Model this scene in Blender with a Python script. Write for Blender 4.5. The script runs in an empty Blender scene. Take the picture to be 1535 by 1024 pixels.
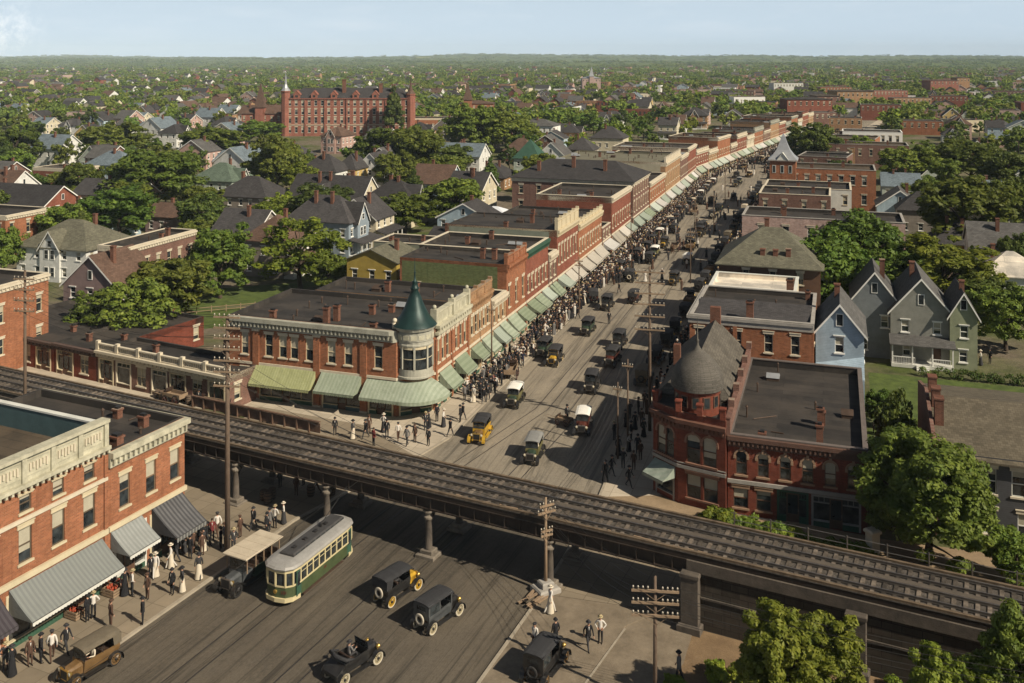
import bpy, math, random
import numpy as np
from math import sin, cos, pi, radians, sqrt, atan2, hypot
from mathutils import Vector, Matrix
random.seed(11)
sc = bpy.context.scene
col = sc.collection
# ---------------------------------------------------------------- camera numbers
F, H, CX, HY = 1450.0, 36.0, 767.5, 87.0          # focal length in photo pixels, eye height, principal column, horizon row
def at(px, py, z=0.0):
    Y = (H - z) * F / (py - HY)
    return Vector(((px - CX) * Y / F, Y, z))
def zat(py, Y): return H - (py - HY) * Y / F
class Frame:                                       # a local street grid: u across, v along
    def __init__(s, o, ang): s.o = Vector((o[0], o[1], 0)); s.a = ang; s.c = cos(ang); s.s = sin(ang)
    def P(s, u, v, z=0.0): return Vector((s.o.x + u*s.c - v*s.s, s.o.y + u*s.s + v*s.c, z))
    def u_at(s, px, v):
        k = (px - CX)/F
        bx, by = s.o.x - v*s.s, s.o.y + v*s.c
        return (k*by - bx)/(s.c - k*s.s)
    def v_at(s, px, u):
        k = (px - CX)/F
        bx, by = s.o.x + u*s.c, s.o.y + u*s.s
        return (k*by - bx)/(-s.s - k*s.c)
    def uv(s, p):
        dx, dy = p[0]-s.o.x, p[1]-s.o.y
        return dx*s.c + dy*s.s, -dx*s.s + dy*s.c
TH = math.atan(.335)
ST = Frame((0, 0), -TH)                            # main street
piv = ST.P(-26.6, 285)
ST2 = Frame((piv.x, piv.y), -math.atan(.49))       # the far half, which bends right
LF = Frame((-24.3, 71.9), -radians(24.6))          # lower block
VF = Frame((-6.1, 69.8), -radians(26.6))           # railway

# ---------------------------------------------------------------- mesh builder
class MB:
    def __init__(s): s.v = []; s.f = []; s.m = []
    def add(s, vs, fs, m=0, M=None):
        b = len(s.v)
        if M is not None: vs = [M @ Vector(v) for v in vs]
        s.v.extend([tuple(v) for v in vs]); s.f.extend([tuple(i+b for i in f) for f in fs]); s.m.extend([m]*len(fs))
    def poly(s, pts, m=0): s.add(pts, [tuple(range(len(pts)))], m)
    def box(s, x0, x1, y0, y1, z0, z1, m=0, M=None):
        s.add([(x0,y0,z0),(x1,y0,z0),(x1,y1,z0),(x0,y1,z0),(x0,y0,z1),(x1,y0,z1),(x1,y1,z1),(x0,y1,z1)],
              [(0,3,2,1),(4,5,6,7),(0,1,5,4),(1,2,6,5),(2,3,7,6),(3,0,4,7)], m, M)
    def bbox(s, x0, x1, y0, y1, z0, z1, b=.03, m=0, M=None):   # box with its upper edges chamfered
        s.add([(x0,y0,z0),(x1,y0,z0),(x1,y1,z0),(x0,y1,z0),(x0,y0,z1-b),(x1,y0,z1-b),(x1,y1,z1-b),(x0,y1,z1-b),
               (x0+b,y0+b,z1),(x1-b,y0+b,z1),(x1-b,y1-b,z1),(x0+b,y1-b,z1)],
              [(0,3,2,1),(8,9,10,11),(0,1,5,4),(1,2,6,5),(2,3,7,6),(3,0,4,7),(4,5,9,8),(5,6,10,9),(6,7,11,10),(7,4,8,11)], m, M)
    def path(s, pts, rad, n=8, m=0, caps=True):
        pts = [Vector(p) for p in pts]
        if not hasattr(rad, '__len__'): rad = [rad]*len(pts)
        vs = []; up = None
        for i, p in enumerate(pts):
            d = (pts[min(i+1, len(pts)-1)] - pts[max(i-1, 0)]).normalized()
            if up is None:
                up = Vector((0,0,1)) if abs(d.z) < .9 else Vector((1,0,0))
            a = d.cross(up).normalized(); b = a.cross(d).normalized(); up = b
            for k in range(n):
                t = 2*pi*k/n
                vs.append(p + (a*cos(t) + b*sin(t))*rad[i])
        fs = []
        for i in range(len(pts)-1):
            for k in range(n):
                fs.append((i*n+k, i*n+(k+1) % n, (i+1)*n+(k+1) % n, (i+1)*n+k))
        if caps: fs += [tuple(range(n-1, -1, -1)), tuple(range((len(pts)-1)*n, len(pts)*n))]
        s.add(vs, fs, m)
    def tube(s, a, b, r0, r1=None, n=8, m=0): s.path([a, b], [r0, r0 if r1 is None else r1], n, m)
    def lathe(s, prof, n=16, c=(0,0), m=0, a0=0, a1=2*pi, sy=1.0, M=None):
        full = abs(a1-a0-2*pi) < 1e-6
        k = n if full else n+1
        vs = []
        for r, z in prof:
            for i in range(k):
                t = a0 + (a1-a0)*i/n
                vs.append((c[0]+r*cos(t), c[1]+r*sin(t)*sy, z))
        fs = []
        for j in range(len(prof)-1):
            for i in range(n):
                i2 = (i+1) % k
                fs.append((j*k+i, j*k+i2, (j+1)*k+i2, (j+1)*k+i))
        s.add(vs, fs, m, M)
    def prism(s, poly, z0, z1, m=0, mt=None, bottom=False):
        n = len(poly)
        s.add([(p[0],p[1],z0) for p in poly]+[(p[0],p[1],z1) for p in poly], [(i,(i+1) % n,n+(i+1) % n,n+i) for i in range(n)], m)
        s.add([(p[0],p[1],z1) for p in poly], [tuple(range(n))], m if mt is None else mt)
        if bottom: s.add([(p[0],p[1],z0) for p in poly], [tuple(range(n-1,-1,-1))], m)
    def ball(s, c, r, m=0, n=8, k=5, sz=1.0):
        s.lathe([(max(.001, r*sin(pi*i/k)), -r*cos(pi*i/k)*sz) for i in range(k+1)], n, (0,0), m, M=Matrix.Translation(Vector(c)))
    def mesh(s, name, mats, smooth=False):
        me = bpy.data.meshes.new(name)
        me.from_pydata(s.v, [], s.f)
        for mt in mats: me.materials.append(mt)
        if s.m: me.polygons.foreach_set('material_index', s.m)
        if smooth:
            me.polygons.foreach_set('use_smooth', [True]*len(s.f))
        me.update()
        return me
def np_mesh(name, verts, quads, mats, smooth=False, midx=None):
    me = bpy.data.meshes.new(name)
    nv, nq = len(verts), len(quads)
    me.vertices.add(nv); me.vertices.foreach_set('co', np.asarray(verts, dtype=np.float32).ravel())
    k = quads.shape[1]
    me.loops.add(nq*k); me.loops.foreach_set('vertex_index', np.asarray(quads, dtype=np.int32).ravel())
    me.polygons.add(nq); me.polygons.foreach_set('loop_start', np.arange(0, nq*k, k, dtype=np.int32))
    for m in mats: me.materials.append(m)
    if midx is not None: me.polygons.foreach_set('material_index', np.asarray(midx, dtype=np.int32))
    me.update(calc_edges=True); me.validate()
    return me

# ---------------------------------------------------------------- things, parts, labels
AUTO = []            # (object, look, kind word, position, landmark list name)
LAND = {}            # name -> [(phrase, Vector)]
def props(o, label=None, cat=None, group=None, kind=None):
    if label: o['label'] = label
    if cat: o['category'] = cat
    if group: o['group'] = group
    if kind: o['kind'] = kind
    return o
def link(name, data, parent=None, loc=None, rz=0, scale=None):
    o = bpy.data.objects.new(name, data); col.objects.link(o)
    if parent is not None: o.parent = parent
    if loc is not None: o.location = loc
    if rz: o.rotation_euler = (0, 0, rz)
    if scale is not None: o.scale = scale if hasattr(scale, '__len__') else (scale,)*3
    return o
def struct(name, mb, mats, loc=None, rz=0, smooth=False): return props(link(name, mb.mesh(name, mats, smooth), None, loc, rz), kind='structure')
class Model:
    """parts of one kind of thing, in the thing's own coordinates; place() links a thing with all its parts, flat() one joined mesh"""
    def __init__(s): s.n = []; s.c = None; s.j = None
    def add(s, name, mb, mats, parent=None, smooth=False, label=None):
        if not isinstance(mats, (list, tuple)): mats = [mats]
        s.n.append([name, mb, list(mats), parent, smooth, label]); return len(s.n)-1
    def place(s, name, label, cat, loc, rz=0, scale=None, group=None):
        if s.c is None: s.c = [n[1].mesh(n[0], n[2], n[4]) for n in s.n]
        r = link(name, None, None, loc, rz, scale); r.empty_display_size = .5
        props(r, label, cat, group)
        os_ = []
        for n, me in zip(s.n, s.c):
            o = link(n[0], me, r if n[3] is None else os_[n[3]]); os_.append(o)
            if n[5]: o['label'] = n[5]
        return r
    def flat(s, name, label, cat, loc, rz=0, scale=None, group=None):
        if s.j is None:
            mb = MB(); mats = []; sm = []
            for n in s.n:
                b = len(mats); mats += n[2]
                k = len(mb.v)
                mb.v += n[1].v; mb.f += [tuple(i+k for i in f) for f in n[1].f]; mb.m += [x+b for x in n[1].m]
                sm += [n[4]]*len(n[1].f)
            s.j = mb.mesh(name, mats)
            s.j.polygons.foreach_set('use_smooth', sm)
        return props(link(name, s.j, None, loc, rz, scale), label, cat, group)
WORDS = ['', 'second ', 'third ', 'fourth ', 'fifth ', 'sixth ', 'seventh ', 'eighth ', 'ninth ', 'tenth ', 'eleventh ', 'twelfth ', 'thirteenth ', 'fourteenth ', 'fifteenth ', 'sixteenth ', 'seventeenth ', 'eighteenth ', 'nineteenth ', 'twentieth ']
def ordw(i):
    if i < 20: return WORDS[i]
    n = i+1; t = {1:'st', 2:'nd', 3:'rd'}.get(n % 10 if n % 100 not in (11,12,13) else 0, 'th')
    return '%d%s ' % (n, t)
def auto_labels():
    by = {}
    for o, look, word, pos, key in AUTO:
        ph, p = min(LAND[key], key=lambda l: (l[1]-pos).length)
        by.setdefault((key, word, ph), []).append(((p-pos).length, look, o))
    for (key, word, ph), L in by.items():
        L.sort(key=lambda t: t[0])
        for i, (d, look, o) in enumerate(L):
            o['label'] = '%s, %snearest to %s' % (look, ordw(i), ph)

# ---------------------------------------------------------------- materials
def N(nt, t, **kw):
    n = nt.nodes.new(t)
    for k, v in kw.items():
        if k in n.inputs.keys() if hasattr(n.inputs, 'keys') else False: n.inputs[k].default_value = v
        else: setattr(n, k, v)
    return n
def col4(c): return (c[0], c[1], c[2], 1)
def mixc(nt, fac, a, b, mode='MIX'):
    n = nt.nodes.new('ShaderNodeMix'); n.data_type = 'RGBA'; n.blend_type = mode
    for s, v in ((n.inputs[0], fac), (n.inputs[6], a), (n.inputs[7], b)):
        if hasattr(v, 'is_linked') or isinstance(v, bpy.types.NodeSocket): nt.links.new(v, s)
        elif isinstance(v, (int, float)): s.default_value = v
        else: s.default_value = col4(v)
    return n.outputs[2]
def math_(nt, op, a, b=0.0, clamp=False):
    n = nt.nodes.new('ShaderNodeMath'); n.operation = op; n.use_clamp = clamp
    for s, v in ((n.inputs[0], a), (n.inputs[1], b)):
        if isinstance(v, bpy.types.NodeSocket): nt.links.new(v, s)
        else: s.default_value = v
    return n.outputs[0]
def ramp(nt, fac, lo, hi):
    n = nt.nodes.new('ShaderNodeMapRange'); n.inputs[1].default_value = lo; n.inputs[2].default_value = hi
    nt.links.new(fac, n.inputs[0]); return n.outputs[0]
def newmat(name):
    m = bpy.data.materials.new(name); m.use_nodes = True
    return m, m.node_tree, m.node_tree.nodes['Principled BSDF']
def objco(nt, scale=(1,1,1), rot=0.0):
    tc = nt.nodes.new('ShaderNodeTexCoord')
    mp = nt.nodes.new('ShaderNodeMapping'); mp.vector_type = 'TEXTURE'; mp.inputs['Scale'].default_value = tuple(1/k for k in scale); mp.inputs['Rotation'].default_value = (0,0,rot)   # turn first, then stretch
    nt.links.new(tc.outputs['Object'], mp.inputs[0]); return mp.outputs[0]
def noise_(nt, vec, scale, detail=4, rough=.6):
    n = nt.nodes.new('ShaderNodeTexNoise'); n.inputs['Scale'].default_value = scale; n.inputs['Detail'].default_value = detail; n.inputs['Roughness'].default_value = rough
    nt.links.new(vec, n.inputs['Vector']); return n.outputs['Fac']
def wallvec(nt):                                    # (x+y, z): a vertical sheet for walls of any side
    tc = nt.nodes.new('ShaderNodeTexCoord'); sp = nt.nodes.new('ShaderNodeSeparateXYZ'); nt.links.new(tc.outputs['Object'], sp.inputs[0])
    cb = nt.nodes.new('ShaderNodeCombineXYZ'); nt.links.new(math_(nt, 'ADD', sp.outputs[0], sp.outputs[1]), cb.inputs[0]); nt.links.new(sp.outputs[2], cb.inputs[1])
    return cb.outputs[0], tc.outputs['Object'], sp.outputs[2]
def bumpit(nt, b, h, strength=.3, dist=.05):
    n = nt.nodes.new('ShaderNodeBump'); n.inputs['Strength'].default_value = strength; n.inputs['Distance'].default_value = dist
    nt.links.new(h, n.inputs['Height']); nt.links.new(n.outputs[0], b.inputs['Normal'])
def sh(c, k): return (c[0]*k, c[1]*k, c[2]*k)
def plain(name, c, rough=.75, var=.3, scale=1.2, metal=0.0, bump=0.0, c2=None, rand=0.0, spec=.3):
    m, nt, b = newmat(name)
    v = objco(nt)
    f = ramp(nt, noise_(nt, v, scale, 5, .65), .3, .7)
    out = mixc(nt, f, sh(c, 1-var), c2 or sh(c, 1+var*.7))
    g = ramp(nt, noise_(nt, v, scale*7, 3, .7), .25, .75)
    out = mixc(nt, .35, out, mixc(nt, g, sh(c, 1-var), sh(c, 1+var*.6)))
    if rand:
        oi = nt.nodes.new('ShaderNodeObjectInfo'); hs = nt.nodes.new('ShaderNodeHueSaturation')
        nt.links.new(ramp_range(nt, oi.outputs['Random'], 1-rand, 1+rand), hs.inputs['Value']); nt.links.new(out, hs.inputs['Color']); out = hs.outputs[0]
    nt.links.new(out, b.inputs['Base Color'])
    b.inputs['Roughness'].default_value = rough; b.inputs['Metallic'].default_value = metal; b.inputs['Specular IOR Level'].default_value = spec
    if bump: bumpit(nt, b, noise_(nt, v, scale*12, 4, .7), bump)
    return m
def ramp_range(nt, fac, lo, hi):
    n = nt.nodes.new('ShaderNodeMapRange'); n.inputs[3].default_value = lo; n.inputs[4].default_value = hi
    nt.links.new(fac, n.inputs[0]); return n.outputs[0]
def brick(name, c, mortar=(.26,.2,.15), w=.30, h=.10, stain=.5, stone=False):
    m, nt, b = newmat(name)
    v, obj, z = wallvec(nt)
    t = nt.nodes.new('ShaderNodeTexBrick'); nt.links.new(v, t.inputs['Vector'])
    t.inputs['Scale'].default_value = 1; t.inputs['Brick Width'].default_value = w; t.inputs['Row Height'].default_value = h
    t.inputs['Mortar Size'].default_value = h*.07; t.inputs['Mortar Smooth'].default_value = .5; t.inputs['Bias'].default_value = 0
    t.inputs['Color1'].default_value = col4(sh(c, .74)); t.inputs['Color2'].default_value = col4(sh(c, 1.24)); t.inputs['Mortar'].default_value = col4(mortar)
    f = ramp(nt, noise_(nt, obj, .55, 6, .65), .32, .68)
    out = mixc(nt, f, mixc(nt, stain, t.outputs['Color'], sh(c, .35)), t.outputs['Color'])
    g = ramp(nt, noise_(nt, obj, 3.0, 5, .7), .4, .75)
    out = mixc(nt, math_(nt, 'MULTIPLY', g, .35), out, (c[0]*1.15, c[1]*1.5, c[2]*1.6))
    mp = nt.nodes.new('ShaderNodeMapping'); mp.inputs['Scale'].default_value = (2.2, 2.2, .16); nt.links.new(obj, mp.inputs[0])
    st = ramp(nt, noise_(nt, mp.outputs[0], 1.0, 4, .6), .55, .75)
    out = mixc(nt, math_(nt, 'MULTIPLY', st, .6), out, sh(c, .35))
    nt.links.new(out, b.inputs['Base Color']); b.inputs['Roughness'].default_value = .9; b.inputs['Specular IOR Level'].default_value = .15
    bumpit(nt, b, t.outputs['Fac'], -.25 if not stone else -.6, .03)
    return m
def siding(name, c, pitch=.16, rand=0.0):
    m, nt, b = newmat(name)
    v, obj, z = wallvec(nt)
    fr = math_(nt, 'FRACT', math_(nt, 'DIVIDE', z, pitch))
    ln = math_(nt, 'LESS_THAN', fr, .16)
    f = ramp(nt, noise_(nt, obj, .9, 5, .65), .3, .7)
    out = mixc(nt, f, sh(c, .72), sh(c, 1.1))
    if rand:
        oi = nt.nodes.new('ShaderNodeObjectInfo'); hs = nt.nodes.new('ShaderNodeHueSaturation')
        nt.links.new(ramp_range(nt, oi.outputs['Random'], 1-rand, 1+rand), hs.inputs['Value']); nt.links.new(out, hs.inputs['Color']); out = hs.outputs[0]
    out = mixc(nt, math_(nt, 'MULTIPLY', ln, .45), out, sh(c, .4))
    nt.links.new(out, b.inputs['Base Color']); b.inputs['Roughness'].default_value = .7
    bumpit(nt, b, fr, .3, .03)
    return m
def roofvec(nt):                                    # courses run level along each slope: (distance along the eave, distance up the slope)
    tc = nt.nodes.new('ShaderNodeTexCoord'); obj = tc.outputs['Object']
    def vm(op, a, b=None):
        n = nt.nodes.new('ShaderNodeVectorMath'); n.operation = op; nt.links.new(a, n.inputs[0])
        if b is not None: nt.links.new(b, n.inputs[1]) if isinstance(b, bpy.types.NodeSocket) else setattr(n.inputs[1], 'default_value', b)
        return n
    cr = vm('CROSS_PRODUCT', tc.outputs['Normal'], (0,0,1)).outputs['Vector']
    ln = math_(nt, 'MAXIMUM', vm('LENGTH', cr).outputs['Value'], .12); al = vm('DOT_PRODUCT', obj, vm('NORMALIZE', cr).outputs['Vector']).outputs['Value']
    sp = nt.nodes.new('ShaderNodeSeparateXYZ'); nt.links.new(obj, sp.inputs[0]); cb = nt.nodes.new('ShaderNodeCombineXYZ')
    nt.links.new(al, cb.inputs[0]); nt.links.new(math_(nt, 'DIVIDE', sp.outputs[2], ln), cb.inputs[1])
    return cb.outputs[0], obj
def shingle(name, c, w=.42, h=.24, rand=0.0):
    m, nt, b = newmat(name)
    v, obj = roofvec(nt)
    t = nt.nodes.new('ShaderNodeTexBrick'); nt.links.new(v, t.inputs['Vector'])
    t.inputs['Scale'].default_value = 1; t.inputs['Brick Width'].default_value = w; t.inputs['Row Height'].default_value = h; t.inputs['Mortar Size'].default_value = .014
    t.inputs['Color1'].default_value = col4(sh(c, .7)); t.inputs['Color2'].default_value = col4(sh(c, 1.35)); t.inputs['Mortar'].default_value = col4(sh(c, .4))
    f = ramp(nt, noise_(nt, obj, .5, 6, .7), .3, .72)
    out = mixc(nt, f, mixc(nt, .4, t.outputs['Color'], sh(c, .45)), mixc(nt, .3, t.outputs['Color'], sh(c, 1.7)))
    if rand:
        oi = nt.nodes.new('ShaderNodeObjectInfo'); hs = nt.nodes.new('ShaderNodeHueSaturation')
        nt.links.new(ramp_range(nt, oi.outputs['Random'], 1-rand, 1+rand), hs.inputs['Value']); nt.links.new(out, hs.inputs['Color']); out = hs.outputs[0]
    nt.links.new(out, b.inputs['Base Color']); b.inputs['Roughness'].default_value = .85; b.inputs['Specular IOR Level'].default_value = .2
    bumpit(nt, b, t.outputs['Fac'], -.5, .04)
    return m
def tar(name, c):                                   # felt roofs: seams, puddle stains, pale scuffs
    m, nt, b = newmat(name)
    v = objco(nt)
    t = nt.nodes.new('ShaderNodeTexBrick'); nt.links.new(v, t.inputs['Vector'])
    t.inputs['Scale'].default_value = 1; t.inputs['Brick Width'].default_value = 7.0; t.inputs['Row Height'].default_value = 1.05; t.inputs['Mortar Size'].default_value = .03
    t.inputs['Color1'].default_value = col4(sh(c, .6)); t.inputs['Color2'].default_value = col4((c[0]*1.6, c[1]*1.5, c[2]*1.35)); t.inputs['Mortar'].default_value = col4(sh(c, .35))
    f = ramp(nt, noise_(nt, v, .35, 7, .72), .35, .68)
    out = mixc(nt, f, mixc(nt, .55, t.outputs['Color'], sh(c, .5)), mixc(nt, .4, t.outputs['Color'], (c[0]*1.9, c[1]*1.8, c[2]*1.65)))
    g = ramp(nt, noise_(nt, objco(nt, (1,.25,1), .6), 2.2, 6, .75), .66, .8)
    out = mixc(nt, math_(nt, 'MULTIPLY', g, .55), out, sh(c, 3.6)); out = mixc(nt, math_(nt, 'MULTIPLY', ramp(nt, noise_(nt, v, .16, 6, .7), .5, .62), .5), out, (c[0]*1.8, c[1]*1.65, c[2]*1.45)); out = mixc(nt, math_(nt, 'MULTIPLY', ramp(nt, noise_(nt, v, 1.1, 6, .8), .6, .7), .55), out, sh(c, .35))
    nt.links.new(out, b.inputs['Base Color']); b.inputs['Roughness'].default_value = .8; b.inputs['Specular IOR Level'].default_value = .25
    bumpit(nt, b, noise_(nt, v, 6, 5, .7), .35, .05)
    return m
def stripes(name, c1, c2, pitch=.22, axis=0):
    m, nt, b = newmat(name)
    tc = nt.nodes.new('ShaderNodeTexCoord'); sp = nt.nodes.new('ShaderNodeSeparateXYZ'); nt.links.new(tc.outputs['Object'], sp.inputs[0])
    fr = math_(nt, 'FRACT', math_(nt, 'DIVIDE', sp.outputs[axis], pitch))
    st = math_(nt, 'GREATER_THAN', fr, .5)
    f = ramp(nt, noise_(nt, tc.outputs['Object'], 1.4, 5, .7), .3, .72)
    oi = nt.nodes.new('ShaderNodeObjectInfo'); out = mixc(nt, st, c1, c2); hs = nt.nodes.new('ShaderNodeHueSaturation'); nt.links.new(ramp_range(nt, oi.outputs['Random'], .72, 1.2), hs.inputs['Value']); nt.links.new(ramp_range(nt, oi.outputs['Random'], .9, .6), hs.inputs['Saturation']); nt.links.new(out, hs.inputs['Color']); out = hs.outputs[0]
    out = mixc(nt, f, mixc(nt, .4, out, sh(c1, .55)), out)
    nt.links.new(out, b.inputs['Base Color']); b.inputs['Roughness'].default_value = .9; b.inputs['Specular IOR Level'].default_value = .1
    # woven cloth lets a little light through
    tr = nt.nodes.new('ShaderNodeBsdfTranslucent'); nt.links.new(out, tr.inputs['Color'])
    mx = nt.nodes.new('ShaderNodeMixShader'); mx.inputs[0].default_value = .18
    nt.links.new(b.outputs[0], mx.inputs[1]); nt.links.new(tr.outputs[0], mx.inputs[2])
    nt.links.new(mx.outputs[0], nt.nodes['Material Output'].inputs[0])
    bumpit(nt, b, noise_(nt, tc.outputs['Object'], 2.5, 3, .6), .35, .15)
    return m
def glassy(name, c=(.02,.024,.026), rough=.06, var=1.4):
    m, nt, b = newmat(name)
    oi = nt.nodes.new('ShaderNodeObjectInfo')
    v = objco(nt)
    f = ramp(nt, noise_(nt, v, 1.7, 3, .6), .35, .75)
    out = mixc(nt, f, sh(c, .5), sh(c, 1+var))
    nt.links.new(out, b.inputs['Base Color']); b.inputs['Roughness'].default_value = rough; b.inputs['Specular IOR Level'].default_value = .5
    return m
def leafmat(name, a, b_, trans=.28):
    m, nt, b = newmat(name)
    g = nt.nodes.new('ShaderNodeNewGeometry'); oi = nt.nodes.new('ShaderNodeObjectInfo')
    v = objco(nt)
    f = ramp(nt, noise_(nt, v, .75, 4, .65), .36, .66)
    out = mixc(nt, f, sh(a, .85), sh(b_, 1.12))
    out = mixc(nt, math_(nt, 'MULTIPLY', g.outputs['Random Per Island'], .75), out, mixc(nt, .5, sh(a, .55), (b_[0]*.5, b_[1]*.75, b_[2]*.6)))
    hs = nt.nodes.new('ShaderNodeHueSaturation')
    nt.links.new(ramp_range(nt, oi.outputs['Random'], .485, .522), hs.inputs['Hue'])
    r2 = math_(nt, 'FRACT', math_(nt, 'MULTIPLY', oi.outputs['Random'], 7.31))
    nt.links.new(ramp_range(nt, r2, .75, 1.4), hs.inputs['Value']); nt.links.new(out, hs.inputs['Color'])
    nt.links.new(hs.outputs[0], b.inputs['Base Color']); b.inputs['Roughness'].default_value = .6; b.inputs['Specular IOR Level'].default_value = .25
    tr = nt.nodes.new('ShaderNodeBsdfTranslucent')
    t2 = mixc(nt, .5, hs.outputs[0], (.16,.2,.02)); nt.links.new(t2, tr.inputs['Color'])
    mx = nt.nodes.new('ShaderNodeMixShader'); mx.inputs[0].default_value = trans
    nt.links.new(b.outputs[0], mx.inputs[1]); nt.links.new(tr.outputs[0], mx.inputs[2])
    nt.links.new(mx.outputs[0], nt.nodes['Material Output'].inputs[0])
    return m

BR_ORANGE = brick('brick_orange', (.29,.108,.052))
BR_RED = brick('brick_red', (.21,.062,.038))
BR_DEEP = brick('brick_deep_red', (.17,.043,.026), (.16,.1,.07))
BR_BROWN = brick('brick_brown', (.165,.085,.066))
BR_TAN = brick('brick_tan', (.33,.185,.095))
BR_PINK = brick('brick_painted_pink', (.42,.29,.25), (.36,.25,.22))
BR_COLLEGE = brick('brick_college', (.27,.1,.07), (.3,.18,.13))
BR_GREEN = brick('brick_painted_green', (.1,.13,.055), (.2,.1,.05), stain=.1)
STONE_PALE = plain('pale_stone', (.52,.46,.35), .85, .22, 1.5)
STONE_GREY = plain('grey_stone', (.3,.28,.25), .9, .3, 1.2, bump=.3)
CREAM = plain('cream_paint', (.5,.43,.29), .6, .2, .9)
CREAM_WORN = plain('worn_cream_paint', (.4,.38,.28), .7, .42, 1.1, c2=(.56,.53,.4)); CORNP = plain('cornice_paint', (.3,.295,.24), .7, .35, 1.0, c2=(.42,.41,.33))
WHITE = plain('white_paint', (.72,.71,.66), .6, .12, .9)
OFFWHITE = plain('weathered_white', (.55,.55,.5), .7, .2, .9)
GREEN_PAINT = plain('dark_green_paint', (.035,.085,.055), .5, .3, 1.0)
TEAL = plain('teal_paint', (.055,.095,.1), .6, .25, 1.0)
BROWN_PAINT = plain('brown_paint', (.1,.055,.035), .6, .3, 1.2)
BLACKWOOD = plain('dark_timber', (.035,.027,.02), .8, .4, 1.5)
TAR_DARK = tar('tar_dark', (.034,.031,.029))
TAR_GREY = tar('tar_grey', (.055,.05,.045))
TAR_BROWN = tar('tar_brown', (.062,.05,.037))
TAR_WHITE = tar('tar_white', (.5,.47,.42))
SH_DARK = shingle('shingle_dark', (.045,.042,.042), rand=.25)
SH_GREY = shingle('shingle_grey', (.085,.082,.078))
SH_OLIVE = shingle('shingle_olive', (.11,.105,.075))
SH_BROWN = shingle('shingle_brown', (.1,.062,.045))
SH_GREEN = shingle('shingle_green', (.09,.12,.09))
SH_BLUE = shingle('shingle_blue', (.12,.15,.17))
ROOF_TEAL = plain('verdigris_metal', (.014,.036,.033), .45, .4, 1.2, metal=.2)
METAL_GREY = plain('grey_metal', (.3,.31,.32), .45, .2, 1.0, metal=.3)
GLASS = glassy('window_glass')
GLASS_SHOP = glassy('shop_glass', (.03,.03,.028), .08, 2.0)
BLIND = plain('window_blind', (.36,.33,.25), .9, .2, 2.0)
CH_BRICK = brick('chimney_brick', (.15,.062,.04), w=.24, h=.09)
RUST = plain('rusty_iron', (.075,.05,.036), .7, .5, 1.0, metal=.3, bump=.2)
IRON = plain('black_iron', (.03,.028,.027), .55, .4, 1.5, metal=.4)
STEEL = plain('worn_steel', (.22,.2,.18), .35, .3, 2.0, metal=.8)
WOODPOLE = plain('pole_wood', (.12,.085,.06), .9, .35, 2.0, bump=.2)
WOODPALE = plain('weathered_wood', (.24,.17,.11), .9, .35, 1.5, bump=.2)
CERAMIC = plain('pale_ceramic', (.4,.36,.29), .25, .1, 2)
# ---------------------------------------------------------------- buildings
def offset_poly(poly, offs):
    n = len(poly); out = []
    for i in range(n):
        a, b, c = Vector(poly[i-1]), Vector(poly[i]), Vector(poly[(i+1) % n])
        d1, d2 = (b-a).normalized(), (c-b).normalized()
        n1, n2 = Vector((d1.y, -d1.x)), Vector((d2.y, -d2.x))
        p1, p2 = b + n1*offs[i-1], b + n2*offs[i]
        cr = d1.x*d2.y - d1.y*d2.x
        if abs(cr) < 1e-4: out.append(tuple(p2))
        else:
            w = p2 - p1; t = (w.x*d2.y - w.y*d2.x)/cr
            out.append(tuple(p1 + d1*t))
    return out
def rect(w, d): return [(0,0),(w,0),(w,d),(0,d)]
def ring(mb, inner, outer, z0, z1, m=0, bottom=True, inside=False):
    n = len(inner)
    for i in range(n):
        j = (i+1) % n
        a, b, c, d = inner[i], inner[j], outer[j], outer[i]
        if hypot(a[0]-d[0], a[1]-d[1]) < 1e-4 and hypot(b[0]-c[0], b[1]-c[1]) < 1e-4: continue
        mb.poly([(d[0],d[1],z0),(c[0],c[1],z0),(c[0],c[1],z1),(d[0],d[1],z1)], m)
        mb.poly([(d[0],d[1],z1),(c[0],c[1],z1),(b[0],b[1],z1),(a[0],a[1],z1)], m)
        if bottom: mb.poly([(a[0],a[1],z0),(b[0],b[1],z0),(c[0],c[1],z0),(d[0],d[1],z0)], m)
        if inside: mb.poly([(b[0],b[1],z0),(a[0],a[1],z0),(a[0],a[1],z1),(b[0],b[1],z1)], m)
class Face:
    def __init__(s, P0, P1):
        s.o = Vector((P0[0], P0[1], 0)); d = Vector((P1[0]-P0[0], P1[1]-P0[1], 0)); s.L = d.length; s.t = d.normalized(); s.n = Vector((s.t.y, -s.t.x, 0))
    def p(s, a, o, z): q = s.o + s.t*a + s.n*o; return (q.x, q.y, z)
    def box(s, mb, a0, a1, o0, o1, z0, z1, m=0):
        mb.add([s.p(a0,o1,z0),s.p(a1,o1,z0),s.p(a1,o0,z0),s.p(a0,o0,z0),s.p(a0,o1,z1),s.p(a1,o1,z1),s.p(a1,o0,z1),s.p(a0,o0,z1)],
               [(0,3,2,1),(4,5,6,7),(0,1,5,4),(1,2,6,5),(2,3,7,6),(3,0,4,7)], m)
    def quad(s, mb, a0, a1, z0, z1, o=0.0, m=0): mb.poly([s.p(a0,o,z0),s.p(a1,o,z0),s.p(a1,o,z1),s.p(a0,o,z1)], m)
ARCN = 7
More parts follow.
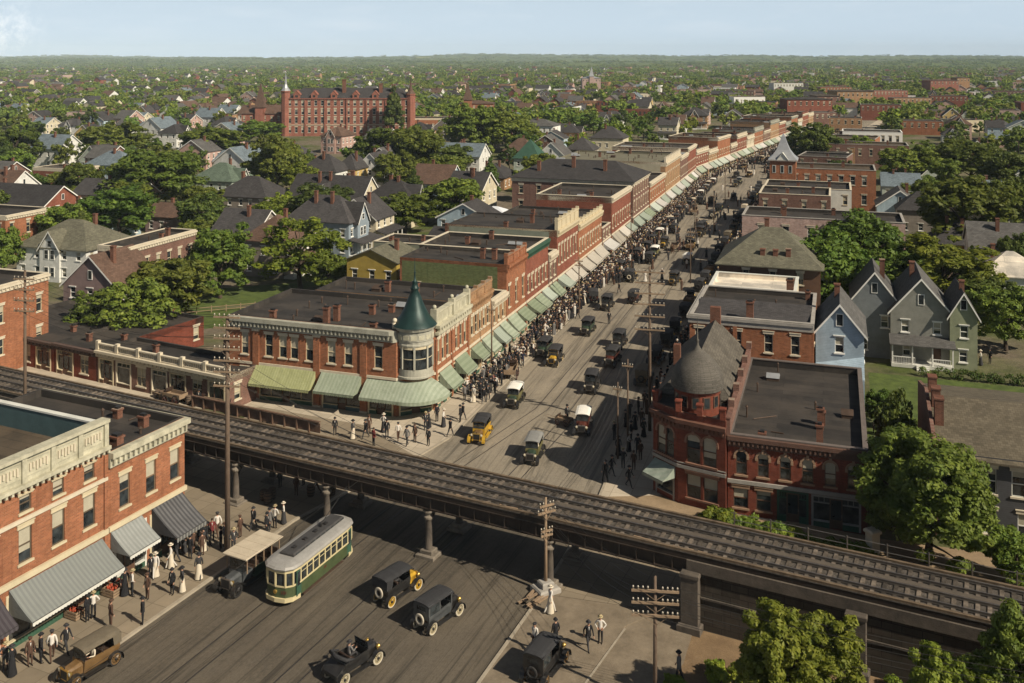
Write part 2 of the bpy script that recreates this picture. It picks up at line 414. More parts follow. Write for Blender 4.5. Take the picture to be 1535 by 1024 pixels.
class Bld:
    def __init__(s, poly, Ht, roof_z, wall, roof, pt=.28, frame=None, trim=None, arch=False):
        s.poly, s.H, s.rz, s.wall, s.roof, s.pt = poly, Ht, roof_z, wall, roof, pt
        n = len(poly); s.faces = [Face(poly[i], poly[(i+1) % n]) for i in range(n)]
        s.op = {i: [] for i in range(n)}
        s.M = Model(); s.frame = frame or CREAM; s.trim = trim or STONE_PALE; s.arch = arch
        s.later = []; s.wallmb = MB(); s.wi = None; s.ri = None
    def win(s, f, a, w, z0, z1, **k): s.op[f].append(dict(s0=a-w/2, s1=a+w/2, z0=z0, z1=z1, kind='win', **k))
    def wins(s, f, n, w, z0, z1, a0=.8, a1=.8, **k):
        L = s.faces[f].L
        for i in range(n):
            a = L/2 if n == 1 else a0+w/2 + (L-a0-a1-w)*i/(n-1)
            s.win(f, a, w, z0, z1, **k)
    def shop(s, f, s0, s1, z1, **k): s.op[f].append(dict(s0=s0, s1=s1, z0=0.05, z1=z1, kind='shop', **k))
    def door(s, f, a, w, z1, **k): s.op[f].append(dict(s0=a-w/2, s1=a+w/2, z0=0.05, z1=z1, kind='door', **k))
    def finish(s):
        mb = s.wallmb; th = .2
        for i, fc in enumerate(s.faces):
            ops = s.op[i]
            xs = sorted(set([0, fc.L] + [v for o in ops for v in (o['s0'], o['s1'])])); zs = sorted(set([0, s.H] + [v for o in ops for v in (o['z0'], o['z1'])]))
            for a in range(len(xs)-1):
                for b in range(len(zs)-1):
                    cx, cz = (xs[a]+xs[a+1])/2, (zs[b]+zs[b+1])/2
                    if any(o['s0'] < cx < o['s1'] and o['z0'] < cz < o['z1'] for o in ops): continue
                    fc.quad(mb, xs[a], xs[a+1], zs[b], zs[b+1])
            for o in ops:
                a, b, c, d = o['s0'], o['s1'], o['z0'], o['z1']
                mb.poly([fc.p(a,0,c),fc.p(a,0,d),fc.p(a,-th,d),fc.p(a,-th,c)]); mb.poly([fc.p(b,0,d),fc.p(b,0,c),fc.p(b,-th,c),fc.p(b,-th,d)])
                mb.poly([fc.p(a,0,d),fc.p(b,0,d),fc.p(b,-th,d),fc.p(a,-th,d)]); mb.poly([fc.p(b,0,c),fc.p(a,0,c),fc.p(a,-th,c),fc.p(b,-th,c)])
                if o.get('arch', s.arch) and o['kind'] == 'win':
                    r = (b-a)/2; zc = d - r*.9
                    for sg in (-1, 1):
                        pts = [fc.p((a+b)/2 + sg*r, 0, d)]
                        for q in range(ARCN+1):
                            t = pi/2*q/ARCN
                            pts.append(fc.p((a+b)/2 + sg*r*cos(t), 0, zc + (d-zc)*sin(t)))
                        if sg > 0: pts.reverse()
                        for q in range(1, len(pts)-1):      # fan, so the concave corner stays clean
                            base = pts[0] if sg < 0 else pts[-1]
                            seq = pts if sg < 0 else pts[:-1]
                            if sg < 0: mb.poly([base, seq[q], seq[q+1]])
                            elif q < len(seq): mb.poly([base, seq[q-1], seq[q]])
        if s.rz is not None:
            inn = offset_poly(s.poly, [-s.pt]*len(s.poly))
            k0 = len(mb.f); ring(mb, s.poly, inn, s.rz-.05, s.H, bottom=False); mb.m[k0:] = [1]*(len(mb.f)-k0)
        s.wi = s.M.add('wall', mb, [s.wall, s.roof])
        if s.rz is not None:
            r = MB(); r.poly([(p[0],p[1],s.rz) for p in inn]); s.ri = s.M.add('roof', r, s.roof)
        for i, fc in enumerate(s.faces):
            for o in s.op[i]:
                if o['kind'] == 'win': s._win(fc, o)
                elif o['kind'] == 'shop': s._shop(fc, o)
                elif o['kind'] == 'door': s._door(fc, o)
        for fn in s.later: fn()
        return s.M
    def _win(s, fc, o):
        a, b, c, d = o['s0'], o['s1'], o['z0'], o['z1']; fr = o.get('frame', s.frame); tr = o.get('trim', s.trim); arch = o.get('arch', s.arch)
        mb = MB(); w = .07
        fc.box(mb, a, a+w, -.16, -.07, c, d); fc.box(mb, b-w, b, -.16, -.07, c, d)
        fc.box(mb, a+w, b-w, -.16, -.07, d-w, d); fc.box(mb, a+w, b-w, -.16, -.07, c, c+w)
        fc.box(mb, a+w, b-w, -.15, -.06, (c+d)/2-.035, (c+d)/2+.035)
        if o.get('muntin'): fc.box(mb, (a+b)/2-.025, (a+b)/2+.025, -.15, -.065, c+w, d-w)
        wi = s.M.add('window', mb, [fr])
        if not o.get('bare'):
            t = MB(); fc.box(t, a-.1, b+.1, -.05, .1, c-.13, c+.012); s.M.add('sill', t, tr, wi)
            t = MB(); k = o.get('lint', .24)
            if arch:
                r = (b-a)/2; zc = d-r*.9
                for q in range(ARCN*2):
                    t0, t1 = pi*q/(ARCN*2), pi*(q+1)/(ARCN*2)
                    P = lambda tt, rr, oo: fc.p((a+b)/2 + (r+rr)*cos(tt), oo, zc + (d-zc+rr)*sin(tt))
                    vs = [P(t0,0,.05),P(t1,0,.05),P(t1,.16,.05),P(t0,.16,.05),P(t0,0,-.01),P(t1,0,-.01),P(t1,.16,-.01),P(t0,.16,-.01)]
                    t.add(vs, [(0,1,2,3),(4,7,6,5),(0,4,5,1),(3,2,6,7)])
                fc.box(t, (a+b)/2-.1, (a+b)/2+.1, .0, .1, d-.02, d+.34)
                fc.box(t, a-.18, a+.02, .0, .07, zc-.22, zc); fc.box(t, b-.02, b+.18, .0, .07, zc-.22, zc)
            else:
                fc.box(t, a-.12, b+.12, -.02, .06, d-.01, d+k); fc.box(t, a-.16, b+.16, -.02, .11, d+k, d+k+.07)
                if o.get('key'): fc.box(t, (a+b)/2-.11, (a+b)/2+.11, .06, .13, d-.02, d+k+.18)
            s.M.add('lintel', t, tr, wi)
        p = MB(); h = random.choice([0, 0, .25, .4, .5, .5, .7]) if o.get('blind', True) else 0
        zb = d-(d-c)*h
        if h: fc.quad(p, a, b, zb, d, -.12, 1)
        fc.quad(p, a, b, c, zb, -.12, 0)
        s.M.add('pane', p, [GLASS, BLIND], wi)
    def _shop(s, fc, o):
        a, b, c, d = o['s0'], o['s1'], o['z0'], o['z1']; W = b-a
        m0, m1 = o.get('frame', CREAM), o.get('base', GREEN_PAINT)
        mb = MB(); k = .55
        dw = .95; da = a + W*o.get('door', .5) - dw/2; hasdoor = W > 2.2 and o.get('hasdoor', True)
        for x in (a, b-.16): fc.box(mb, x, x+.16, -.18, .06, 0.1, d, 0)
        fc.box(mb, a+.16, b-.16, -.18, .04, d-.14, d, 0)
        zt = d-.62
        pl = []; segs = [(a+.16, da), (da+dw, b-.16)] if hasdoor else [(a+.16, b-.16)]
        for x0, x1 in segs:
            if x1-x0 < .25: continue
            fc.box(mb, x0, x1, -.18, .05, .1, k, 1)
            fc.box(mb, x0, x1, -.18, .09, k, k+.07, 0)
            fc.box(mb, x0, x1, -.17, .0, zt, zt+.07, 0)
            n = max(1, int(round((x1-x0)/1.5)))
            for i in range(1, n): xx = x0+(x1-x0)*i/n; fc.box(mb, xx-.03, xx+.03, -.17, -.02, k+.07, zt, 0)
            for i in range(1, n*3): xx = x0+(x1-x0)*i/(n*3); fc.box(mb, xx-.02, xx+.02, -.17, -.05, zt+.07, d-.14, 0)
            panes = MB(); fc.quad(panes, x0, x1, k+.07, d-.14, -.14); pl.append(panes)
        si = s.M.add('shopfront', mb, [m0, m1])
        for panes in pl: s.M.add('shop_window', panes, GLASS_SHOP, si)
        if hasdoor:
            dm = MB(); fc.box(dm, da, da+.1, -.19, -.08, .1, d-.14); fc.box(dm, da+dw-.1, da+dw, -.19, -.08, .1, d-.14)
            fc.box(dm, da+.1, da+dw-.1, -.19, -.08, .1, .75); fc.box(dm, da+.1, da+dw-.1, -.19, -.08, 2.25, 2.4)
            di = s.M.add('door', dm, o.get('doormat', BROWN_PAINT))
            g = MB(); fc.quad(g, da+.1, da+dw-.1, .75, 2.25, -.14); fc.quad(g, da+.1, da+dw-.1, 2.4, d-.14, -.14); s.M.add('pane', g, GLASS, di)
            hn = MB(); fc.box(hn, da+dw-.09, da+dw-.05, -.08, -.02, 1.0, 1.2); s.M.add('handle', hn, STEEL, di)
    def _door(s, fc, o):
        a, b, c, d = o['s0'], o['s1'], o['z0'], o['z1']
        dm = MB(); fc.box(dm, a, b, -.18, -.12, c, d)
        for x0, x1 in ((a+.1, (a+b)/2-.05), ((a+b)/2+.05, b-.1)):
            fc.box(dm, x0, x1, -.12, -.09, c+.2, c+.9); fc.box(dm, x0, x1, -.12, -.09, c+1.05, d-.2)
        di = s.M.add('door', dm, o.get('mat', BROWN_PAINT))
        hn = MB(); fc.box(hn, b-.1, b-.06, -.09, -.03, 1.0, 1.15); s.M.add('handle', hn, STEEL, di)
    def cornice(s, offs, z0, z1, mat, dent=.5, name='cornice'):
        """stepped cornice on the faces whose offset is above zero, with brackets below"""
        mb = MB(); n = len(s.poly)
        o1 = offset_poly(s.poly, [o*.45 for o in offs]); o2 = offset_poly(s.poly, offs)
        h = z1-z0
        ring(mb, s.poly, o1, z0, z0+h*.62); ring(mb, s.poly, o2, z0+h*.62+.002, z1)
        for i, fc in enumerate(s.faces):
            if offs[i] <= 0 or not dent: continue
            k = max(2, int(fc.L/dent))
            for q in range(k):
                a = fc.L*(q+.5)/k
                fc.box(mb, a-.07, a+.07, offs[i]*.45, offs[i]*.85, z0+h*.22, z0+h*.62)
        s.M.add(name, mb, mat)
    def band(s, offs, z0, z1, mat, name='belt_course'):
        mb = MB(); ring(mb, s.poly, offset_poly(s.poly, offs), z0, z1); s.M.add(name, mb, mat)
    def coping(s, mat, w=.06, h=.09):
        mb = MB(); n = len(s.poly)
        ring(mb, offset_poly(s.poly, [-s.pt-.05]*n), offset_poly(s.poly, [w]*n), s.H+.002, s.H+h, inside=True)
        s.M.add('coping', mb, mat)
    def pilaster(s, f, a, w, z0, z1, mat=None, o=.12, cap=True):
        mb = MB(); fc = s.faces[f]; fc.box(mb, a-w/2, a+w/2, -.02, o, z0, z1)
        if cap: fc.box(mb, a-w/2-.06, a+w/2+.06, -.02, o+.06, z1, z1+.22, 1); fc.box(mb, a-w/2-.05, a+w/2+.05, -.02, o+.05, z0, z0+.3, 1)
        s.M.add('pilaster', mb, [mat or s.wall, s.trim])
    def awning(s, f, s0, s1, z1=3.6, z0=2.45, proj=1.6, mats=None, val=.26, name='awning', label=None):
        fc = s.faces[f]; z1 += random.uniform(-.08,.1); z0 += random.uniform(-.22,.2); proj *= random.uniform(.82,1.1); s0 += random.uniform(0,.25); s1 -= random.uniform(0,.25)
        # built in the building's coordinates; stripes follow the wall
        mb = MB(); t = .025; k = max(2, int((s1-s0)/.5)); sub = 5
        vs = []; fs = []
        def sag(u): return -.10*sin(pi*u)
        for j in range(sub+1):
            u = j/sub
            for i in range(k+1):
                x = s0+(s1-s0)*i/k
                rib = .03*abs(sin(pi*i/k*max(2, round((s1-s0)/1.2))))
                vs.append(fc.p(x, .05+proj*u, z1+(z0-z1)*u+sag(u)*.8-rib))
        for j in range(sub):
            for i in range(k): fs.append((j*(k+1)+i, j*(k+1)+i+1, (j+1)*(k+1)+i+1, (j+1)*(k+1)+i))
        n = len(vs); mb.add(vs+[(v[0], v[1], v[2]-t) for v in vs], fs+[(a+n, d+n, c+n, b+n) for a, b, c, d in fs])
        for x in (s0, s1):
            top = [fc.p(x, .05+proj*j/sub, z1+(z0-z1)*j/sub+sag(j/sub)*.8) for j in range(sub+1)]
            for j in range(sub):
                a, b = top[j], top[j+1]
                mb.poly([a, b, (b[0],b[1],z0-.03), (a[0],a[1],z0-.03)])
        ai = s.M.add(name, mb, mats[0], label=label)
        v = MB(); m = max(4, int((s1-s0)/.22))
        for i in range(m):
            x0, x1 = s0+(s1-s0)*i/m, s0+(s1-s0)*(i+1)/m
            e = proj+.055
            v.poly([fc.p(x0,e,z0-.02),fc.p(x1,e,z0-.02),fc.p(x1,e,z0-val*.75),fc.p((x0+x1)/2,e,z0-val),fc.p(x0,e,z0-val*.75)])
            v.poly([fc.p(x1,e-.02,z0-.02),fc.p(x0,e-.02,z0-.02),fc.p(x0,e-.02,z0-val*.75),fc.p((x0+x1)/2,e-.02,z0-val),fc.p(x1,e-.02,z0-val*.75)])
        s.M.add('valance', v, mats[1], ai)
        b = MB()
        for x in (s0+.05, s1-.05): b.tube(fc.p(x, .0, z0+.05), fc.p(x, proj, z0+.02), .018, n=5)
        b.tube(fc.p(s0, proj+.03, z0), fc.p(s1, proj+.03, z0), .022, n=5)
        s.M.add('awning_frame', b, IRON, ai)
    def chimney(s, x, y, w=.6, d=.6, h=1.2, z=None, mat=None):
        z = s.rz if z is None else z
        mb = MB(); mb.box(x-w/2, x+w/2, y-d/2, y+d/2, z-.05, z+h); mb.box(x-w/2-.07, x+w/2+.07, y-d/2-.07, y+d/2+.07, z+h, z+h+.14)
        mb.box(x-w/2+.08, x+w/2-.08, y-d/2+.08, y+d/2-.08, z+h+.14, z+h+.3, 1)
        s.later.append(lambda: s.M.add('chimney', mb, [mat or CH_BRICK, IRON], s.ri))
    def vent(s, x, y, r=.09, h=.6):
        mb = MB(); mb.tube((x,y,s.rz-.02), (x,y,s.rz+h), r); mb.lathe([(r,s.rz+h),(r*1.9,s.rz+h+.04),(.01,s.rz+h+.2)], 8, (x,y))
        s.later.append(lambda: s.M.add('vent_pipe', mb, RUST, s.ri))
    def clutter(s, n, seed):
        r = random.Random(seed); xs = [p[0] for p in s.poly]; ys = [p[1] for p in s.poly]
        for i in range(n):
            x, y = r.uniform(min(xs)+.8, max(xs)-.8), r.uniform(min(ys)+.8, max(ys)-.8)
            if i % 4 == 3:
                m = MB(); a, b = r.uniform(.5,1.1), r.uniform(.4,.8); m.box(x-a,x+a,y-b,y+b,s.rz-.02,s.rz+.28); m.add([(x-a-.05,y-b-.05,s.rz+.28),(x+a+.05,y-b-.05,s.rz+.28),(x+a+.05,y,s.rz+.62),(x-a-.05,y,s.rz+.62),(x+a+.05,y+b+.05,s.rz+.28),(x-a-.05,y+b+.05,s.rz+.28)],[(0,1,2,3),(3,2,4,5),(0,3,5),(1,4,2)],1)
                s.later.append(lambda m=m: s.M.add('skylight', m, [RUST, METAL_GREY], s.ri))
            elif i % 4 == 1:
                m = MB(); L = r.uniform(.6,2.2); a = r.uniform(0,3); m.path([(x,y,s.rz+.06),(x+L*cos(a),y+L*sin(a),s.rz+.06)], .05, 5); s.later.append(lambda m=m: s.M.add('loose_pipe', m, RUST, s.ri))
            else: s.vent(x, y, r.uniform(.05,.1), r.uniform(.3,.9))
    def hatch(s, x, y, w=.9, d=.9, h=.4):
        mb = MB(); mb.box(x-w/2,x+w/2,y-d/2,y+d/2,s.rz-.02,s.rz+h); mb.add([(x-w/2-.05,y-d/2-.05,s.rz+h),(x+w/2+.05,y-d/2-.05,s.rz+h),(x+w/2+.05,y+d/2+.05,s.rz+h+.25),(x-w/2-.05,y+d/2+.05,s.rz+h+.25)],[(0,1,2,3)])
        s.later.append(lambda: s.M.add('roof_hatch', mb, RUST, s.ri))
def slab(mb, pts, t=.12, m=0):
    """a roof plane given thickness downward"""
    n = len(pts); lo = [(p[0],p[1],p[2]-t) for p in pts]
    mb.add(list(pts)+lo, [tuple(range(n)), tuple(range(2*n-1, n-1, -1))]+[(i, n+i, n+(i+1) % n, (i+1) % n) for i in range(n)], m)
def gable_roof(mb, x0, x1, y0, y1, ze, zp, ov=.35, axis='x', m=0):
    """ridge along axis"""
    if axis == 'x':
        ym = (y0+y1)/2; k = (zp-ze)/(ym-y0); e = ze-ov*k
        slab(mb, [(x0-ov,y0-ov,e),(x1+ov,y0-ov,e),(x1+ov,ym,zp),(x0-ov,ym,zp)], m=m)
        slab(mb, [(x1+ov,y1+ov,e),(x0-ov,y1+ov,e),(x0-ov,ym,zp),(x1+ov,ym,zp)], m=m)
    else:
        xm = (x0+x1)/2; k = (zp-ze)/(xm-x0); e = ze-ov*k
        slab(mb, [(x0-ov,y1+ov,e),(x0-ov,y0-ov,e),(xm,y0-ov,zp),(xm,y1+ov,zp)], m=m)
        slab(mb, [(x1+ov,y0-ov,e),(x1+ov,y1+ov,e),(xm,y1+ov,zp),(xm,y0-ov,zp)], m=m)
def hip_roof(mb, x0, x1, y0, y1, ze, zp, ov=.4, m=0, ridge=None):
    a, b, c, d = x0-ov, x1+ov, y0-ov, y1+ov
    if b-a >= d-c:
        r = (d-c)/2 if ridge is None else ridge; p, q = (a+r, (c+d)/2, zp), (b-r, (c+d)/2, zp)
        slab(mb, [(a,c,ze),(b,c,ze),q,p], m=m); slab(mb, [(b,d,ze),(a,d,ze),p,q], m=m)
        slab(mb, [(b,c,ze),(b,d,ze),q], m=m); slab(mb, [(a,d,ze),(a,c,ze),p], m=m)
    else:
        r = (b-a)/2 if ridge is None else ridge; p, q = ((a+b)/2, c+r, zp), ((a+b)/2, d-r, zp)
        slab(mb, [(b,c,ze),(b,d,ze),q,p], m=m); slab(mb, [(a,d,ze),(a,c,ze),p,q], m=m)
        slab(mb, [(a,c,ze),(b,c,ze),p], m=m); slab(mb, [(b,d,ze),(a,d,ze),q], m=m)
def house(w, d, ze, zp, kind, wall, roof, frame=None, porch=None, front=None, rows=None, chim=1, seed=0, attic=True):
    """frame house; kind: gx / gy (gable, ridge along x / y) or hip; porch: face number; front: cross gable (face 0, centre, width)"""
    rnd = random.Random(seed)
    b = Bld(rect(w, d), ze, None, wall, roof, frame=frame or WHITE, trim=frame or WHITE)
    fr = frame or WHITE
    rows = rows or ([(.9, 2.3), (3.7, 5.1)] if ze > 5 else [(.9, 2.3)])
    for f, L in ((0, w), (1, d), (2, w), (3, d)):
        n = max(1, int(L/2.4))
        for r, (z0, z1) in enumerate(rows):
            if z1 > ze-.25: continue
            for i in range(n):
                a = L*(i+.5)/n + rnd.uniform(-.15, .15)
                if porch == f and r == 0 and i == n//2: b.door(f, a, .95, 2.15)
                elif rnd.random() < .9: b.win(f, a, .85, z0, z1, lint=.1)
    M = b.finish()
    # gables
    def tri(P, Q, R): b.wallmb.poly([P, Q, R])
    r = MB()
    if kind == 'gx':
        tri((w,0,ze),(w,d,ze),(w,d/2,zp-.1)); tri((0,d,ze),(0,0,ze),(0,d/2,zp-.1)); gable_roof(r, 0, w, 0, d, ze, zp, axis='x')
    elif kind == 'gy':
        tri((0,0,ze),(w,0,ze),(w/2,0,zp-.1)); tri((w,d,ze),(0,d,ze),(w/2,d,zp-.1)); gable_roof(r, 0, w, 0, d, ze, zp, axis='y')
    else: hip_roof(r, 0, w, 0, d, ze, zp)
    ri = M.add('roof', r, roof)
    if attic and kind in ('gx', 'gy'):
        fcs = [b.faces[1], b.faces[3]] if kind == 'gx' else [b.faces[0], b.faces[2]]
        for fc in fcs:
            q = MB(); z0 = ze+(zp-ze)*.2; hh = min(1.1, (zp-ze)*.42); a = fc.L/2
            fc.box(q, a-.36, a+.36, 0, .07, z0-.08, z0+hh+.08); wi = M.add('attic_window', q, fr)
            g = MB(); fc.box(g, a-.28, a+.28, .07, .075, z0, z0+hh); M.add('pane', g, GLASS, wi)
            t = MB()      # barge boards
            for sg in (-1, 1):
                A, B = Vector(fc.p(a+sg*(fc.L/2+.35), .36, ze-.35*(zp-ze)/(fc.L/2)-.08)), Vector(fc.p(a, .36, zp-.08))
                nn = fc.n*.05; u = Vector((0,0,.2))
                t.add([A-u,B-u,B+u*.3,A+u*.3,A-u-nn,B-u-nn,B+u*.3-nn,A+u*.3-nn],[(0,1,2,3),(7,6,5,4),(0,4,5,1),(3,2,6,7)])
            M.add('bargeboard', t, fr, ri)
    if front:
        f, ctr, fw, pj, fz = front           # face, centre, width, projection, peak height
        fc = b.faces[f]; q = MB(); g = MB()
        x0, x1 = ctr-fw/2, ctr+fw/2; inn = -min(3.0, (d if f in (0,2) else w)*.5)
        q.poly([fc.p(x0,pj,0),fc.p(x1,pj,0),fc.p(x1,pj,ze),fc.p(ctr,pj,fz-.1),fc.p(x0,pj,ze)])
        if pj > .02:
            q.poly([fc.p(x1,pj,0),fc.p(x1,0,0),fc.p(x1,0,ze),fc.p(x1,pj,ze)]); q.poly([fc.p(x0,0,0),fc.p(x0,pj,0),fc.p(x0,pj,ze),fc.p(x0,0,ze)])
        M.add('gabled_bay', q, wall)
        k = (fz-ze)/(fw/2); e = ze-.3*k
        slab(g, [fc.p(x0-.3,pj+.35,e),fc.p(ctr,pj+.35,fz),fc.p(ctr,inn,fz),fc.p(x0-.3,inn,e)]); slab(g, [fc.p(ctr,pj+.35,fz),fc.p(x1+.3,pj+.35,e),fc.p(x1+.3,inn,e),fc.p(ctr,inn,fz)])
        M.add('gable_roof', g, roof)
        for (z0, z1, n) in [(zz[0], zz[1], 2 if fw > 2.6 else 1) for zz in rows if zz[1] < ze] + [(ze+.25, min(ze+1.2, ze+(fz-ze)*.6), 1)]:
            for i in range(n):
                a = ctr + (i-(n-1)/2)*1.2
                t = MB(); fc.box(t, a-.45, a+.45, pj, pj+.06, z0-.1, z1+.12); wi = M.add('window', t, fr)
                t = MB(); fc.box(t, a-.35, a+.35, pj+.06, pj+.066, z0, (z0+z1)/2-.02); fc.box(t, a-.35, a+.35, pj+.06, pj+.066, (z0+z1)/2+.02, z1); M.add('pane', t, GLASS, wi)
        t = MB()
        for sg in (-1, 1):
            A, B = Vector(fc.p(ctr+sg*(fw/2+.3), pj+.36, e-.02)), Vector(fc.p(ctr, pj+.36, fz-.05)); u = Vector((0,0,.2)); nn = fc.n*.05
            t.add([A-u,B-u,B+u*.2,A+u*.2,A-u-nn,B-u-nn,B+u*.2-nn,A+u*.2-nn],[(0,1,2,3),(7,6,5,4),(0,4,5,1),(3,2,6,7)])
        M.add('bargeboard', t, fr)
    if porch is not None:
        fc = b.faces[porch]; L = fc.L; pj = 1.9 + (front[3] if front and front[0] == porch else 0)
        q = MB(); fc.box(q, 0, L, .02, pj, .05, .45); pi_ = M.add('porch', q, OFFWHITE)
        q = MB(); slab(q, [fc.p(-.2,pj+.25,2.75),fc.p(L+.2,pj+.25,2.75),fc.p(L+.2,.0,3.4),fc.p(-.2,.0,3.4)]); M.add('porch_roof', q, roof, pi_)
        n = max(3, int(L/2)+1)
        for i in range(n):
            q = MB(); a = .12+(L-.24)*i/(n-1); fc.box(q, a-.07, a+.07, pj-.2, pj-.06, .45, 2.72); M.add('porch_post', q, fr, pi_)
        q = MB(); fc.box(q, 0.2, L*.38, pj-.16, pj-.1, 1.2, 1.28); fc.box(q, L*.62, L-.2, pj-.16, pj-.1, 1.2, 1.28)
        for i in range(int(L/.18)):
            a = .2+i*.18
            if L*.38 < a < L*.62 or a > L-.2: continue
            fc.box(q, a-.02, a+.02, pj-.15, pj-.11, .45, 1.2)
        M.add('porch_railing', q, fr, pi_)
        q = MB(); [fc.box(q, L*.4, L*.6, pj+.3*i, pj+.3*(i+1), 0, .42-.12*i) for i in range(3)]; M.add('porch_step', q, OFFWHITE, pi_)
    for i in range(chim):
        x, y = rnd.uniform(.25, .75)*w, d*rnd.uniform(.3, .7)
        q = MB(); q.box(x-.28,x+.28,y-.28,y+.28,ze,zp+.7); q.box(x-.34,x+.34,y-.34,y+.34,zp+.7,zp+.85); M.add('chimney', q, CH_BRICK, ri)
    return M
# ---------------------------------------------------------------- trees
LEAF_OLIVE = leafmat('leaf_olive', (.088,.108,.018), (.175,.195,.03))
LEAF_GREEN = leafmat('leaf_green', (.075,.11,.018), (.165,.205,.03))
LEAF_BRIGHT = leafmat('leaf_bright', (.125,.16,.018), (.24,.265,.03))
LEAF_DARK = leafmat('leaf_dark', (.05,.072,.016), (.115,.14,.028))
BARK = plain('bark', (.075,.055,.04), .95, .4, 2.5, bump=.3)
def leaf_cloud(rs, centres, radii, per, size, flat=.75, up=.45):
    P = []; Nn = []
    for c, r in zip(centres, radii):
        d = rs.normal(size=(per, 3)); d /= np.linalg.norm(d, axis=1)[:, None]
        rad = r*(rs.uniform(.35, 1.0, (per, 1))**.55)
        P.append(np.array(c) + d*rad*np.array([1, 1, flat])); Nn.append(d + np.array([0, 0, up]) + rs.normal(scale=.5, size=(per, 3)))
    P = np.concatenate(P); Nn = np.concatenate(Nn); Nn /= np.linalg.norm(Nn, axis=1)[:, None]
    n = len(P)
    a = np.cross(Nn, rs.normal(size=(n, 3))); a /= np.linalg.norm(a, axis=1)[:, None]
    b = np.cross(Nn, a)
    s = size*(.45+1.15*rs.rand(n, 1)**1.4)
    v = np.stack([P - a*s, P + b*s*.55 - Nn*s*.12, P + a*s, P - b*s*.55 - Nn*s*.12], axis=1).reshape(-1, 3)
    return v, np.arange(n*4).reshape(-1, 4)
def crown_pts(rs, n, cz, rx, rz, shape='round'):
    out = []; rad = []
    ph = rs.uniform(0, 6.28, 4)
    while len(out) < n:
        d = rs.normal(size=3); d /= np.linalg.norm(d)
        if d[2] < -.8: continue
        t = atan2(d[1], d[0])
        lob = 1 + .14*sin(2*t+ph[0]) + .11*sin(3*t+ph[1]) + .10*sin(4*d[2]*2+ph[2])
        r = rs.uniform(.3, 1)**.45*lob
        z = cz + d[2]*rz*r
        k = 1.0
        if shape == 'cone': k = max(.12, 1.25*(1-(z-(cz-rz))/(2.1*rz)))
        elif shape == 'vase': k = .75 + .35*(z-(cz-rz))/(2*rz)
        out.append((d[0]*rx*r*k, d[1]*rx*r*k, z)); rad.append(rs.uniform(.14, .27)*rx*(.8 if shape == 'cone' else 1))
    return out, rad
def tree_model(seed, leaf, n=125, per=96, size=.25, rx=3.9, cz=5.5, rz=4.1, shape='round', rk=1.0):
    rs = np.random.RandomState(seed)
    C, R = crown_pts(rs, n, cz, rx, rz, shape); R = [r*rk for r in R]
    v, q = leaf_cloud(rs, C, R, per, size)
    M = Model()
    t = MB(); top = cz+rz*.55
    pts = [(0,0,-.3),(0,0,.25)] + [(.12*sin(i*1.7+seed), .12*cos(i*2.1+seed), .25+(top-.25)*i/5) for i in range(1, 6)]
    t.path(pts, [.34,.26,.22,.18,.13,.08,.03], 9)
    for i in range(min(len(C), 14)):
        c = C[i*len(C)//14 % len(C)]; z0 = max(1.7, min(cz, c[2]*.55))
        mid = (c[0]*.45, c[1]*.45, (z0+c[2])/2+.1)
        t.path([(0,0,z0), mid, c], [.11,.06,.02], 6)
    M.add('trunk', t, BARK, smooth=True)
    M.crown = np_mesh('crown', v, q, [leaf]); M.add('crown', None, [leaf])
    M.c = [M.n[0][1].mesh('trunk', [BARK], True), M.crown]
    # one joined mesh for copies too far off to show their parts
    tv = np.array(t.v); M.far = None
    return M
def tree_flat(seed, leaf, n, per, size, rx=4.0, cz=5.2, rz=3.9, shape='round'):
    rs = np.random.RandomState(seed)
    C, R = crown_pts(rs, n, cz, rx, rz, shape)
    v, q = leaf_cloud(rs, C, [r*1.15 for r in R], per, size)
    tv = np.array([(-.2,-.2,-.3),(.2,-.2,-.3),(.2,.2,-.3),(-.2,.2,-.3),(-.08,-.08,cz),(.08,-.08,cz),(.08,.08,cz),(-.08,.08,cz)]); tq = np.array([(0,1,5,4),(1,2,6,5),(2,3,7,6),(3,0,4,7)])
    return v, q, tv, tq
TREES = {}
for i in range(3):
    TREES['olive%d' % i] = tree_model(10+i, LEAF_OLIVE); TREES['green%d' % i] = tree_model(20+i, LEAF_GREEN, shape=['round','vase','round'][i])
TREES['bright0'] = tree_model(31, LEAF_BRIGHT, 75, 100, .22); TREES['bright1'] = tree_model(32, LEAF_BRIGHT, 80, 95, .22, rx=3.4, rz=3.8)
TREES['dark0'] = tree_model(41, LEAF_DARK); TREES['dark1'] = tree_model(42, LEAF_DARK, shape='cone', rx=3.0, rz=4.4, cz=5.6)
TREES['fine_olive'] = tree_model(51, LEAF_OLIVE, 330, 200, .14, rk=.78); TREES['fine_bright'] = tree_model(53, LEAF_BRIGHT, 300, 190, .145, rx=3.5, rz=3.9, rk=.78); TREES['fine_green'] = tree_model(54, LEAF_GREEN, 300, 190, .145, rk=.78)
LOOK = dict(olive='olive green shade tree', green='mid green leafy tree', bright='bright yellow green tree', dark='dark green dense tree', fine='large leafy tree')
def tree(kind, loc, height, width, label=None, group=None, rz=None):
    M = TREES[kind]; s = height/9.9; w = width/8.2
    o = M.place('tree', label, 'tree', loc, random.uniform(0, 6.28) if rz is None else rz, (w, w, s), group)
    return o
FARV = [tree_flat(60+i, None, 30, 26, .62, shape=['round','round','vase','round'][i]) for i in range(4)]
FARM = {}
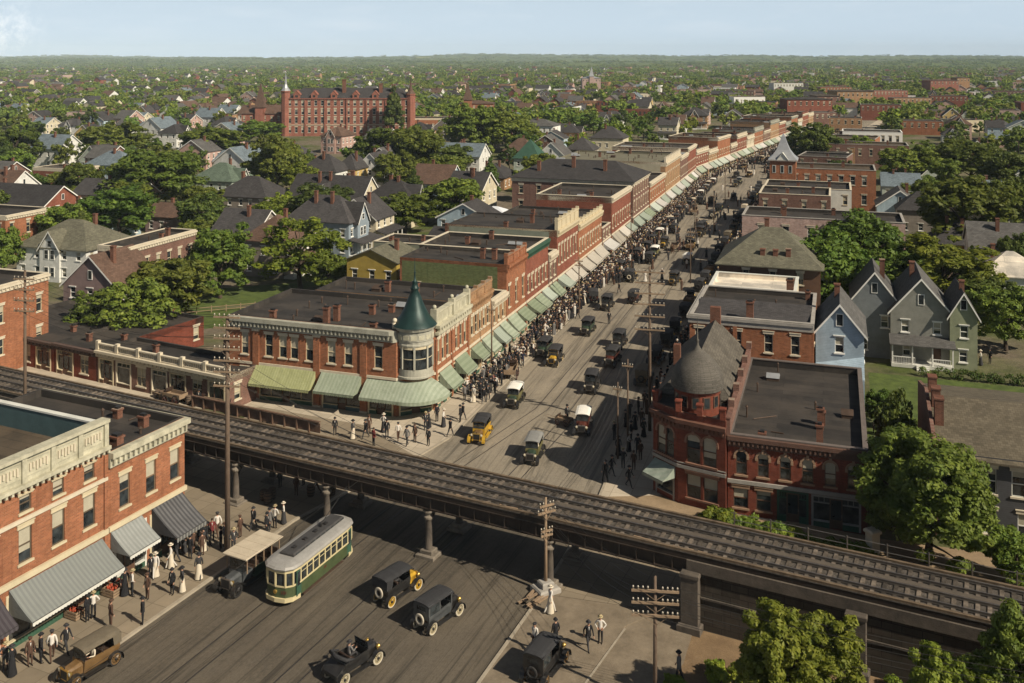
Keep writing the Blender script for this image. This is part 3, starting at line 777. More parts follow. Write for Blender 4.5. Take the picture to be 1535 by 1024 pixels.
for i in range(4):
    v, q, tv, tq = FARV[i]
    for nm, lf in (('olive', LEAF_OLIVE), ('green', LEAF_GREEN), ('dark', LEAF_DARK), ('bright', LEAF_BRIGHT)):
        FARM[nm, i] = np_mesh('tree', np.concatenate([v, tv]), np.concatenate([q, tq+len(v)]), [lf, BARK], midx=[0]*len(q)+[1]*4)
def far_tree(nm, i, loc, height, width, group):
    o = link('tree', FARM[nm, i], None, loc, random.uniform(0, 6.28), (width/8.6, width/8.6, height/9.6))
    return props(o, None, 'tree', group)

# ---------------------------------------------------------------- motor cars
def paint(name, c, rough=.36): return plain(name, c, rough, .4, 1.6, spec=.5, c2=(c[0]*1.2+.02, c[1]*1.2+.017, c[2]*1.2+.012))
P_BLACK = paint('black_enamel', (.014,.014,.015)); P_YELLOW = paint('yellow_enamel', (.42,.25,.022)); P_GREEN = paint('green_enamel', (.022,.042,.026)); P_RED = paint('maroon_enamel', (.075,.02,.014))
P_BROWN = paint('brown_enamel', (.14,.08,.03)); P_GREY = paint('grey_enamel', (.06,.066,.07)); P_LIME = paint('lime_enamel', (.14,.13,.05)); P_CRW = paint('cream_spoke', (.36,.31,.2)); P_BRASS = plain('brass', (.55,.36,.1), .3, .2, 2, metal=.8)
CANVAS_BLACK = plain('black_canvas', (.03,.03,.032), .85, .35, 2.0, bump=.2); CANVAS_GREY = plain('grey_canvas', (.2,.2,.19), .9, .25, 2.0, bump=.2); CANVAS_WHITE = plain('white_canvas', (.68,.66,.6), .9, .15, 2.0, bump=.2); CANVAS_TAN = plain('tan_canvas', (.42,.36,.27), .9, .2, 1.5, bump=.25)
RUBBER = plain('tyre_rubber', (.025,.024,.023), .85, .4, 3.0); RUBBER_PALE = plain('pale_rubber', (.42,.38,.3), .85, .25, 3.0); LEATHER = plain('seat_leather', (.04,.025,.018), .6, .3, 2.0)
LAMP = plain('lamp_lens', (.6,.55,.42), .15, .1, 2)
def wheel(M, x, y, r, rim, tyre, w=.1, name='wheel', spokes=12):
    sg = 1 if x > 0 else -1
    X = Matrix.Translation((x, y, r)) @ Matrix.Rotation(pi/2, 4, 'Y')
    hub = MB(); hub.lathe([(.0,-.09),(.075,-.09),(.085,0),(.075,.09),(.0,.09)], 10, M=X); wi = M.add(name, hub, IRON, smooth=True)
    t = MB(); t.lathe([(r-.085,-w/2),(r-.02,-w/2),(r,-w*.22),(r,w*.22),(r-.02,w/2),(r-.085,w/2),(r-.085,-w/2)], 24, M=X); M.add('tyre', t, tyre, wi, True)
    s = MB(); s.lathe([(r-.135,-w*.42),(r-.082,-w*.42),(r-.082,w*.42),(r-.135,w*.42),(r-.135,-w*.42)], 24, M=X)
    for k in range(spokes):
        a = 2*pi*k/spokes; s.path([X @ Vector((.06*cos(a),.06*sin(a),0)), X @ Vector(((r-.12)*cos(a),(r-.12)*sin(a),0))], [.026,.02], 5, caps=False)
    M.add('rim', s, rim, wi)
def fender(mb, x0, x1, y, r, a0, a1, tail=None, t=.02):
    pts = [(y + r*cos(a0+(a1-a0)*i/8), r*sin(a0+(a1-a0)*i/8)) for i in range(9)]
    if tail: pts.append(tail)
    n = len(pts); vs = []
    for (py, pz) in pts: vs += [(x0,py,pz+.36),(x1,py,pz+.36),(x0,py,pz+.36-t),(x1,py,pz+.36-t)]
    fs = []
    for i in range(n-1):
        a, b = i*4, (i+1)*4
        fs += [(a,a+1,b+1,b),(a+3,a+2,b+2,b+3),(a+1,a+3,b+3,b+1),(a+2,a,b,b+2)]
    mb.add(vs, fs)
def car_model(kind, body, top, rim, tyre=RUBBER, hood=None, trim=P_BLACK):
    """front is +y; wheelbase 2.6; kinds: sedan, touring, roadster, truck"""
    M = Model(); hood = hood or body; r = .40; wb = 1.3
    ch = MB(); 
    for x in (-.36, .36): ch.box(x-.05, x+.05, -1.75, 1.72, .42, .54)
    ch.box(-.62,.62,-wb-.04,-wb+.04,.36,.44); ch.box(-.62,.62,wb-.04,wb+.04,.36,.44); M.add('chassis', ch, trim)
    for x in (-.68, .68):
        for y in (-wb, wb): wheel(M, x, y, r, rim, tyre)
    for sg in (-1, 1):
        f = MB(); a, b = (.54, .84) if sg > 0 else (-.84, -.54)
        fender(f, a, b, wb, .48, -.15, 2.55, (.62, .16)); M.add('front_fender', f, trim, smooth=False)
        f = MB(); fender(f, a, b, -wb, .48, .55, 3.4); M.add('rear_fender', f, trim)
        f = MB(); f.box(a, b, -.82, .70, .38, .42); M.add('running_board', f, trim)
    # hood and radiator
    h = MB(); prof = lambda w, z0, z1: [(-w,z0),(-w,z1-.12),(-w*.62,z1),(w*.62,z1),(w,z1-.12),(w,z0)]
    A, B = prof(.42,.52,1.12), prof(.34,.52,1.04)
    vs = [(x, .62, z) for x, z in A] + [(x, 1.5, z) for x, z in B]; n = 6
    h.add(vs, [(i, i+1, n+i+1, n+i) for i in range(5)] + [tuple(range(6)), tuple(range(11, 5, -1))])
    for k in range(6):
        for x in (-1, 1): h.box(x*.40-.02, x*.40+.02, .78+k*.1, .81+k*.1, .68, .92)
    M.add('hood', h, hood)
    g = MB(); g.bbox(-.36,.36,1.5,1.6,.46,1.1,.05); rd = M.add('radiator', g, P_BRASS if rim in (P_YELLOW,) or hood is P_BROWN else STEEL)
    q = MB(); q.box(-.3,.3,1.6,1.607,.52,1.0); q.tube((0,1.55,1.08),(0,1.55,1.18),.035); M.add('radiator_grille', q, IRON, rd)
    for x in (-.46, .46):
        q = MB(); X = Matrix.Translation((x,1.5,.92)) @ Matrix.Rotation(-pi/2, 4, 'X'); q.lathe([(.0,-.12),(.08,-.1),(.125,.02),(.13,.08)], 12, M=X); q.tube((x,1.5,.55),(x,1.5,.82),.018, n=5)
        hi = M.add('headlight', q, P_BRASS, smooth=True); q = MB(); q.lathe([(.12,.075),(.07,.095),(.001,.1)], 12, M=X); M.add('lens', q, LAMP, hi)
    # tub
    L0 = -1.62 if kind != 'roadster' else -1.2
    def tub(y0, y1, z1, w=.66):
        t = MB(); t.add([(-.52,y0+.08,.5),(.52,y0+.08,.5),(.5,y1,.5),(-.5,y1,.5),(-w,y0,z1-.18),(w,y0,z1-.18),(.58,y1,z1-.18),(-.58,y1,z1-.18),(-w,y0,z1),(w,y0,z1),(.58,y1,z1),(-.58,y1,z1)],
            [(0,3,2,1),(0,1,5,4),(1,2,6,5),(2,3,7,6),(3,0,4,7),(4,5,9,8),(5,6,10,9),(6,7,11,10),(7,4,8,11)])
        t.add([(-w+.06,y0+.06,z1),(w-.06,y0+.06,z1),(.52,y1-.06,z1),(-.52,y1-.06,z1),(-w+.06,y0+.06,.72),(w-.06,y0+.06,.72),(.52,y1-.06,.72),(-.52,y1-.06,.72),(-w,y0,z1),(w,y0,z1),(.58,y1,z1),(-.58,y1,z1)],
            [(0,1,5,4),(1,2,6,5),(2,3,7,6),(3,0,4,7),(4,5,6,7),(8,9,1,0),(9,10,2,1),(10,11,3,2),(11,8,0,3)], 0)
        return t
    if kind == 'truck':
        M.add('body', tub(-.05, .66, 1.12), body)
        b = MB(); b.box(-.78,.78,-1.95,-.1,.62,.74); b.box(-.78,-.74,-1.95,-.1,.74,1.05); b.box(.74,.78,-1.95,-.1,.74,1.05); b.box(-.74,.74,-1.95,-1.91,.74,1.05); b.box(-.74,.74,-.14,-.1,.74,1.05)
        bi = M.add('cargo_bed', b, body)
        b = MB(); random.seed(5)
        for k in range(7): x, y = random.uniform(-.5,.3), random.uniform(-1.8,-.6); b.bbox(x,x+.35,y,y+.4,.76,1.05+random.uniform(0,.15),.02)
        M.add('load', b, WOODPALE, bi)
    else: M.add('body', tub(L0, .66, 1.18), body)
    seats = [(-.15, .5)] if kind in ('roadster', 'truck') else [(-.05, .5), (-1.05, .5)]
    for y, z in seats:
        s = MB(); s.bbox(-.5,.5,y-.45,y+.12,.72,.9,.05); s.bbox(-.5,.5,y-.56,y-.42,.8,1.3,.05); M.add('seat', s, LEATHER)
    st = MB(); X = Matrix.Translation((-.24,.3,1.22)) @ Matrix.Rotation(.9, 4, 'X')
    st.lathe([(.17,-.012),(.19,0),(.17,.012),(.155,0),(.17,-.012)], 16, M=X); st.tube((-.24,.3,1.22),(-.24,.68,.9),.018, n=5); st.tube(X @ Vector((-.17,0,0)), X @ Vector((.17,0,0)),.012, n=4); M.add('steering_wheel', st, IRON)
    ws = MB()
    for x in (-.55,.55): ws.tube((x,.66,1.12),(x,.58,1.76 if kind != 'roadster' else 1.6),.018, n=5)
    zt = 1.76 if kind != 'roadster' else 1.6
    ws.tube((-.55,.58,zt),(.55,.58,zt),.018, n=5); ws.tube((-.55,.63,1.42),(.55,.63,1.42),.012, n=5); wi = M.add('windshield', ws, P_BRASS if rim is P_YELLOW else IRON)
    g = MB(); g.add([(-.54,.655,1.14),(.54,.655,1.14),(.54,.585,zt-.02),(-.54,.585,zt-.02)], [(0,1,2,3)]); M.add('pane', g, GLASS, wi)
    if kind in ('sedan', 'touring', 'truck'):
        y0 = {'sedan': -1.66, 'touring': -1.72, 'truck': -.5}[kind]; z = 1.98 if kind == 'sedan' else 1.92
        t = MB(); nx, ny = 6, 8; vs = []
        for j in range(ny+1):
            for i in range(nx+1):
                u, v = i/nx*2-1, j/ny*2-1
                vs.append((u*.70, y0+(.74-y0)*(v+1)/2, z - .06*u*u - .05*v**4 - .07*abs(u)**6 + (0 if kind == 'sedan' else .025*abs(sin(v*5)))))
        fs = [(j*(nx+1)+i, j*(nx+1)+i+1, (j+1)*(nx+1)+i+1, (j+1)*(nx+1)+i) for j in range(ny) for i in range(nx)]
        n = len(vs); t.add(vs+[(x,y,zz-.05) for x,y,zz in vs], fs+[(d+n,c+n,b+n,a+n) for a,b,c,d in fs])
        edge = [j*(nx+1) for j in range(ny+1)]; edge2 = [j*(nx+1)+nx for j in range(ny+1)]; e3 = list(range(nx+1)); e4 = list(range(ny*(nx+1), n))
        for e in (edge, edge2, e3, e4): t.add([vs[i] for i in e]+[(vs[i][0],vs[i][1],vs[i][2]-.05) for i in e], [(i,i+1,len(e)+i+1,len(e)+i) for i in range(len(e)-1)])
        ri = M.add('roof', t, top)
        if kind == 'sedan':
            p = MB(); 
            for x in (-.645,.645):
                for ya, yb in ((-1.62,-1.5),(-.62,-.52),(.5,.6)): p.box(min(x,x*.96),max(x,x*.96),ya,yb,1.16,1.88)
                p.box(min(x,x*.96),max(x,x*.96),-1.5,.5,1.8,1.87)
            p.box(-.62,-.36,-1.63,-1.58,1.16,1.88); p.box(.36,.62,-1.63,-1.58,1.16,1.88); p.box(-.36,.36,-1.63,-1.58,1.16,1.42); p.box(-.36,.36,-1.63,-1.58,1.72,1.88)
            pi_ = M.add('window_post', p, body, ri)
            g = MB(); g.box(-.36,.36,-1.61,-1.60,1.42,1.72)
            for x in (-.63,.63): g.add([(x,-1.5,1.18),(x,-.62,1.18),(x,-.62,1.8),(x,-1.5,1.8)],[(0,1,2,3)])
            M.add('side_window', g, GLASS)
        else:
            p = MB()
            for x in (-.62,.62):
                p.tube((x,y0+.1,1.15),(x*1.05,y0+.08,z-.1),.02, n=5); p.tube((x,.6,1.7),(x*1.05,.66,z-.1),.015, n=5)
                if kind == 'touring': p.tube((x,-.5,1.15),(x*1.05,-.5,z-.1),.015, n=5)
            M.add('roof_bow', p, IRON, ri)
            if kind == 'touring':
                b = MB(); b.add([(-.66,y0,1.2),(.66,y0,1.2),(.7,y0+.02,z-.12),(-.7,y0+.02,z-.12)],[(0,1,2,3)])
                for x in (-1,1): b.add([(x*.67,y0,1.2),(x*.67,y0+.5,1.2),(x*.7,y0+.62,z-.1),(x*.7,y0+.02,z-.12)],[(0,1,2,3)])
                M.add('back_curtain', b, top, ri)
    if kind == 'roadster':
        d = MB(); d.add([(-.64,-1.2,1.1),(.64,-1.2,1.1),(.56,-1.78,.72),(-.56,-1.78,.72),(-.64,-1.2,.52),(.64,-1.2,.52),(.56,-1.78,.52),(-.56,-1.78,.52)],[(0,3,2,1),(0,4,7,3),(1,2,6,5),(2,3,7,6),(0,1,5,4),(4,5,6,7)]); M.add('rear_deck', d, body)
        d = MB(); d.path([(-.68,-.55,1.22),(-.7,-1.15,1.42),(0,-1.34,1.46),(.7,-1.15,1.42),(.68,-.55,1.22)], [.05,.11,.13,.11,.05], 7); M.add('folded_top', d, top, smooth=True)
    sp = MB(); X = Matrix.Translation((0,-1.78,.95)) @ Matrix.Rotation(pi/2, 4, 'X')
    if kind in ('sedan','touring'): sp.lathe([(.2,-.05),(.34,-.05),(.37,0),(.34,.05),(.2,.05),(.2,-.05)], 18, M=X); M.add('spare_tyre', sp, tyre, smooth=True)
    return M
CARS = dict(
  black_sedan=car_model('sedan', P_GREY, CANVAS_BLACK, P_CRW, RUBBER_PALE, P_BLACK), black_touring=car_model('touring', P_BLACK, CANVAS_BLACK, P_YELLOW, RUBBER), yellow_touring=car_model('touring', P_YELLOW, CANVAS_BLACK, P_YELLOW, RUBBER, P_BROWN, P_YELLOW),
  black_yellow=car_model('touring', P_BLACK, CANVAS_BLACK, P_YELLOW, RUBBER_PALE, P_YELLOW), lime_grey=car_model('touring', P_LIME, CANVAS_GREY, P_LIME, RUBBER, P_GREEN), white_top=car_model('touring', P_LIME, CANVAS_WHITE, P_LIME, RUBBER, P_GREEN),
  maroon_white=car_model('touring', P_RED, CANVAS_WHITE, P_RED), maroon=car_model('touring', P_RED, CANVAS_BLACK, P_RED), roadster=car_model('roadster', P_BLACK, CANVAS_BLACK, P_CRW, RUBBER_PALE), green_touring=car_model('touring', P_GREEN, CANVAS_BLACK, P_LIME), plain_sedan=car_model('sedan', P_BLACK, CANVAS_BLACK, P_BROWN),
  drab_touring=car_model('touring', P_BROWN, plain('drab_canvas', (.12,.1,.07), .9, .3, 2.0, bump=.2), P_BROWN),
  brown_touring=car_model('touring', P_BROWN, CANVAS_TAN, P_BROWN), truck=car_model('truck', P_BROWN, CANVAS_BLACK, P_BROWN))
CARLOOK = dict(black_sedan='black and grey sedan', black_touring='black touring car', yellow_touring='yellow touring car', black_yellow='black and yellow car', lime_grey='olive car with grey top', white_top='green car with white top', maroon_white='maroon car with white top', maroon='maroon touring car', roadster='black open roadster', green_touring='dark green touring car', plain_sedan='black closed sedan', brown_touring='brown car with tan top', drab_touring='dusty brown car with drab top', truck='brown flatbed truck')
def car(kind, p, rz, label=None, group='motor cars on the streets', flat=False):
    f = CARS[kind].flat if flat else CARS[kind].place
    return f('truck' if kind == 'truck' else 'motor_car', label, 'truck' if kind == 'truck' else 'car', p, rz, None, group)

# ---------------------------------------------------------------- people
SKIN = plain('skin', (.42,.24,.16), .6, .1, 4); HAIR = plain('hair', (.035,.022,.015), .8, .3, 4); CL_BLACK = plain('black_cloth', (.014,.014,.016), .9, .35, 3); CL_CHAR = plain('charcoal_cloth', (.035,.034,.036), .9, .3, 3)
CL_BROWN = plain('brown_cloth', (.075,.042,.028), .9, .3, 3); CL_WHITE = plain('white_cotton', (.52,.49,.44), .9, .12, 3); CL_CREAM = plain('cream_cotton', (.52,.46,.36), .9, .15, 3); CL_NAVY = plain('navy_cloth', (.02,.024,.045), .9, .3, 3); CL_GREY = plain('grey_cloth', (.14,.135,.13), .9, .25, 3); CL_WINE = plain('wine_cloth', (.14,.025,.025), .9, .3, 3)
SHOE = plain('shoe_leather', (.018,.013,.01), .5, .3, 3); STRAW = plain('straw', (.36,.29,.16), .85, .2, 4); EYE = plain('eye_dark', (.02,.015,.012), .3, .1, 4)
def pose_mesh(P):
    """one continuous skinned body; P maps joint names to positions"""
    J = []; R = []; E = []; T = []
    def nd(p, r, par, tag):
        J.append(Vector(p)); R.append(r); T.append(tag)
        if par is not None: E.append((par, len(J)-1))
        return len(J)-1
    pel = nd(P['pelvis'], (.155,.115), None, 'coat'); wai = nd(Vector(P['pelvis']).lerp(Vector(P['chest']), .45), (.15,.11), pel, 'coat'); che = nd(P['chest'], (.175,.125), wai, 'coat')
    nb = nd(Vector(P['chest']).lerp(Vector(P['neck']), .75), (.09,.075), che, 'coat'); ne = nd(P['neck'], (.055,.055), nb, 'skin')
    hd = Vector(P['head']); fw = Vector(P.get('face', (0,1,0)))
    h1 = nd(hd + Vector((0,0,-.06))+fw*.015, (.066,.075), ne, 'skin'); h2 = nd(hd + Vector((0,0,.02)), (.076,.092), h1, 'skin'); nd(hd + Vector((0,0,.09))-fw*.01, (.055,.065), h2, 'skin')
    for s in 'lr':
        sg = -1 if s == 'l' else 1
        sh_ = nd(P[s+'sh'], (.072,.07), nb, 'coat'); el = nd(P[s+'el'], (.052,.052), sh_, 'coat'); wr = nd(P[s+'wr'], (.036,.036), el, 'coat')
        d = (Vector(P[s+'wr'])-Vector(P[s+'el'])).normalized(); side = Vector((sg*.0,1,0)); side = (side - d*side.dot(d)).normalized(); inn = d.cross(side)*(-sg)
        pal = nd(Vector(P[s+'wr'])+d*.055, (.036,.022), wr, 'skin'); kn = nd(Vector(P[s+'wr'])+d*.09, (.038,.02), pal, 'skin')
        for k, ln in enumerate((.034,.04,.038,.03)):
            b0 = Vector(P[s+'wr'])+d*.1+side*(.027-.018*k); f1 = nd(b0, (.0095,.0095), kn, 'skin'); f2 = nd(b0+d*ln+inn*.006, (.009,.009), f1, 'skin'); nd(b0+d*ln*1.6+inn*.022, (.0075,.0075), f2, 'skin')
        t1 = nd(Vector(P[s+'wr'])+d*.05+side*.042, (.011,.011), pal, 'skin'); nd(Vector(P[s+'wr'])+d*.09+side*.055+inn*.012, (.009,.009), t1, 'skin')
        hp = nd(P[s+'hip'], (.098,.1), pel, 'legs'); kn_ = nd(P[s+'kn'], (.068,.07), hp, 'legs'); cf = nd(Vector(P[s+'kn']).lerp(Vector(P[s+'an']), .35), (.06,.064), kn_, 'legs'); an = nd(P[s+'an'], (.045,.048), cf, 'legs')
        ft = Vector(P.get(s+'ft', (0,1,0))); he = nd(Vector(P[s+'an'])+Vector((0,0,-.05)), (.042,.035), an, 'shoe'); nd(Vector(P[s+'an'])+ft*.16+Vector((0,0,-.062)), (.04,.024), he, 'shoe')
    me = bpy.data.meshes.new('person_body'); me.from_pydata([tuple(j) for j in J], E, [])
    o = bpy.data.objects.new('person_body', me); col.objects.link(o)
    md = o.modifiers.new('s', 'SKIN'); md.use_smooth_shade = True; md.branch_smoothing = .4
    for i, r in enumerate(R):
        sv = me.skin_vertices[0].data[i]; sv.radius = r; sv.use_root = (i == 0)
    o.modifiers.new('u', 'SUBSURF').levels = 1
    dg = bpy.context.evaluated_depsgraph_get(); dg.update()
    ev = bpy.data.meshes.new_from_object(o.evaluated_get(dg))
    vs = [tuple(v.co) for v in ev.vertices]; fs = [tuple(p.vertices) for p in ev.polygons]
    bpy.data.objects.remove(o); bpy.data.meshes.remove(me); bpy.data.meshes.remove(ev)
    mb = MB(); slot = dict(skin=0, coat=1, legs=2, shoe=3)
    seg = [(J[a], J[b], T[b]) for a, b in E]
    tags = []
    for f in fs:
        c = Vector((0,0,0))
        for i in f: c += Vector(vs[i])
        c /= len(f); best = None
        for a, b, t in seg:
            d = b-a; u = max(0, min(1, (c-a).dot(d)/max(1e-9, d.length_squared))); q = (a+d*u-c).length
            if best is None or q < best[0]: best = (q, t)
        tags.append(slot[best[1]])
    mb.v = vs; mb.f = fs; mb.m = tags
    # nose, ears, eyes, mouth
    rt = fw.cross(Vector((0,0,1)))
    mb.ball(hd+fw*.088+Vector((0,0,-.012)), .016, 0, 6, 4, 1.3)
    for s in (-1,1):
        mb.ball(hd+rt*s*.075+Vector((0,0,-.005)), .02, 0, 6, 4, 1.4); mb.ball(hd+fw*.078+rt*s*.03+Vector((0,0,.022)), .0095, 4, 6, 4)
    m = hd+fw*.078+Vector((0,0,-.052)); mb.add([m+rt*.022, m-rt*.022, m-rt*.02+Vector((0,0,-.008))+fw*.004, m+rt*.02+Vector((0,0,-.008))+fw*.004], [(0,1,2,3)], 4)
    return mb
def stand(lean=0, la=(0,0), step=0.0, hips=False, lift=None):
    P = dict(pelvis=(0,0,.93), chest=(0,.0+lean*.3,1.28), neck=(0,.01+lean*.45,1.49), head=(0,.02+lean*.5,1.62))
    for s, g in (('l',-1),('r',1)):
        f = step*g
        P[s+'sh'] = (g*.175, lean*.4, 1.41); P[s+'hip'] = (g*.085, 0, .9); P[s+'kn'] = (g*.1, f*.22+.03*abs(step), .5); P[s+'an'] = (g*.1, f*.42-(.08 if f < 0 else 0), .085+(.05*step if f < 0 else 0))
        P[s+'el'] = (g*.25, -f*.16-.03, 1.13); P[s+'wr'] = (g*.25, -f*.26+.08, .89)
        if hips: P[s+'el'] = (g*.36, -.06, 1.16); P[s+'wr'] = (g*.2, .08, 1.0)
    if lift: P['rel'] = (.3, .16, 1.2); P['rwr'] = (.2, .36, 1.32)
    return P
def sit():
    P = stand(lift=False)
    for s, g in (('l',-1),('r',1)): P[s+'kn'] = (g*.12, .44, .93); P[s+'an'] = (g*.12, .55, .56); P[s+'el'] = (g*.27, .1, 1.16); P[s+'wr'] = (g*.17, .36, 1.2)
    return P
POSES = [pose_mesh(stand()), pose_mesh(stand(step=.75, lean=.05)), pose_mesh(stand(hips=True)), pose_mesh(stand(lift=True)), pose_mesh(stand(step=-.45)), pose_mesh(sit())]
def hat_mb(kind):
    m = MB(); z = 1.685
    if kind == 'bowler': m.lathe([(.15,z-.012),(.155,z),(.105,z+.01),(.1,z+.06),(.075,z+.105),(.001,z+.12)], 16, (0,.02), 0, sy=1.15)
    elif kind == 'boater': m.lathe([(.17,z),(.17,z+.015),(.098,z+.018),(.098,z+.1),(.001,z+.102)], 16, (0,.02), 0, sy=1.1); m.lathe([(.101,z+.02),(.101,z+.055)], 16, (0,.02), 1, sy=1.1)
    elif kind == 'cap': m.lathe([(.1,z-.01),(.135,z+.03),(.115,z+.06),(.001,z+.07)], 14, (0,.03), 0, sy=1.15); m.add([(-.08,.1,z-.005),(.08,.1,z-.005),(.05,.19,z-.02),(-.05,.19,z-.02)], [(0,1,2,3)])
    elif kind == 'fedora': m.lathe([(.17,z-.005),(.16,z+.004),(.1,z+.012),(.092,z+.08),(.06,z+.115),(.001,z+.1)], 16, (0,.02), 0, sy=1.15); m.lathe([(.1,z+.015),(.097,z+.045)], 16, (0,.02), 1, sy=1.15)
    elif kind == 'broad': m.lathe([(.2,z+.0),(.19,z+.015),(.11,z+.03),(.1,z+.1),(.06,z+.13),(.001,z+.13)], 18, (0,.01), 0, sy=1.0); m.lathe([(.115,z+.03),(.11,z+.065)], 18, (0,.01), 1)
    return m
def person_model(pose, coat, legs, hat=None, hatmat=None, jacket=True, skirt=None, arms=None):
    M = Model(); b = MB(); s = POSES[pose]; b.v, b.f, b.m = s.v, s.f, s.m
    bi = M.add('body', b, [SKIN, coat, legs, SHOE, EYE], smooth=True)
    h = MB(); h.lathe([(.082,1.60),(.094,1.66),(.08,1.715),(.04,1.74),(.001,1.745)], 12, (0,.005), sy=1.1); 
    if skirt: h.ball((0,-.07,1.66), .06)
    M.add('hair', h, HAIR, bi, True)
    if jacket:
        j = MB(); prof = [(.17,.0,.80),(.172,.0,.92),(.158,.0,1.08),(.175,.0,1.25),(.165,.0,1.38),(.09,.0,1.47)]
        j.lathe([(r, z) for r, _, z in prof], 16, (0,.005), sy=.74); j.lathe([(.165,.8),(.158,1.0)], 16, (0,.005), sy=.74)
        ji = M.add('jacket', j, coat, bi, True)
        c = MB(); c.add([(-.035,.125,1.43),(.035,.125,1.43),(0,.142,1.2)], [(0,1,2)]); M.add('shirt_front', c, CL_WHITE, bi)
    if skirt:
        k = MB(); n = 18; prof = [(.13,1.06),(.17,.92),(.19,.7),(.22,.4),(.27,.07)]
        vs = []
        for r, z in prof:
            for i in range(n): 
                a = 2*pi*i/n; rr = r*(1+(.07*(i % 2))*(1.1-z)); vs.append((rr*cos(a), rr*.9*sin(a)-.02*(1-z), z))
        k.add(vs, [(j*n+i, j*n+(i+1) % n, (j+1)*n+(i+1) % n, (j+1)*n+i) for j in range(4) for i in range(n)]); M.add('skirt', k, skirt, bi, True)
    if hat: M.add('hat', hat_mb(hat), [hatmat, CL_BLACK], bi, True)
    return M
PEOPLE = {
 'man in black suit and bowler hat': person_model(0, CL_BLACK, CL_BLACK, 'bowler', CL_BLACK), 'man in black suit, walking': person_model(1, CL_BLACK, CL_CHAR, 'fedora', CL_CHAR), 'man in brown suit and cap': person_model(0, CL_BROWN, CL_BROWN, 'cap', CL_BROWN), 'man in charcoal suit and straw hat': person_model(2, CL_CHAR, CL_CHAR, 'boater', STRAW),
 'man in white shirt, dark trousers': person_model(1, CL_WHITE, CL_BROWN, 'cap', CL_CHAR, jacket=False), 'man in white shirt and straw hat': person_model(2, CL_WHITE, CL_BLACK, 'boater', STRAW, jacket=False), 'man in navy suit, arm raised': person_model(3, CL_NAVY, CL_BLACK, 'fedora', CL_BROWN), 'man in grey suit, walking': person_model(4, CL_GREY, CL_CHAR, 'bowler', CL_BLACK),
 'bareheaded man in wine red coat': person_model(0, CL_WINE, CL_BLACK), 'woman in long white dress': person_model(1, CL_WHITE, CL_WHITE, 'broad', CL_CREAM, jacket=False, skirt=CL_CREAM), 'woman in cream skirt, dark jacket': person_model(4, CL_CHAR, CL_CHAR, 'broad', CL_BLACK, jacket=True, skirt=CL_CREAM), 'woman in long black dress': person_model(0, CL_BLACK, CL_BLACK, 'broad', CL_CHAR, jacket=False, skirt=CL_BLACK), 'woman in white blouse, dark skirt': person_model(2, CL_WHITE, CL_BLACK, 'broad', CL_CREAM, jacket=False, skirt=CL_CHAR)}
DRIVERS = [person_model(5, CL_BLACK, CL_CHAR, 'cap', CL_BROWN, jacket=False), person_model(5, CL_GREY, CL_CHAR, 'fedora', CL_CHAR, jacket=False), person_model(5, CL_CREAM, CL_BROWN, 'boater', STRAW, jacket=False)]
def person(look, p, rz=None, label=None, key=None, group=None, flat=False, z=.14):
    M = PEOPLE[look]; s = random.uniform(.95, 1.04)
    o = (M.flat if flat else M.place)('person', label, 'person', (p[0], p[1], z), random.uniform(0, 6.28) if rz is None else rz, s, group)
    if key: AUTO.append((o, look, 'person', Vector((p[0], p[1], 0)), key))
    return o
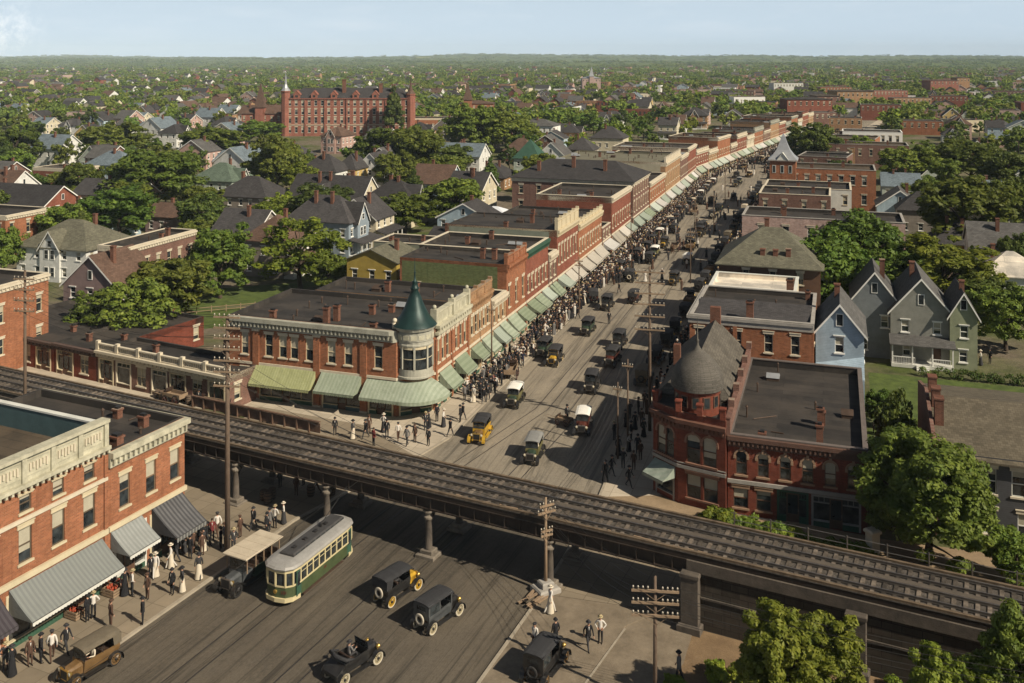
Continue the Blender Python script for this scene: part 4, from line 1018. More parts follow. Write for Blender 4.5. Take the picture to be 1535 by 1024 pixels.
# ---------------------------------------------------------------- ground, roads, pavements
def asphalt(name, c, rot, streak=1.0):
    m, nt, b = newmat(name)
    v = objco(nt); s = objco(nt, (1, .05, 1), rot); s2 = objco(nt, (1, .018, 1), rot)
    f = ramp(nt, noise_(nt, v, .12, 6, .65), .3, .7)
    out = mixc(nt, f, sh(c, .72), sh(c, 1.25))
    out = mixc(nt, math_(nt, 'MULTIPLY', ramp(nt, noise_(nt, s, 1.3, 5, .65), .48, .68), .75*streak), out, sh(c, .5))
    out = mixc(nt, math_(nt, 'MULTIPLY', ramp(nt, noise_(nt, s2, 3.2, 4, .6), .58, .66), .75*streak), out, sh(c, .3))
    out = mixc(nt, math_(nt, 'MULTIPLY', ramp(nt, noise_(nt, s, 4.5, 5, .7), .6, .75), .5*streak), out, (c[0]*2.0, c[1]*1.95, c[2]*1.85))
    out = mixc(nt, math_(nt, 'MULTIPLY', ramp(nt, noise_(nt, v, .9, 6, .75), .6, .78), .4), out, sh(c, .5))
    out = mixc(nt, math_(nt, 'MULTIPLY', ramp(nt, noise_(nt, v, 7, 4, .85), .62, .72), .7), out, sh(c, .25)); out = mixc(nt, math_(nt, 'MULTIPLY', ramp(nt, noise_(nt, v, 5.5, 5, .85), .64, .7), .5), out, sh(c, 2.1))
    nt.links.new(out, b.inputs['Base Color']); b.inputs['Roughness'].default_value = .85; b.inputs['Specular IOR Level'].default_value = .25
    out = mixc(nt, .24, out, mixc(nt, ramp(nt, noise_(nt, v, 3.2, 8, .85), .38, .62), sh(c, .35), (c[0]*1.75, c[1]*1.68, c[2]*1.55)))
    out = mixc(nt, math_(nt, 'MULTIPLY', ramp(nt, noise_(nt, objco(nt, (1, .35, 1), rot), .16, 5, .7), .42, .62), .55), out, (c[0]*1.55, c[1]*1.5, c[2]*1.4))      # trodden dusty lanes
    out = mixc(nt, math_(nt, 'MULTIPLY', ramp(nt, noise_(nt, objco(nt, (1, .022, 1), rot+.03), 1.7, 5, .7), .52, .63), .7*streak), out, sh(c, .38))               # wheel tracks
    out = mixc(nt, math_(nt, 'MULTIPLY', ramp(nt, noise_(nt, objco(nt, (1, .3, 1), rot), .55, 7, .8), .57, .68), .6), out, sh(c, .42))                            # oil and dung
    out2 = mixc(nt, math_(nt, 'MULTIPLY', ramp(nt, noise_(nt, objco(nt, (1, .3, 1), rot), 16, 4, .8), .5, .66), .45), out, sh(c, .4)); nt.links.new(out2, b.inputs['Base Color'])
    bumpit(nt, b, noise_(nt, v, 14, 6, .75), .8, .04)
    return m
def flags(name, c, rot, w=1.6):                     # paving with joints
    m, nt, b = newmat(name)
    v = objco(nt, (1,1,1), rot); o = objco(nt)
    t = nt.nodes.new('ShaderNodeTexBrick'); nt.links.new(v, t.inputs['Vector']); t.inputs['Scale'].default_value = 1; t.inputs['Brick Width'].default_value = w; t.inputs['Row Height'].default_value = w; t.offset = 0
    t.inputs['Mortar Size'].default_value = .025; t.inputs['Color1'].default_value = col4(sh(c, .88)); t.inputs['Color2'].default_value = col4(sh(c, 1.12)); t.inputs['Mortar'].default_value = col4(sh(c, .55))
    f = ramp(nt, noise_(nt, o, .35, 6, .7), .32, .7)
    out = mixc(nt, f, mixc(nt, .5, t.outputs['Color'], sh(c, .55)), t.outputs['Color'])
    out = mixc(nt, math_(nt, 'MULTIPLY', ramp(nt, noise_(nt, o, 2.0, 6, .75), .58, .75), .4), out, sh(c, .45))
    nt.links.new(out, b.inputs['Base Color']); b.inputs['Roughness'].default_value = .9; b.inputs['Specular IOR Level'].default_value = .2
    bumpit(nt, b, noise_(nt, o, 12, 5, .75), .35, .03)
    return m
def landmat():
    m, nt, b = newmat('town_ground')
    v = objco(nt)
    f = ramp(nt, noise_(nt, v, .035, 7, .65), .42, .6); g = ramp(nt, noise_(nt, v, .5, 6, .7), .3, .7)
    grass = mixc(nt, g, (.035,.055,.014), (.09,.11,.028)); dirt = mixc(nt, g, (.09,.075,.055), (.2,.165,.12))
    out = mixc(nt, f, dirt, grass)
    nt.links.new(out, b.inputs['Base Color']); b.inputs['Roughness'].default_value = .95; b.inputs['Specular IOR Level'].default_value = .1
    bumpit(nt, b, noise_(nt, v, 3, 6, .8), .7, .2); return m
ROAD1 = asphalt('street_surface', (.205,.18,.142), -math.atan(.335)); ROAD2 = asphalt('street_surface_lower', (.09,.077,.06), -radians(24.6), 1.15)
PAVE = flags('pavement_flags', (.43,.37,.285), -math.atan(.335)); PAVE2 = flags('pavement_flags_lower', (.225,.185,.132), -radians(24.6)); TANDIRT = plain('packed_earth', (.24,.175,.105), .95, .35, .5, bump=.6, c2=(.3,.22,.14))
DIRT = plain('bare_earth', (.17,.11,.06), .95, .45, .7, bump=.9, c2=(.26,.18,.1)); LAWN = plain('lawn', (.055,.085,.018), .95, .45, .8, bump=.8, c2=(.11,.145,.03)); KERB = plain('kerb_stone', (.3,.26,.2), .9, .3, 1.0, bump=.2); LANDM = landmat()
g = MB(); g.poly([(-16000,-200,0),(16000,-200,0),(16000,16000,0),(-16000,16000,0)]); struct('ground', g, [LANDM])
XY = lambda p: (p.x, p.y) if hasattr(p, 'x') else tuple(p)
def sheet(name, pts, mat, z): mb = MB(); mb.poly([(*XY(p), z) for p in pts]); return struct(name, mb, [mat])
TRODDEN = plain('trodden_ground', (.175,.14,.098), .95, .42, .6, bump=.6, c2=(.24,.195,.14))
# lower street
kl = [(-33.0,40.0),(-16.9,75.2),(-12.5,81.8),(-8.6,87.0),(-6.0,91.4),(-4.6,95.4)]
kr = [XY(ST.P(-18.6,82)),(6.9,78.2),(5.2,73.5),(2.6,66.5),(2.0,64.8),(-2.6,54.0),(-8.8,40.0)]
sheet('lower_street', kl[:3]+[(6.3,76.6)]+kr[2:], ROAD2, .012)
sheet('main_street', [XY(ST.P(-34.7,285)), *[p for p in reversed(kl[2:])], (6.3,76.6), (6.9,78.2), XY(ST.P(-18.6,82)), XY(ST.P(-18.6,285))], ROAD1, .016)
sheet('far_street', [XY(ST2.P(-8.1,0)), XY(ST2.P(8.0,0)), XY(ST2.P(8.0,420)), XY(ST2.P(-8.1,420))], ROAD1, .008)
def pavement(name, pts, kerb, mat, zt=.14):
    mb = MB(); mb.prism([XY(p) for p in pts], -.05, zt, 0)
    kb = MB()
    for a, b in zip(kerb, kerb[1:]):
        a, b = Vector(XY(a)), Vector(XY(b)); d = (b-a).normalized(); n = Vector((-d.y, d.x))*.11
        kb.add([(*(a-n),.0),(*(b-n),.0),(*(b+n),.0),(*(a+n),.0),(*(a-n),zt+.02),(*(b-n),zt+.02),(*(b+n),zt+.02),(*(a+n),zt+.02)], [(4,5,6,7),(0,1,5,4),(1,2,6,5),(2,3,7,6),(3,0,4,7)])
    struct(name, mb, [mat]); struct('kerb', kb, [KERB])
kl2 = kl + [XY(ST.P(-34.7, v)) for v in (97, 130, 200, 285)]
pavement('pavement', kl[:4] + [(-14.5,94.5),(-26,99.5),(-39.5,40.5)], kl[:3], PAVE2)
pavement('corner_pavement', kl[3:] + [XY(ST.P(-34.7,97)), XY(ST.P(-34.7,285)), XY(ST.P(-40,285)), XY(ST.P(-40,95)), XY(ST.P(-63,93)), (-62,118), (-66,112), (-40,99.0), (-26,99.5+.02), (-14.5,94.5+.02)], kl2[2:], PAVE)
pavement('shaded_pavement', [XY(ST.P(-18.6,285)), *kr[:3], (12.5,69.5), (30,61), (34,70), XY(ST.P(3,77)), XY(ST.P(-13.5,79)), XY(ST.P(-13.5,285))], [XY(ST.P(-18.6,285)), *kr[:3]], PAVE)
pavement('plaza_pavement', [kr[4], kr[5], kr[6], (1.5,40), (4.6,56.5), (7.2,61.2), (9.6,62.8)], kr[3:], TRODDEN, .10)
pavement('far_pavement_left', [XY(ST2.P(-8.1,0)), XY(ST2.P(-8.1,400)), XY(ST2.P(-12.6,400)), XY(ST2.P(-12.6,0))], [XY(ST2.P(-8.1,0)), XY(ST2.P(-8.1,400))], PAVE)
pavement('far_pavement_right', [XY(ST2.P(8.0,0)), XY(ST2.P(12.6,0)), XY(ST2.P(12.6,400)), XY(ST2.P(8.0,400))], [XY(ST2.P(8.0,400)), XY(ST2.P(8.0,0))], PAVE)
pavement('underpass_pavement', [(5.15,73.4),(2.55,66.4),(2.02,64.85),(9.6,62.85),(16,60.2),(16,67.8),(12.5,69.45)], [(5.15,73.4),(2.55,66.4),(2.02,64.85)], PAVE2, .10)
sheet('dirt_lot', [(0,38),(60,28),(60,40),(16,60.0),(9.6,63.0),(6.5,62.0),(3.6,56.5)], DIRT, .02)
sheet('worn_pavement', [(4.4,56.5),(7.0,61.3),(9.6,62.95),(11.2,60.2),(10.2,57.5),(8.6,54.5),(7.4,50),(4.5,42),(1.5,40)], TRODDEN, .05)
sheet('trackside_path', [(6.9,79.0),(4.9,74.0),(12.5,70.2),(30,62),(60,47),(70,60),(34,70.2),XY(ST.P(3,77.1)),XY(ST.P(-13.5,79.1))], TANDIRT, .155)
for pts in ([ST.P(3,80),ST.P(7,80),ST.P(7,100),ST.P(3,100)], [ST.P(3.5,101),ST.P(30,101),ST.P(30,118),ST.P(3.5,118)], [(-52,136),(-36,142),(-30,156),(-50,150)], [(-44,128),(-30,131),(-33,141),(-48,138)], [(-70,60),(-50,60),(-50,70),(-70,75)]):
    sheet('lawn', pts, LAWN, .01)
sheet('garden_path', [ST.P(3.4,95.8),ST.P(30,95.8),ST.P(30,98.2),ST.P(3.4,98.2)], plain('garden_path', (.3,.26,.22), .9, .3, 1), .03)
sheet('yard', [ST.P(3.3,88),ST.P(6.7,88),ST.P(6.7,94),ST.P(3.3,94)], plain('yard_flags', (.26,.2,.16), .9, .3, 1), .03)
# streetcar rails let into the road: one steel strip per rail
def strip(name, pts, w, z, mat):
    mb = MB()
    for a, b in zip(pts, pts[1:]):
        a, b = Vector(XY(a)), Vector(XY(b)); d = (b-a).normalized(); n = Vector((-d.y, d.x))*w/2
        mb.add([(*(a-n),z),(*(b-n),z),(*(b+n),z),(*(a+n),z)], [(0,1,2,3)])
    return struct(name, mb, [mat])
RAILM = plain('street_rail', (.05,.045,.042), .4, .3, 2, metal=.5)
for du in (-.62, .62): strip('streetcar_rail', [LF.P(11.1+du,-34), LF.P(11.1+du,2), (-7.6+du*1.05,80.6), ST.P(-28.6+du,95), ST.P(-28.6+du,285)], .09, .022, RAILM)
for du in (-.62, .62): strip('streetcar_rail', [LF.P(17.0+du,-34), LF.P(17.0+du,0), (-1.0+du*1.05,80.0), ST.P(-25.1+du,96), ST.P(-25.1+du,285)], .09, .022, RAILM)
for pts, w in (([(937,945),(880,1024),(858,1060)], .22),): strip('kerb_line', [at(*p) for p in pts], .14, .125, KERB)
# wooded hills along the horizon
from mathutils import noise as ns
def hill_h(X, Y):
    if Y < 2600: return 0.0
    e = min(1, (Y-2600)/2600); k = 1-min(1, max(0, (Y-9300)/1200))
    hgt = 34*ns.noise(Vector((X/2300, Y/1700, 3.3))) + 20*ns.noise(Vector((X/700, Y/650, 1.3))) + 14 + min(1, max(0, (Y-5000)/2500))*(24 + 16*sin(X/1500+.6) + 9*sin(X/560+2))
    return max(-3, hgt*e*k - 2)
def hills():
    nx, ny = 260, 60; V = np.zeros((ny+1, nx+1, 3))
    for j in range(ny+1):
        Y = 2600*(10500/2600)**(j/ny)
        for i in range(nx+1):
            X = (i/nx*2-1)*Y*.62
            V[j, i] = (X, Y, hill_h(X, Y))
    idx = lambda j, i: j*(nx+1)+i
    q = np.array([(idx(j,i), idx(j,i+1), idx(j+1,i+1), idx(j+1,i)) for j in range(ny) for i in range(nx)])
    m, nt, b = newmat('wooded_hill'); v = objco(nt)
    f = ramp(nt, noise_(nt, v, .012, 6, .7), .35, .65); out = mixc(nt, f, (.05,.075,.02), (.11,.135,.035))
    out = mixc(nt, ramp(nt, noise_(nt, v, .0035, 4, .6), .6, .68), out, (.2,.2,.07))
    nt.links.new(out, b.inputs['Base Color']); b.inputs['Roughness'].default_value = 1; b.inputs['Specular IOR Level'].default_value = 0
    props(link('hills', np_mesh('hills', V.reshape(-1, 3), q, [m])), kind='structure')
hills()

# ---------------------------------------------------------------- railway on its viaduct
CONC = plain('stained_shaded_masonry', (.075,.064,.054), .9, .45, .8, bump=.5, c2=(.14,.115,.09)); RETAIN = brick('retaining_stone', (.06,.047,.036), (.025,.02,.017), 1.1, .42, .5, True)  # sooty stone tones, darkened further to stand in for shade on near faces
GIRD = plain('girder_paint', (.026,.021,.018), .65, .5, .9, metal=.2, bump=.15, c2=(.055,.038,.028)); TIE = plain('sleeper_wood', (.055,.043,.033), .9, .5, 2.5, bump=.3, c2=(.17,.14,.11)); BALLAST = plain('ballast', (.06,.05,.04), .95, .5, 3.0, bump=1.0, c2=(.16,.14,.12))
nt = TIE.node_tree; b_ = nt.nodes['Principled BSDF']; lk = b_.inputs['Base Color'].links[0].from_socket; gg = nt.nodes.new('ShaderNodeNewGeometry'); hs_ = nt.nodes.new('ShaderNodeHueSaturation'); nt.links.new(ramp_range(nt, gg.outputs['Random Per Island'], .35, 1.7), hs_.inputs['Value']); nt.links.new(lk, hs_.inputs['Color']); nt.links.new(hs_.outputs[0], b_.inputs['Base Color'])
ZD = 4.75; DW = 4.75
PEDS = plain('weathered_pedestal', (.17,.145,.115), .95, .45, 1.2, bump=.4)
EDGEW = plain('edge_timber_wood', (.1,.07,.045), .9, .5, 1.5, bump=.2, c2=(.19,.14,.09))
vr = link('railway_viaduct', None, None, (VF.o.x, VF.o.y, 0), VF.a)
props(vr, 'dark steel and masonry railway viaduct with double track crossing over the street', 'viaduct')
XL, XR = -78.0, 66.0
m = MB(); m.box(XL, XR, .04, DW-.04, ZD-.455, ZD-.1); vd = link('deck', m.mesh('deck', [GIRD]), vr)
m = MB()
for x in np.arange(XL+.3, XR-.2, .62):
    for c in (1.22, 3.42): m.box(x-.12, x+.12, c-.98+random.uniform(-.04,.04), c+.98+random.uniform(-.04,.04), ZD-.1, ZD+.03+random.uniform(0,.015), 0)
m.box(XL, XR, .0, DW, ZD-.1, ZD-.03, 1)
link('track_bed', m.mesh('track_bed', [TIE, BALLAST]), vd)
m = MB(); m.box(XL, XR, 2.12, 2.55, ZD-.03, ZD+.05); link('walkway_plank', m.mesh('walkway_plank', [plain('walkway_wood', (.085,.07,.055), .9, .3, 2, bump=.2)]), vd)
for y in (.66, 1.78, 2.86, 3.98):
    m = MB(); m.box(XL, XR, y-.075, y+.075, ZD+.03, ZD+.06); m.box(XL, XR, y-.02, y+.02, ZD+.06, ZD+.15); m.box(XL, XR, y-.04, y+.04, ZD+.15, ZD+.19); link('rail', m.mesh('rail', [STEEL]), vd)
for y in (.12, 4.63):
    m = MB(); m.box(XL, XR, y-.1, y+.1, ZD-.1, ZD+.1); link('edge_timber', m.mesh('edge_timber', [EDGEW]), vd)
COLX = [-27.5, -18.2, -9.1, 0, 9.6, 19.2]
for y, nm in ((.02, 'girder'), (DW-.3, 'girder')):
    m = MB(); x0, x1 = -28, 19.2
    m.box(x0, x1, y+.1, y+.2, 3.45, ZD-.45); m.box(x0, x1, y-.06, y+.36, 3.4, 3.48); m.box(x0, x1, y-.06, y+.36, ZD-.53, ZD-.455)
    for x in np.arange(x0+.6, x1, 1.2): m.box(x-.04, x+.04, y-.02, y+.32, 3.48, ZD-.53)
    link('girder', m.mesh('girder', [GIRD]), vr)
for x in np.arange(-27.2, 19, 1.6):
    m = MB(); m.box(x-.12, x+.12, .35, DW-.32, ZD-.8, ZD-.455); link('cross_beam', m.mesh('cross_beam', [RUST]), vr)
for x in COLX[:-1]:
    for y in (.17, DW-.15):
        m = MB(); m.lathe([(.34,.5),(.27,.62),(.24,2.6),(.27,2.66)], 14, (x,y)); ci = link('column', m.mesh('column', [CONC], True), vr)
        m = MB(); m.bbox(x-.75,x+.75,y-.65,y+.65,-.02,.28,.06); m.bbox(x-.48,x+.48,y-.42,y+.42,.27,.55,.05); link('pedestal', m.mesh('pedestal', [PEDS]), ci)
        m = MB(); m.lathe([(.27,2.64),(.36,2.78),(.36,2.9),(.24,2.98),(.24,3.1),(.42,3.25),(.42,3.4)], 12, (x,y)); link('capital', m.mesh('capital', [PEDS if y < 1 else RUST]), ci)
    m = MB(); m.box(x-.14, x+.14, .45, DW-.45, 3.0, 3.4)
    for s, y0 in ((1, .42), (-1, DW-.42)):
        for k in range(5): a, b = pi/2*k/5, pi/2*(k+1)/5; m.add([(x-.1,y0+s*1.1*(1-cos(a)),3.0-1.1*(1-sin(a))),(x+.1,y0+s*1.1*(1-cos(a)),3.0-1.1*(1-sin(a))),(x+.1,y0+s*1.1*(1-cos(b)),3.0-1.1*(1-sin(b))),(x-.1,y0+s*1.1*(1-cos(b)),3.0-1.1*(1-sin(b))),(x-.1,y0+s*.02,3.0),(x+.1,y0+s*.02,3.0)],[(0,1,2,3),(0,3,4),(1,5,2)])
    link('arch_brace', m.mesh('arch_brace', [GIRD]), vr)
for x0, x1 in ((19.2, XR), (XL, -28)):
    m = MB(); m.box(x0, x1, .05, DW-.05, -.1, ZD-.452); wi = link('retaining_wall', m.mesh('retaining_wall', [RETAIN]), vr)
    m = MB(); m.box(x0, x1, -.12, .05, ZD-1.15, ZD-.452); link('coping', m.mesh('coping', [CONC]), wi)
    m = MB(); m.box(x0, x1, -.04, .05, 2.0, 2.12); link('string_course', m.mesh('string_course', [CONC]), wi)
for x in (19.5, 29.4, 39.5, 50):
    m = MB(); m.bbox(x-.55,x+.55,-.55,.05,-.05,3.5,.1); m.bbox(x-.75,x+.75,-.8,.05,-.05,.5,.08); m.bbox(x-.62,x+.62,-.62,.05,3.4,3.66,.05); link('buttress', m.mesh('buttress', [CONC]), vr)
m = MB()
for x in np.arange(-27.5, -13.4, 1.3): m.box(x-.07,x+.07,DW-.02,DW+.1,ZD-.2,ZD+1.05)
m.box(-27.6,-13.4,DW+.1,DW+.15,ZD+.15,ZD+.95); m.box(-27.6,-13.4,DW-.05,DW+.18,ZD+1.05,ZD+1.13); link('plank_railing', m.mesh('plank_railing', [plain('railing_wood', (.12,.07,.045), .9, .4, 2)]), vr)
m = MB()
for x in np.arange(21.0, 62, 2.4): m.tube((x,DW+.2,-.1),(x,DW+.2,5.6),.05,n=5)
for z in (5.05, 5.5): m.tube((20.8,DW+.2,z),(62,DW+.2,z),.025,n=4)
fo = link('pipe_fence', m.mesh('pipe_fence', [STEEL]), None, (VF.o.x, VF.o.y, 0), VF.a); props(fo, 'thin grey pipe fence along the far edge of the raised track', 'fence')
# debris dropped along the girder edge: short planks and pipes lying on the deck edge
for i in range(16):
    x = random.uniform(-12, 24); m = MB(); L = random.uniform(.5, 1.5); m.box(-L/2, L/2, -.06, .06, 0, .07)
    o = link('loose_plank', m.mesh('loose_plank', [WOODPALE]), vr, (x, random.uniform(.25,.4), ZD-.03), random.uniform(-.4,.4))

# ---------------------------------------------------------------- streetcar
def streetcar():
    M = Model(); W, hs, e = 2.35, 2.75, 1.15
    GR = paint('streetcar_green', (.045,.066,.026), .5); CRM = plain('streetcar_cream', (.5,.43,.25), .45, .15, 2)
    out = []
    ns, ne = 8, 6
    for i in range(ns+1): out.append((W/2, -hs+2*hs*i/ns))
    for k in range(1, ne): t = pi*k/ne; c, s_ = cos(t), sin(t); out.append((W/2*(abs(c)**.75)*(1 if c > 0 else -1), hs+e*s_**.8))
    for i in range(ns+1): out.append((-W/2, hs-2*hs*i/ns))
    for k in range(1, ne): t = pi+pi*k/ne; c, s_ = cos(t), sin(t); out.append((W/2*(abs(c)**.75)*(1 if c > 0 else -1), -hs-e*abs(s_)**.8))
    n = len(out)
    def off(d): return offset_poly(out, [d]*n)
    def shell(mb, po, z0, z1, m=0):
        for i in range(n): a, b = po[i], po[(i+1) % n]; mb.poly([(a[0],a[1],z0),(b[0],b[1],z0),(b[0],b[1],z1),(a[0],a[1],z1)], m)
    b = MB(); shell(b, out, .5, 1.32); shell(b, off(-.02), 1.32, 1.36); b.poly([(p[0],p[1],.5) for p in reversed(out)]); bi = M.add('body', b, GR)
    b = MB(); ring(b, out, off(.035), 1.30, 1.40, inside=True); ring(b, out, off(.03), 2.22, 2.44, inside=True)
    M.add('belt_rail', b, CRM, bi)
    ends = [i for i in range(n) if abs(out[i][1]) > hs+.02]
    for sg in (-1, 1):
        b = MB(); pts = [p for p in out if p[1]*sg >= hs-.01]; pts.sort(key=lambda p: p[0]); o = [(p[0]*1.05, p[1]*1.03) for p in pts]
        for i in range(len(pts)-1):
            P, Q, R, S_ = o[i], o[i+1], pts[i+1], pts[i]
            b.add([(*P,.36),(*Q,.36),(*Q,.62),(*P,.62),(*R,.62),(*S_,.62),(*R,.36),(*S_,.36)], [(0,1,2,3),(3,2,4,5),(0,7,6,1)])
        M.add('bumper', b, CRM, bi)
    for i in range(n):
        x, y = out[i]; w = .05
        b = MB(); b.box(x-w*(1 if abs(x) < W/2-.01 else .6), x+w*(1 if abs(x) < W/2-.01 else .6), y-w, y+w, 1.38, 2.24); M.add('window_post', b, CRM, bi)
        j = (i+1) % n; a, c = off(-.05)[i], off(-.05)[j]
        g = MB(); g.poly([(a[0],a[1],1.36),(c[0],c[1],1.36),(c[0],c[1],2.26),(a[0],a[1],2.26)]); gi = M.add('window_pane', g, GLASS, bi)
        if abs(x) > W/2-.01 and abs(out[j][0]) > W/2-.01:
            s = MB(); s.poly([(out[i][0],out[i][1],1.93),(out[j][0],out[j][1],1.93),(out[j][0],out[j][1],1.98),(out[i][0],out[i][1],1.98)]); M.add('transom_bar', s, CRM, bi)
    for sg in (-1, 1):
        for y in (-2.95, 2.95):
            d = MB(); d.box(sg*(W/2-.02), sg*(W/2+.012), y-.26, y+.26, .55, 2.2); di = M.add('door', d, GREEN_PAINT, bi); g = MB(); g.box(sg*(W/2+.012), sg*(W/2+.016), y-.18, y+.18, 1.2, 2.1); M.add('pane', g, GLASS, di)
    r = MB(); prev = None
    for d, z in ((.12,2.44),(.14,2.5),(.02,2.62),(-.25,2.72),(-.55,2.78)):
        cur = [(p[0],p[1],z) for p in off(d)]
        if prev: 
            for i in range(n): r.poly([prev[i], prev[(i+1) % n], cur[(i+1) % n], cur[i]])
        prev = cur
    r.poly(prev); r.poly([(p[0],p[1],2.43) for p in reversed(off(.12))])
    ri = M.add('roof', r, plain('streetcar_roof', (.3,.29,.27), .5, .2, 2, metal=.2))
    c = MB(); c.bbox(-.56,.56,-2.7,3.2,2.7,2.98,.08); 
    for i in range(10): y = -2.45+i*.58; c.box(-.575,-.55,y,y+.4,2.8,2.9,1); c.box(.55,.575,y,y+.4,2.8,2.9,1)
    M.add('clerestory', c, [plain('streetcar_clerestory', (.05,.048,.047), .6, .3, 2), GLASS], ri)
    for y in (-1.9,-.7,.5,1.7): c = MB(); c.bbox(-.14,.14,y-.17,y+.17,2.97,3.06,.03); M.add('roof_vent', c, IRON, ri)
    p = MB(); p.tube((0,1.2,3.0),(0,1.2,3.18),.09); p.path([(0,1.2,3.18),(0,4.4,4.5)],[.03,.02],6); p.lathe([(.05,-.02),(.05,.02)],8,M=Matrix.Translation((0,4.4,4.52))); M.add('trolley_pole', p, IRON, ri)
    h = MB(); X = Matrix.Translation((0,-hs-e-.02,1.0)) @ Matrix.Rotation(pi/2,4,'X'); h.lathe([(.13,-.06),(.13,.05),(.1,.07),(.001,.07)],14,M=X); M.add('headlight', h, P_BRASS, bi)
    t = MB()
    for y in (-1.5,1.5):
        for x in (-.72,.72): t.lathe([(.001,-.06),(.3,-.06),(.3,.06),(.001,.06)],16,M=Matrix.Translation((x,y,.31)) @ Matrix.Rotation(pi/2,4,'Y'))
    t.box(-.8,.8,-2.2,2.2,.3,.5); M.add('truck_frame', t, RUST, bi)
    for x in (-1.0,1.0):
        t = MB(); t.box(x-.14,x+.14,-2.3,2.3,.24,.30); M.add('side_step', t, RUST, bi)
    M.n_bi = bi
    return M
SC = streetcar()
tr = SC.place('streetcar', 'green and cream streetcar with grey curved roof running in the lower street', 'streetcar', (at(466,866).x, at(466,866).y, .02), -radians(24.0))
def text_on(parent, body, size, loc, rot, mat, name='lettering'):
    cu = bpy.data.curves.new(name, 'FONT'); cu.body = body; cu.size = size; cu.align_x = 'CENTER'; cu.align_y = 'CENTER'; cu.extrude = .006
    o = bpy.data.objects.new(name, cu); col.objects.link(o); dg = bpy.context.evaluated_depsgraph_get(); me = bpy.data.meshes.new_from_object(o.evaluated_get(dg)); bpy.data.objects.remove(o)
    me.materials.clear(); me.materials.append(mat); q = link(name, me, parent, loc); q.rotation_euler = rot; return q
MAROON = plain('maroon_lettering', (.12,.02,.015), .5, .1, 2)
body = [c for c in tr.children if c.name.startswith('body')][0]
text_on(body, '101', .3, (.62,-3.83,.98), (pi/2,0,radians(17)), MAROON)
text_on(body, '101', .26, (1.19,.0,1.0), (pi/2,0,pi/2), MAROON)

# ---------------------------------------------------------------- poles and wires
INS = None
def pole(p, h, arms, rz, label, r=.16, ins=6, mat=None, name='utility_pole', group=None):
    """arms: (height, half width)"""
    global INS
    root = link(name, None, None, (p[0], p[1], 0), rz); props(root, label, 'pole', group)
    m = MB(); m.path([(0,0,-.1),(0,0,h*.5),(0,0,h)], [r, r*.85, r*.62], 10); link('shaft', m.mesh('shaft', [mat or WOODPOLE], True), root)
    if INS is None: q = MB(); q.lathe([(.015,0),(.02,.1),(.055,.1),(.05,.16),(.03,.2),(.001,.21)], 8); INS = q.mesh('insulator', [CERAMIC], True)
    for z, w in arms:
        m = MB(); m.box(-w, w, -.2, -.08, z-.06, z+.06); 
        for s in (-1,1): m.add([(s*w*.55,-.1,z-.06),(s*w*.55+.05,-.1,z-.06),(.05,-.1,z-.55),(0,-.1,z-.55)],[(0,1,2,3)])
        a = link('crossarm', m.mesh('crossarm', [WOODPALE]), root)
        for i in range(ins):
            x = -w*.93+2*w*.93*i/(ins-1)
            if abs(x) > .15: link('insulator', INS, a, (x, -.14, z+.06))
    return root
A_ = at
p1 = at(341,832); P1 = pole(p1, 17.3, [(zat(y, p1.y), 1.0) for y in (475,491,507,523,540,557,578)], -.15, 'tall wooden utility pole with seven crossarms on the lower pavement', .2)
p2 = (-43.6,86.6,0); P2 = pole(p2, 17.0, [(zat(y, 86.6), 1.0) for y in (418,434,450,466)], -.15, 'bare wooden utility pole beside the track at the left of the photo', .17)
p3 = ST.P(-17.0, ST.v_at(974,-17.0)); P3 = pole(p3, 15.9, [(zat(y, p3.y), 1.45) for y in (408,424,440,456,474,494)], -TH+.1, 'tallest street pole laden with crossarms and insulators, beside the domed red building', .17, ins=8)
p6 = (7.9,53.4,0); P6 = pole(p6, 7.4, [(zat(y, 53.4), 1.3) for y in (884,902,921)], -.1, 'wooden pole with three crossarms standing on the earth lot edge', .13, ins=10)
p5 = at(818,888); P5 = pole(p5, 6.4, [(5.9,.55),(5.45,.7),(4.2,.45),(3.9,.45)], .5, 'short weathered pole wrapped with wires on a stone pedestal in front of the viaduct', .13, ins=5, mat=WOODPALE)
m = MB(); m.bbox(-.8,.8,-.7,.7,-.02,.45,.1); m.bbox(-.45,.45,-.4,.4,.44,.8,.08); link('pedestal', m.mesh('pedestal', [STONE_GREY]), P5)
for px, pyb, hh, arms, lab in ((926,690,7.0,[(6.4,.4)],'dark pole in shade, beside the domed building, nearer the kerb'), (941,680,8.6,[(8.0,.5)],'dark pole in shade, beside the domed building, further up its pavement'),
      (1035,425,8.8,[(8.2,.7),(7.5,.7)],'street pole beside the white flat roof on the shaded pavement'), (1042,363,8,[(7.4,.6)],'street pole in the roadway edge opposite the olive roof'), (1070,352,8.5,[(7.9,.7)],'pole with wide crossarms beside the olive hip roof'), (1087,306,10,[(9.2,1.0),(8.5,1.0)],'tall far street pole near the pink painted row'), (737,562,8,[(7.4,.5)],'slim pole under the green awnings at the left kerb'), (868,470,8,[(7.4,.6),(6.8,.6)],'slim pole by the pale awnings at the left kerb'), (946,383,8.5,[(7.9,.6)],'slim pole by the hip roofed block at the left kerb')):
    pole(at(px,pyb), hh, arms, -TH, lab, .1, ins=5, group='poles along the main street')
WIREM = plain('wire', (.02,.018,.016), .6, .2, 3)
def wire(a, b, sag, label, n=10, r=.014):
    m = MB(); a, b = Vector(a), Vector(b); pts = [a.lerp(b, i/n)+Vector((0,0,-4*sag*(i/n)*(1-i/n))) for i in range(n+1)]
    m.path(pts, r, 4); props(link('overhead_wire', m.mesh('overhead_wire', [WIREM])), label, 'wire', 'overhead wires')
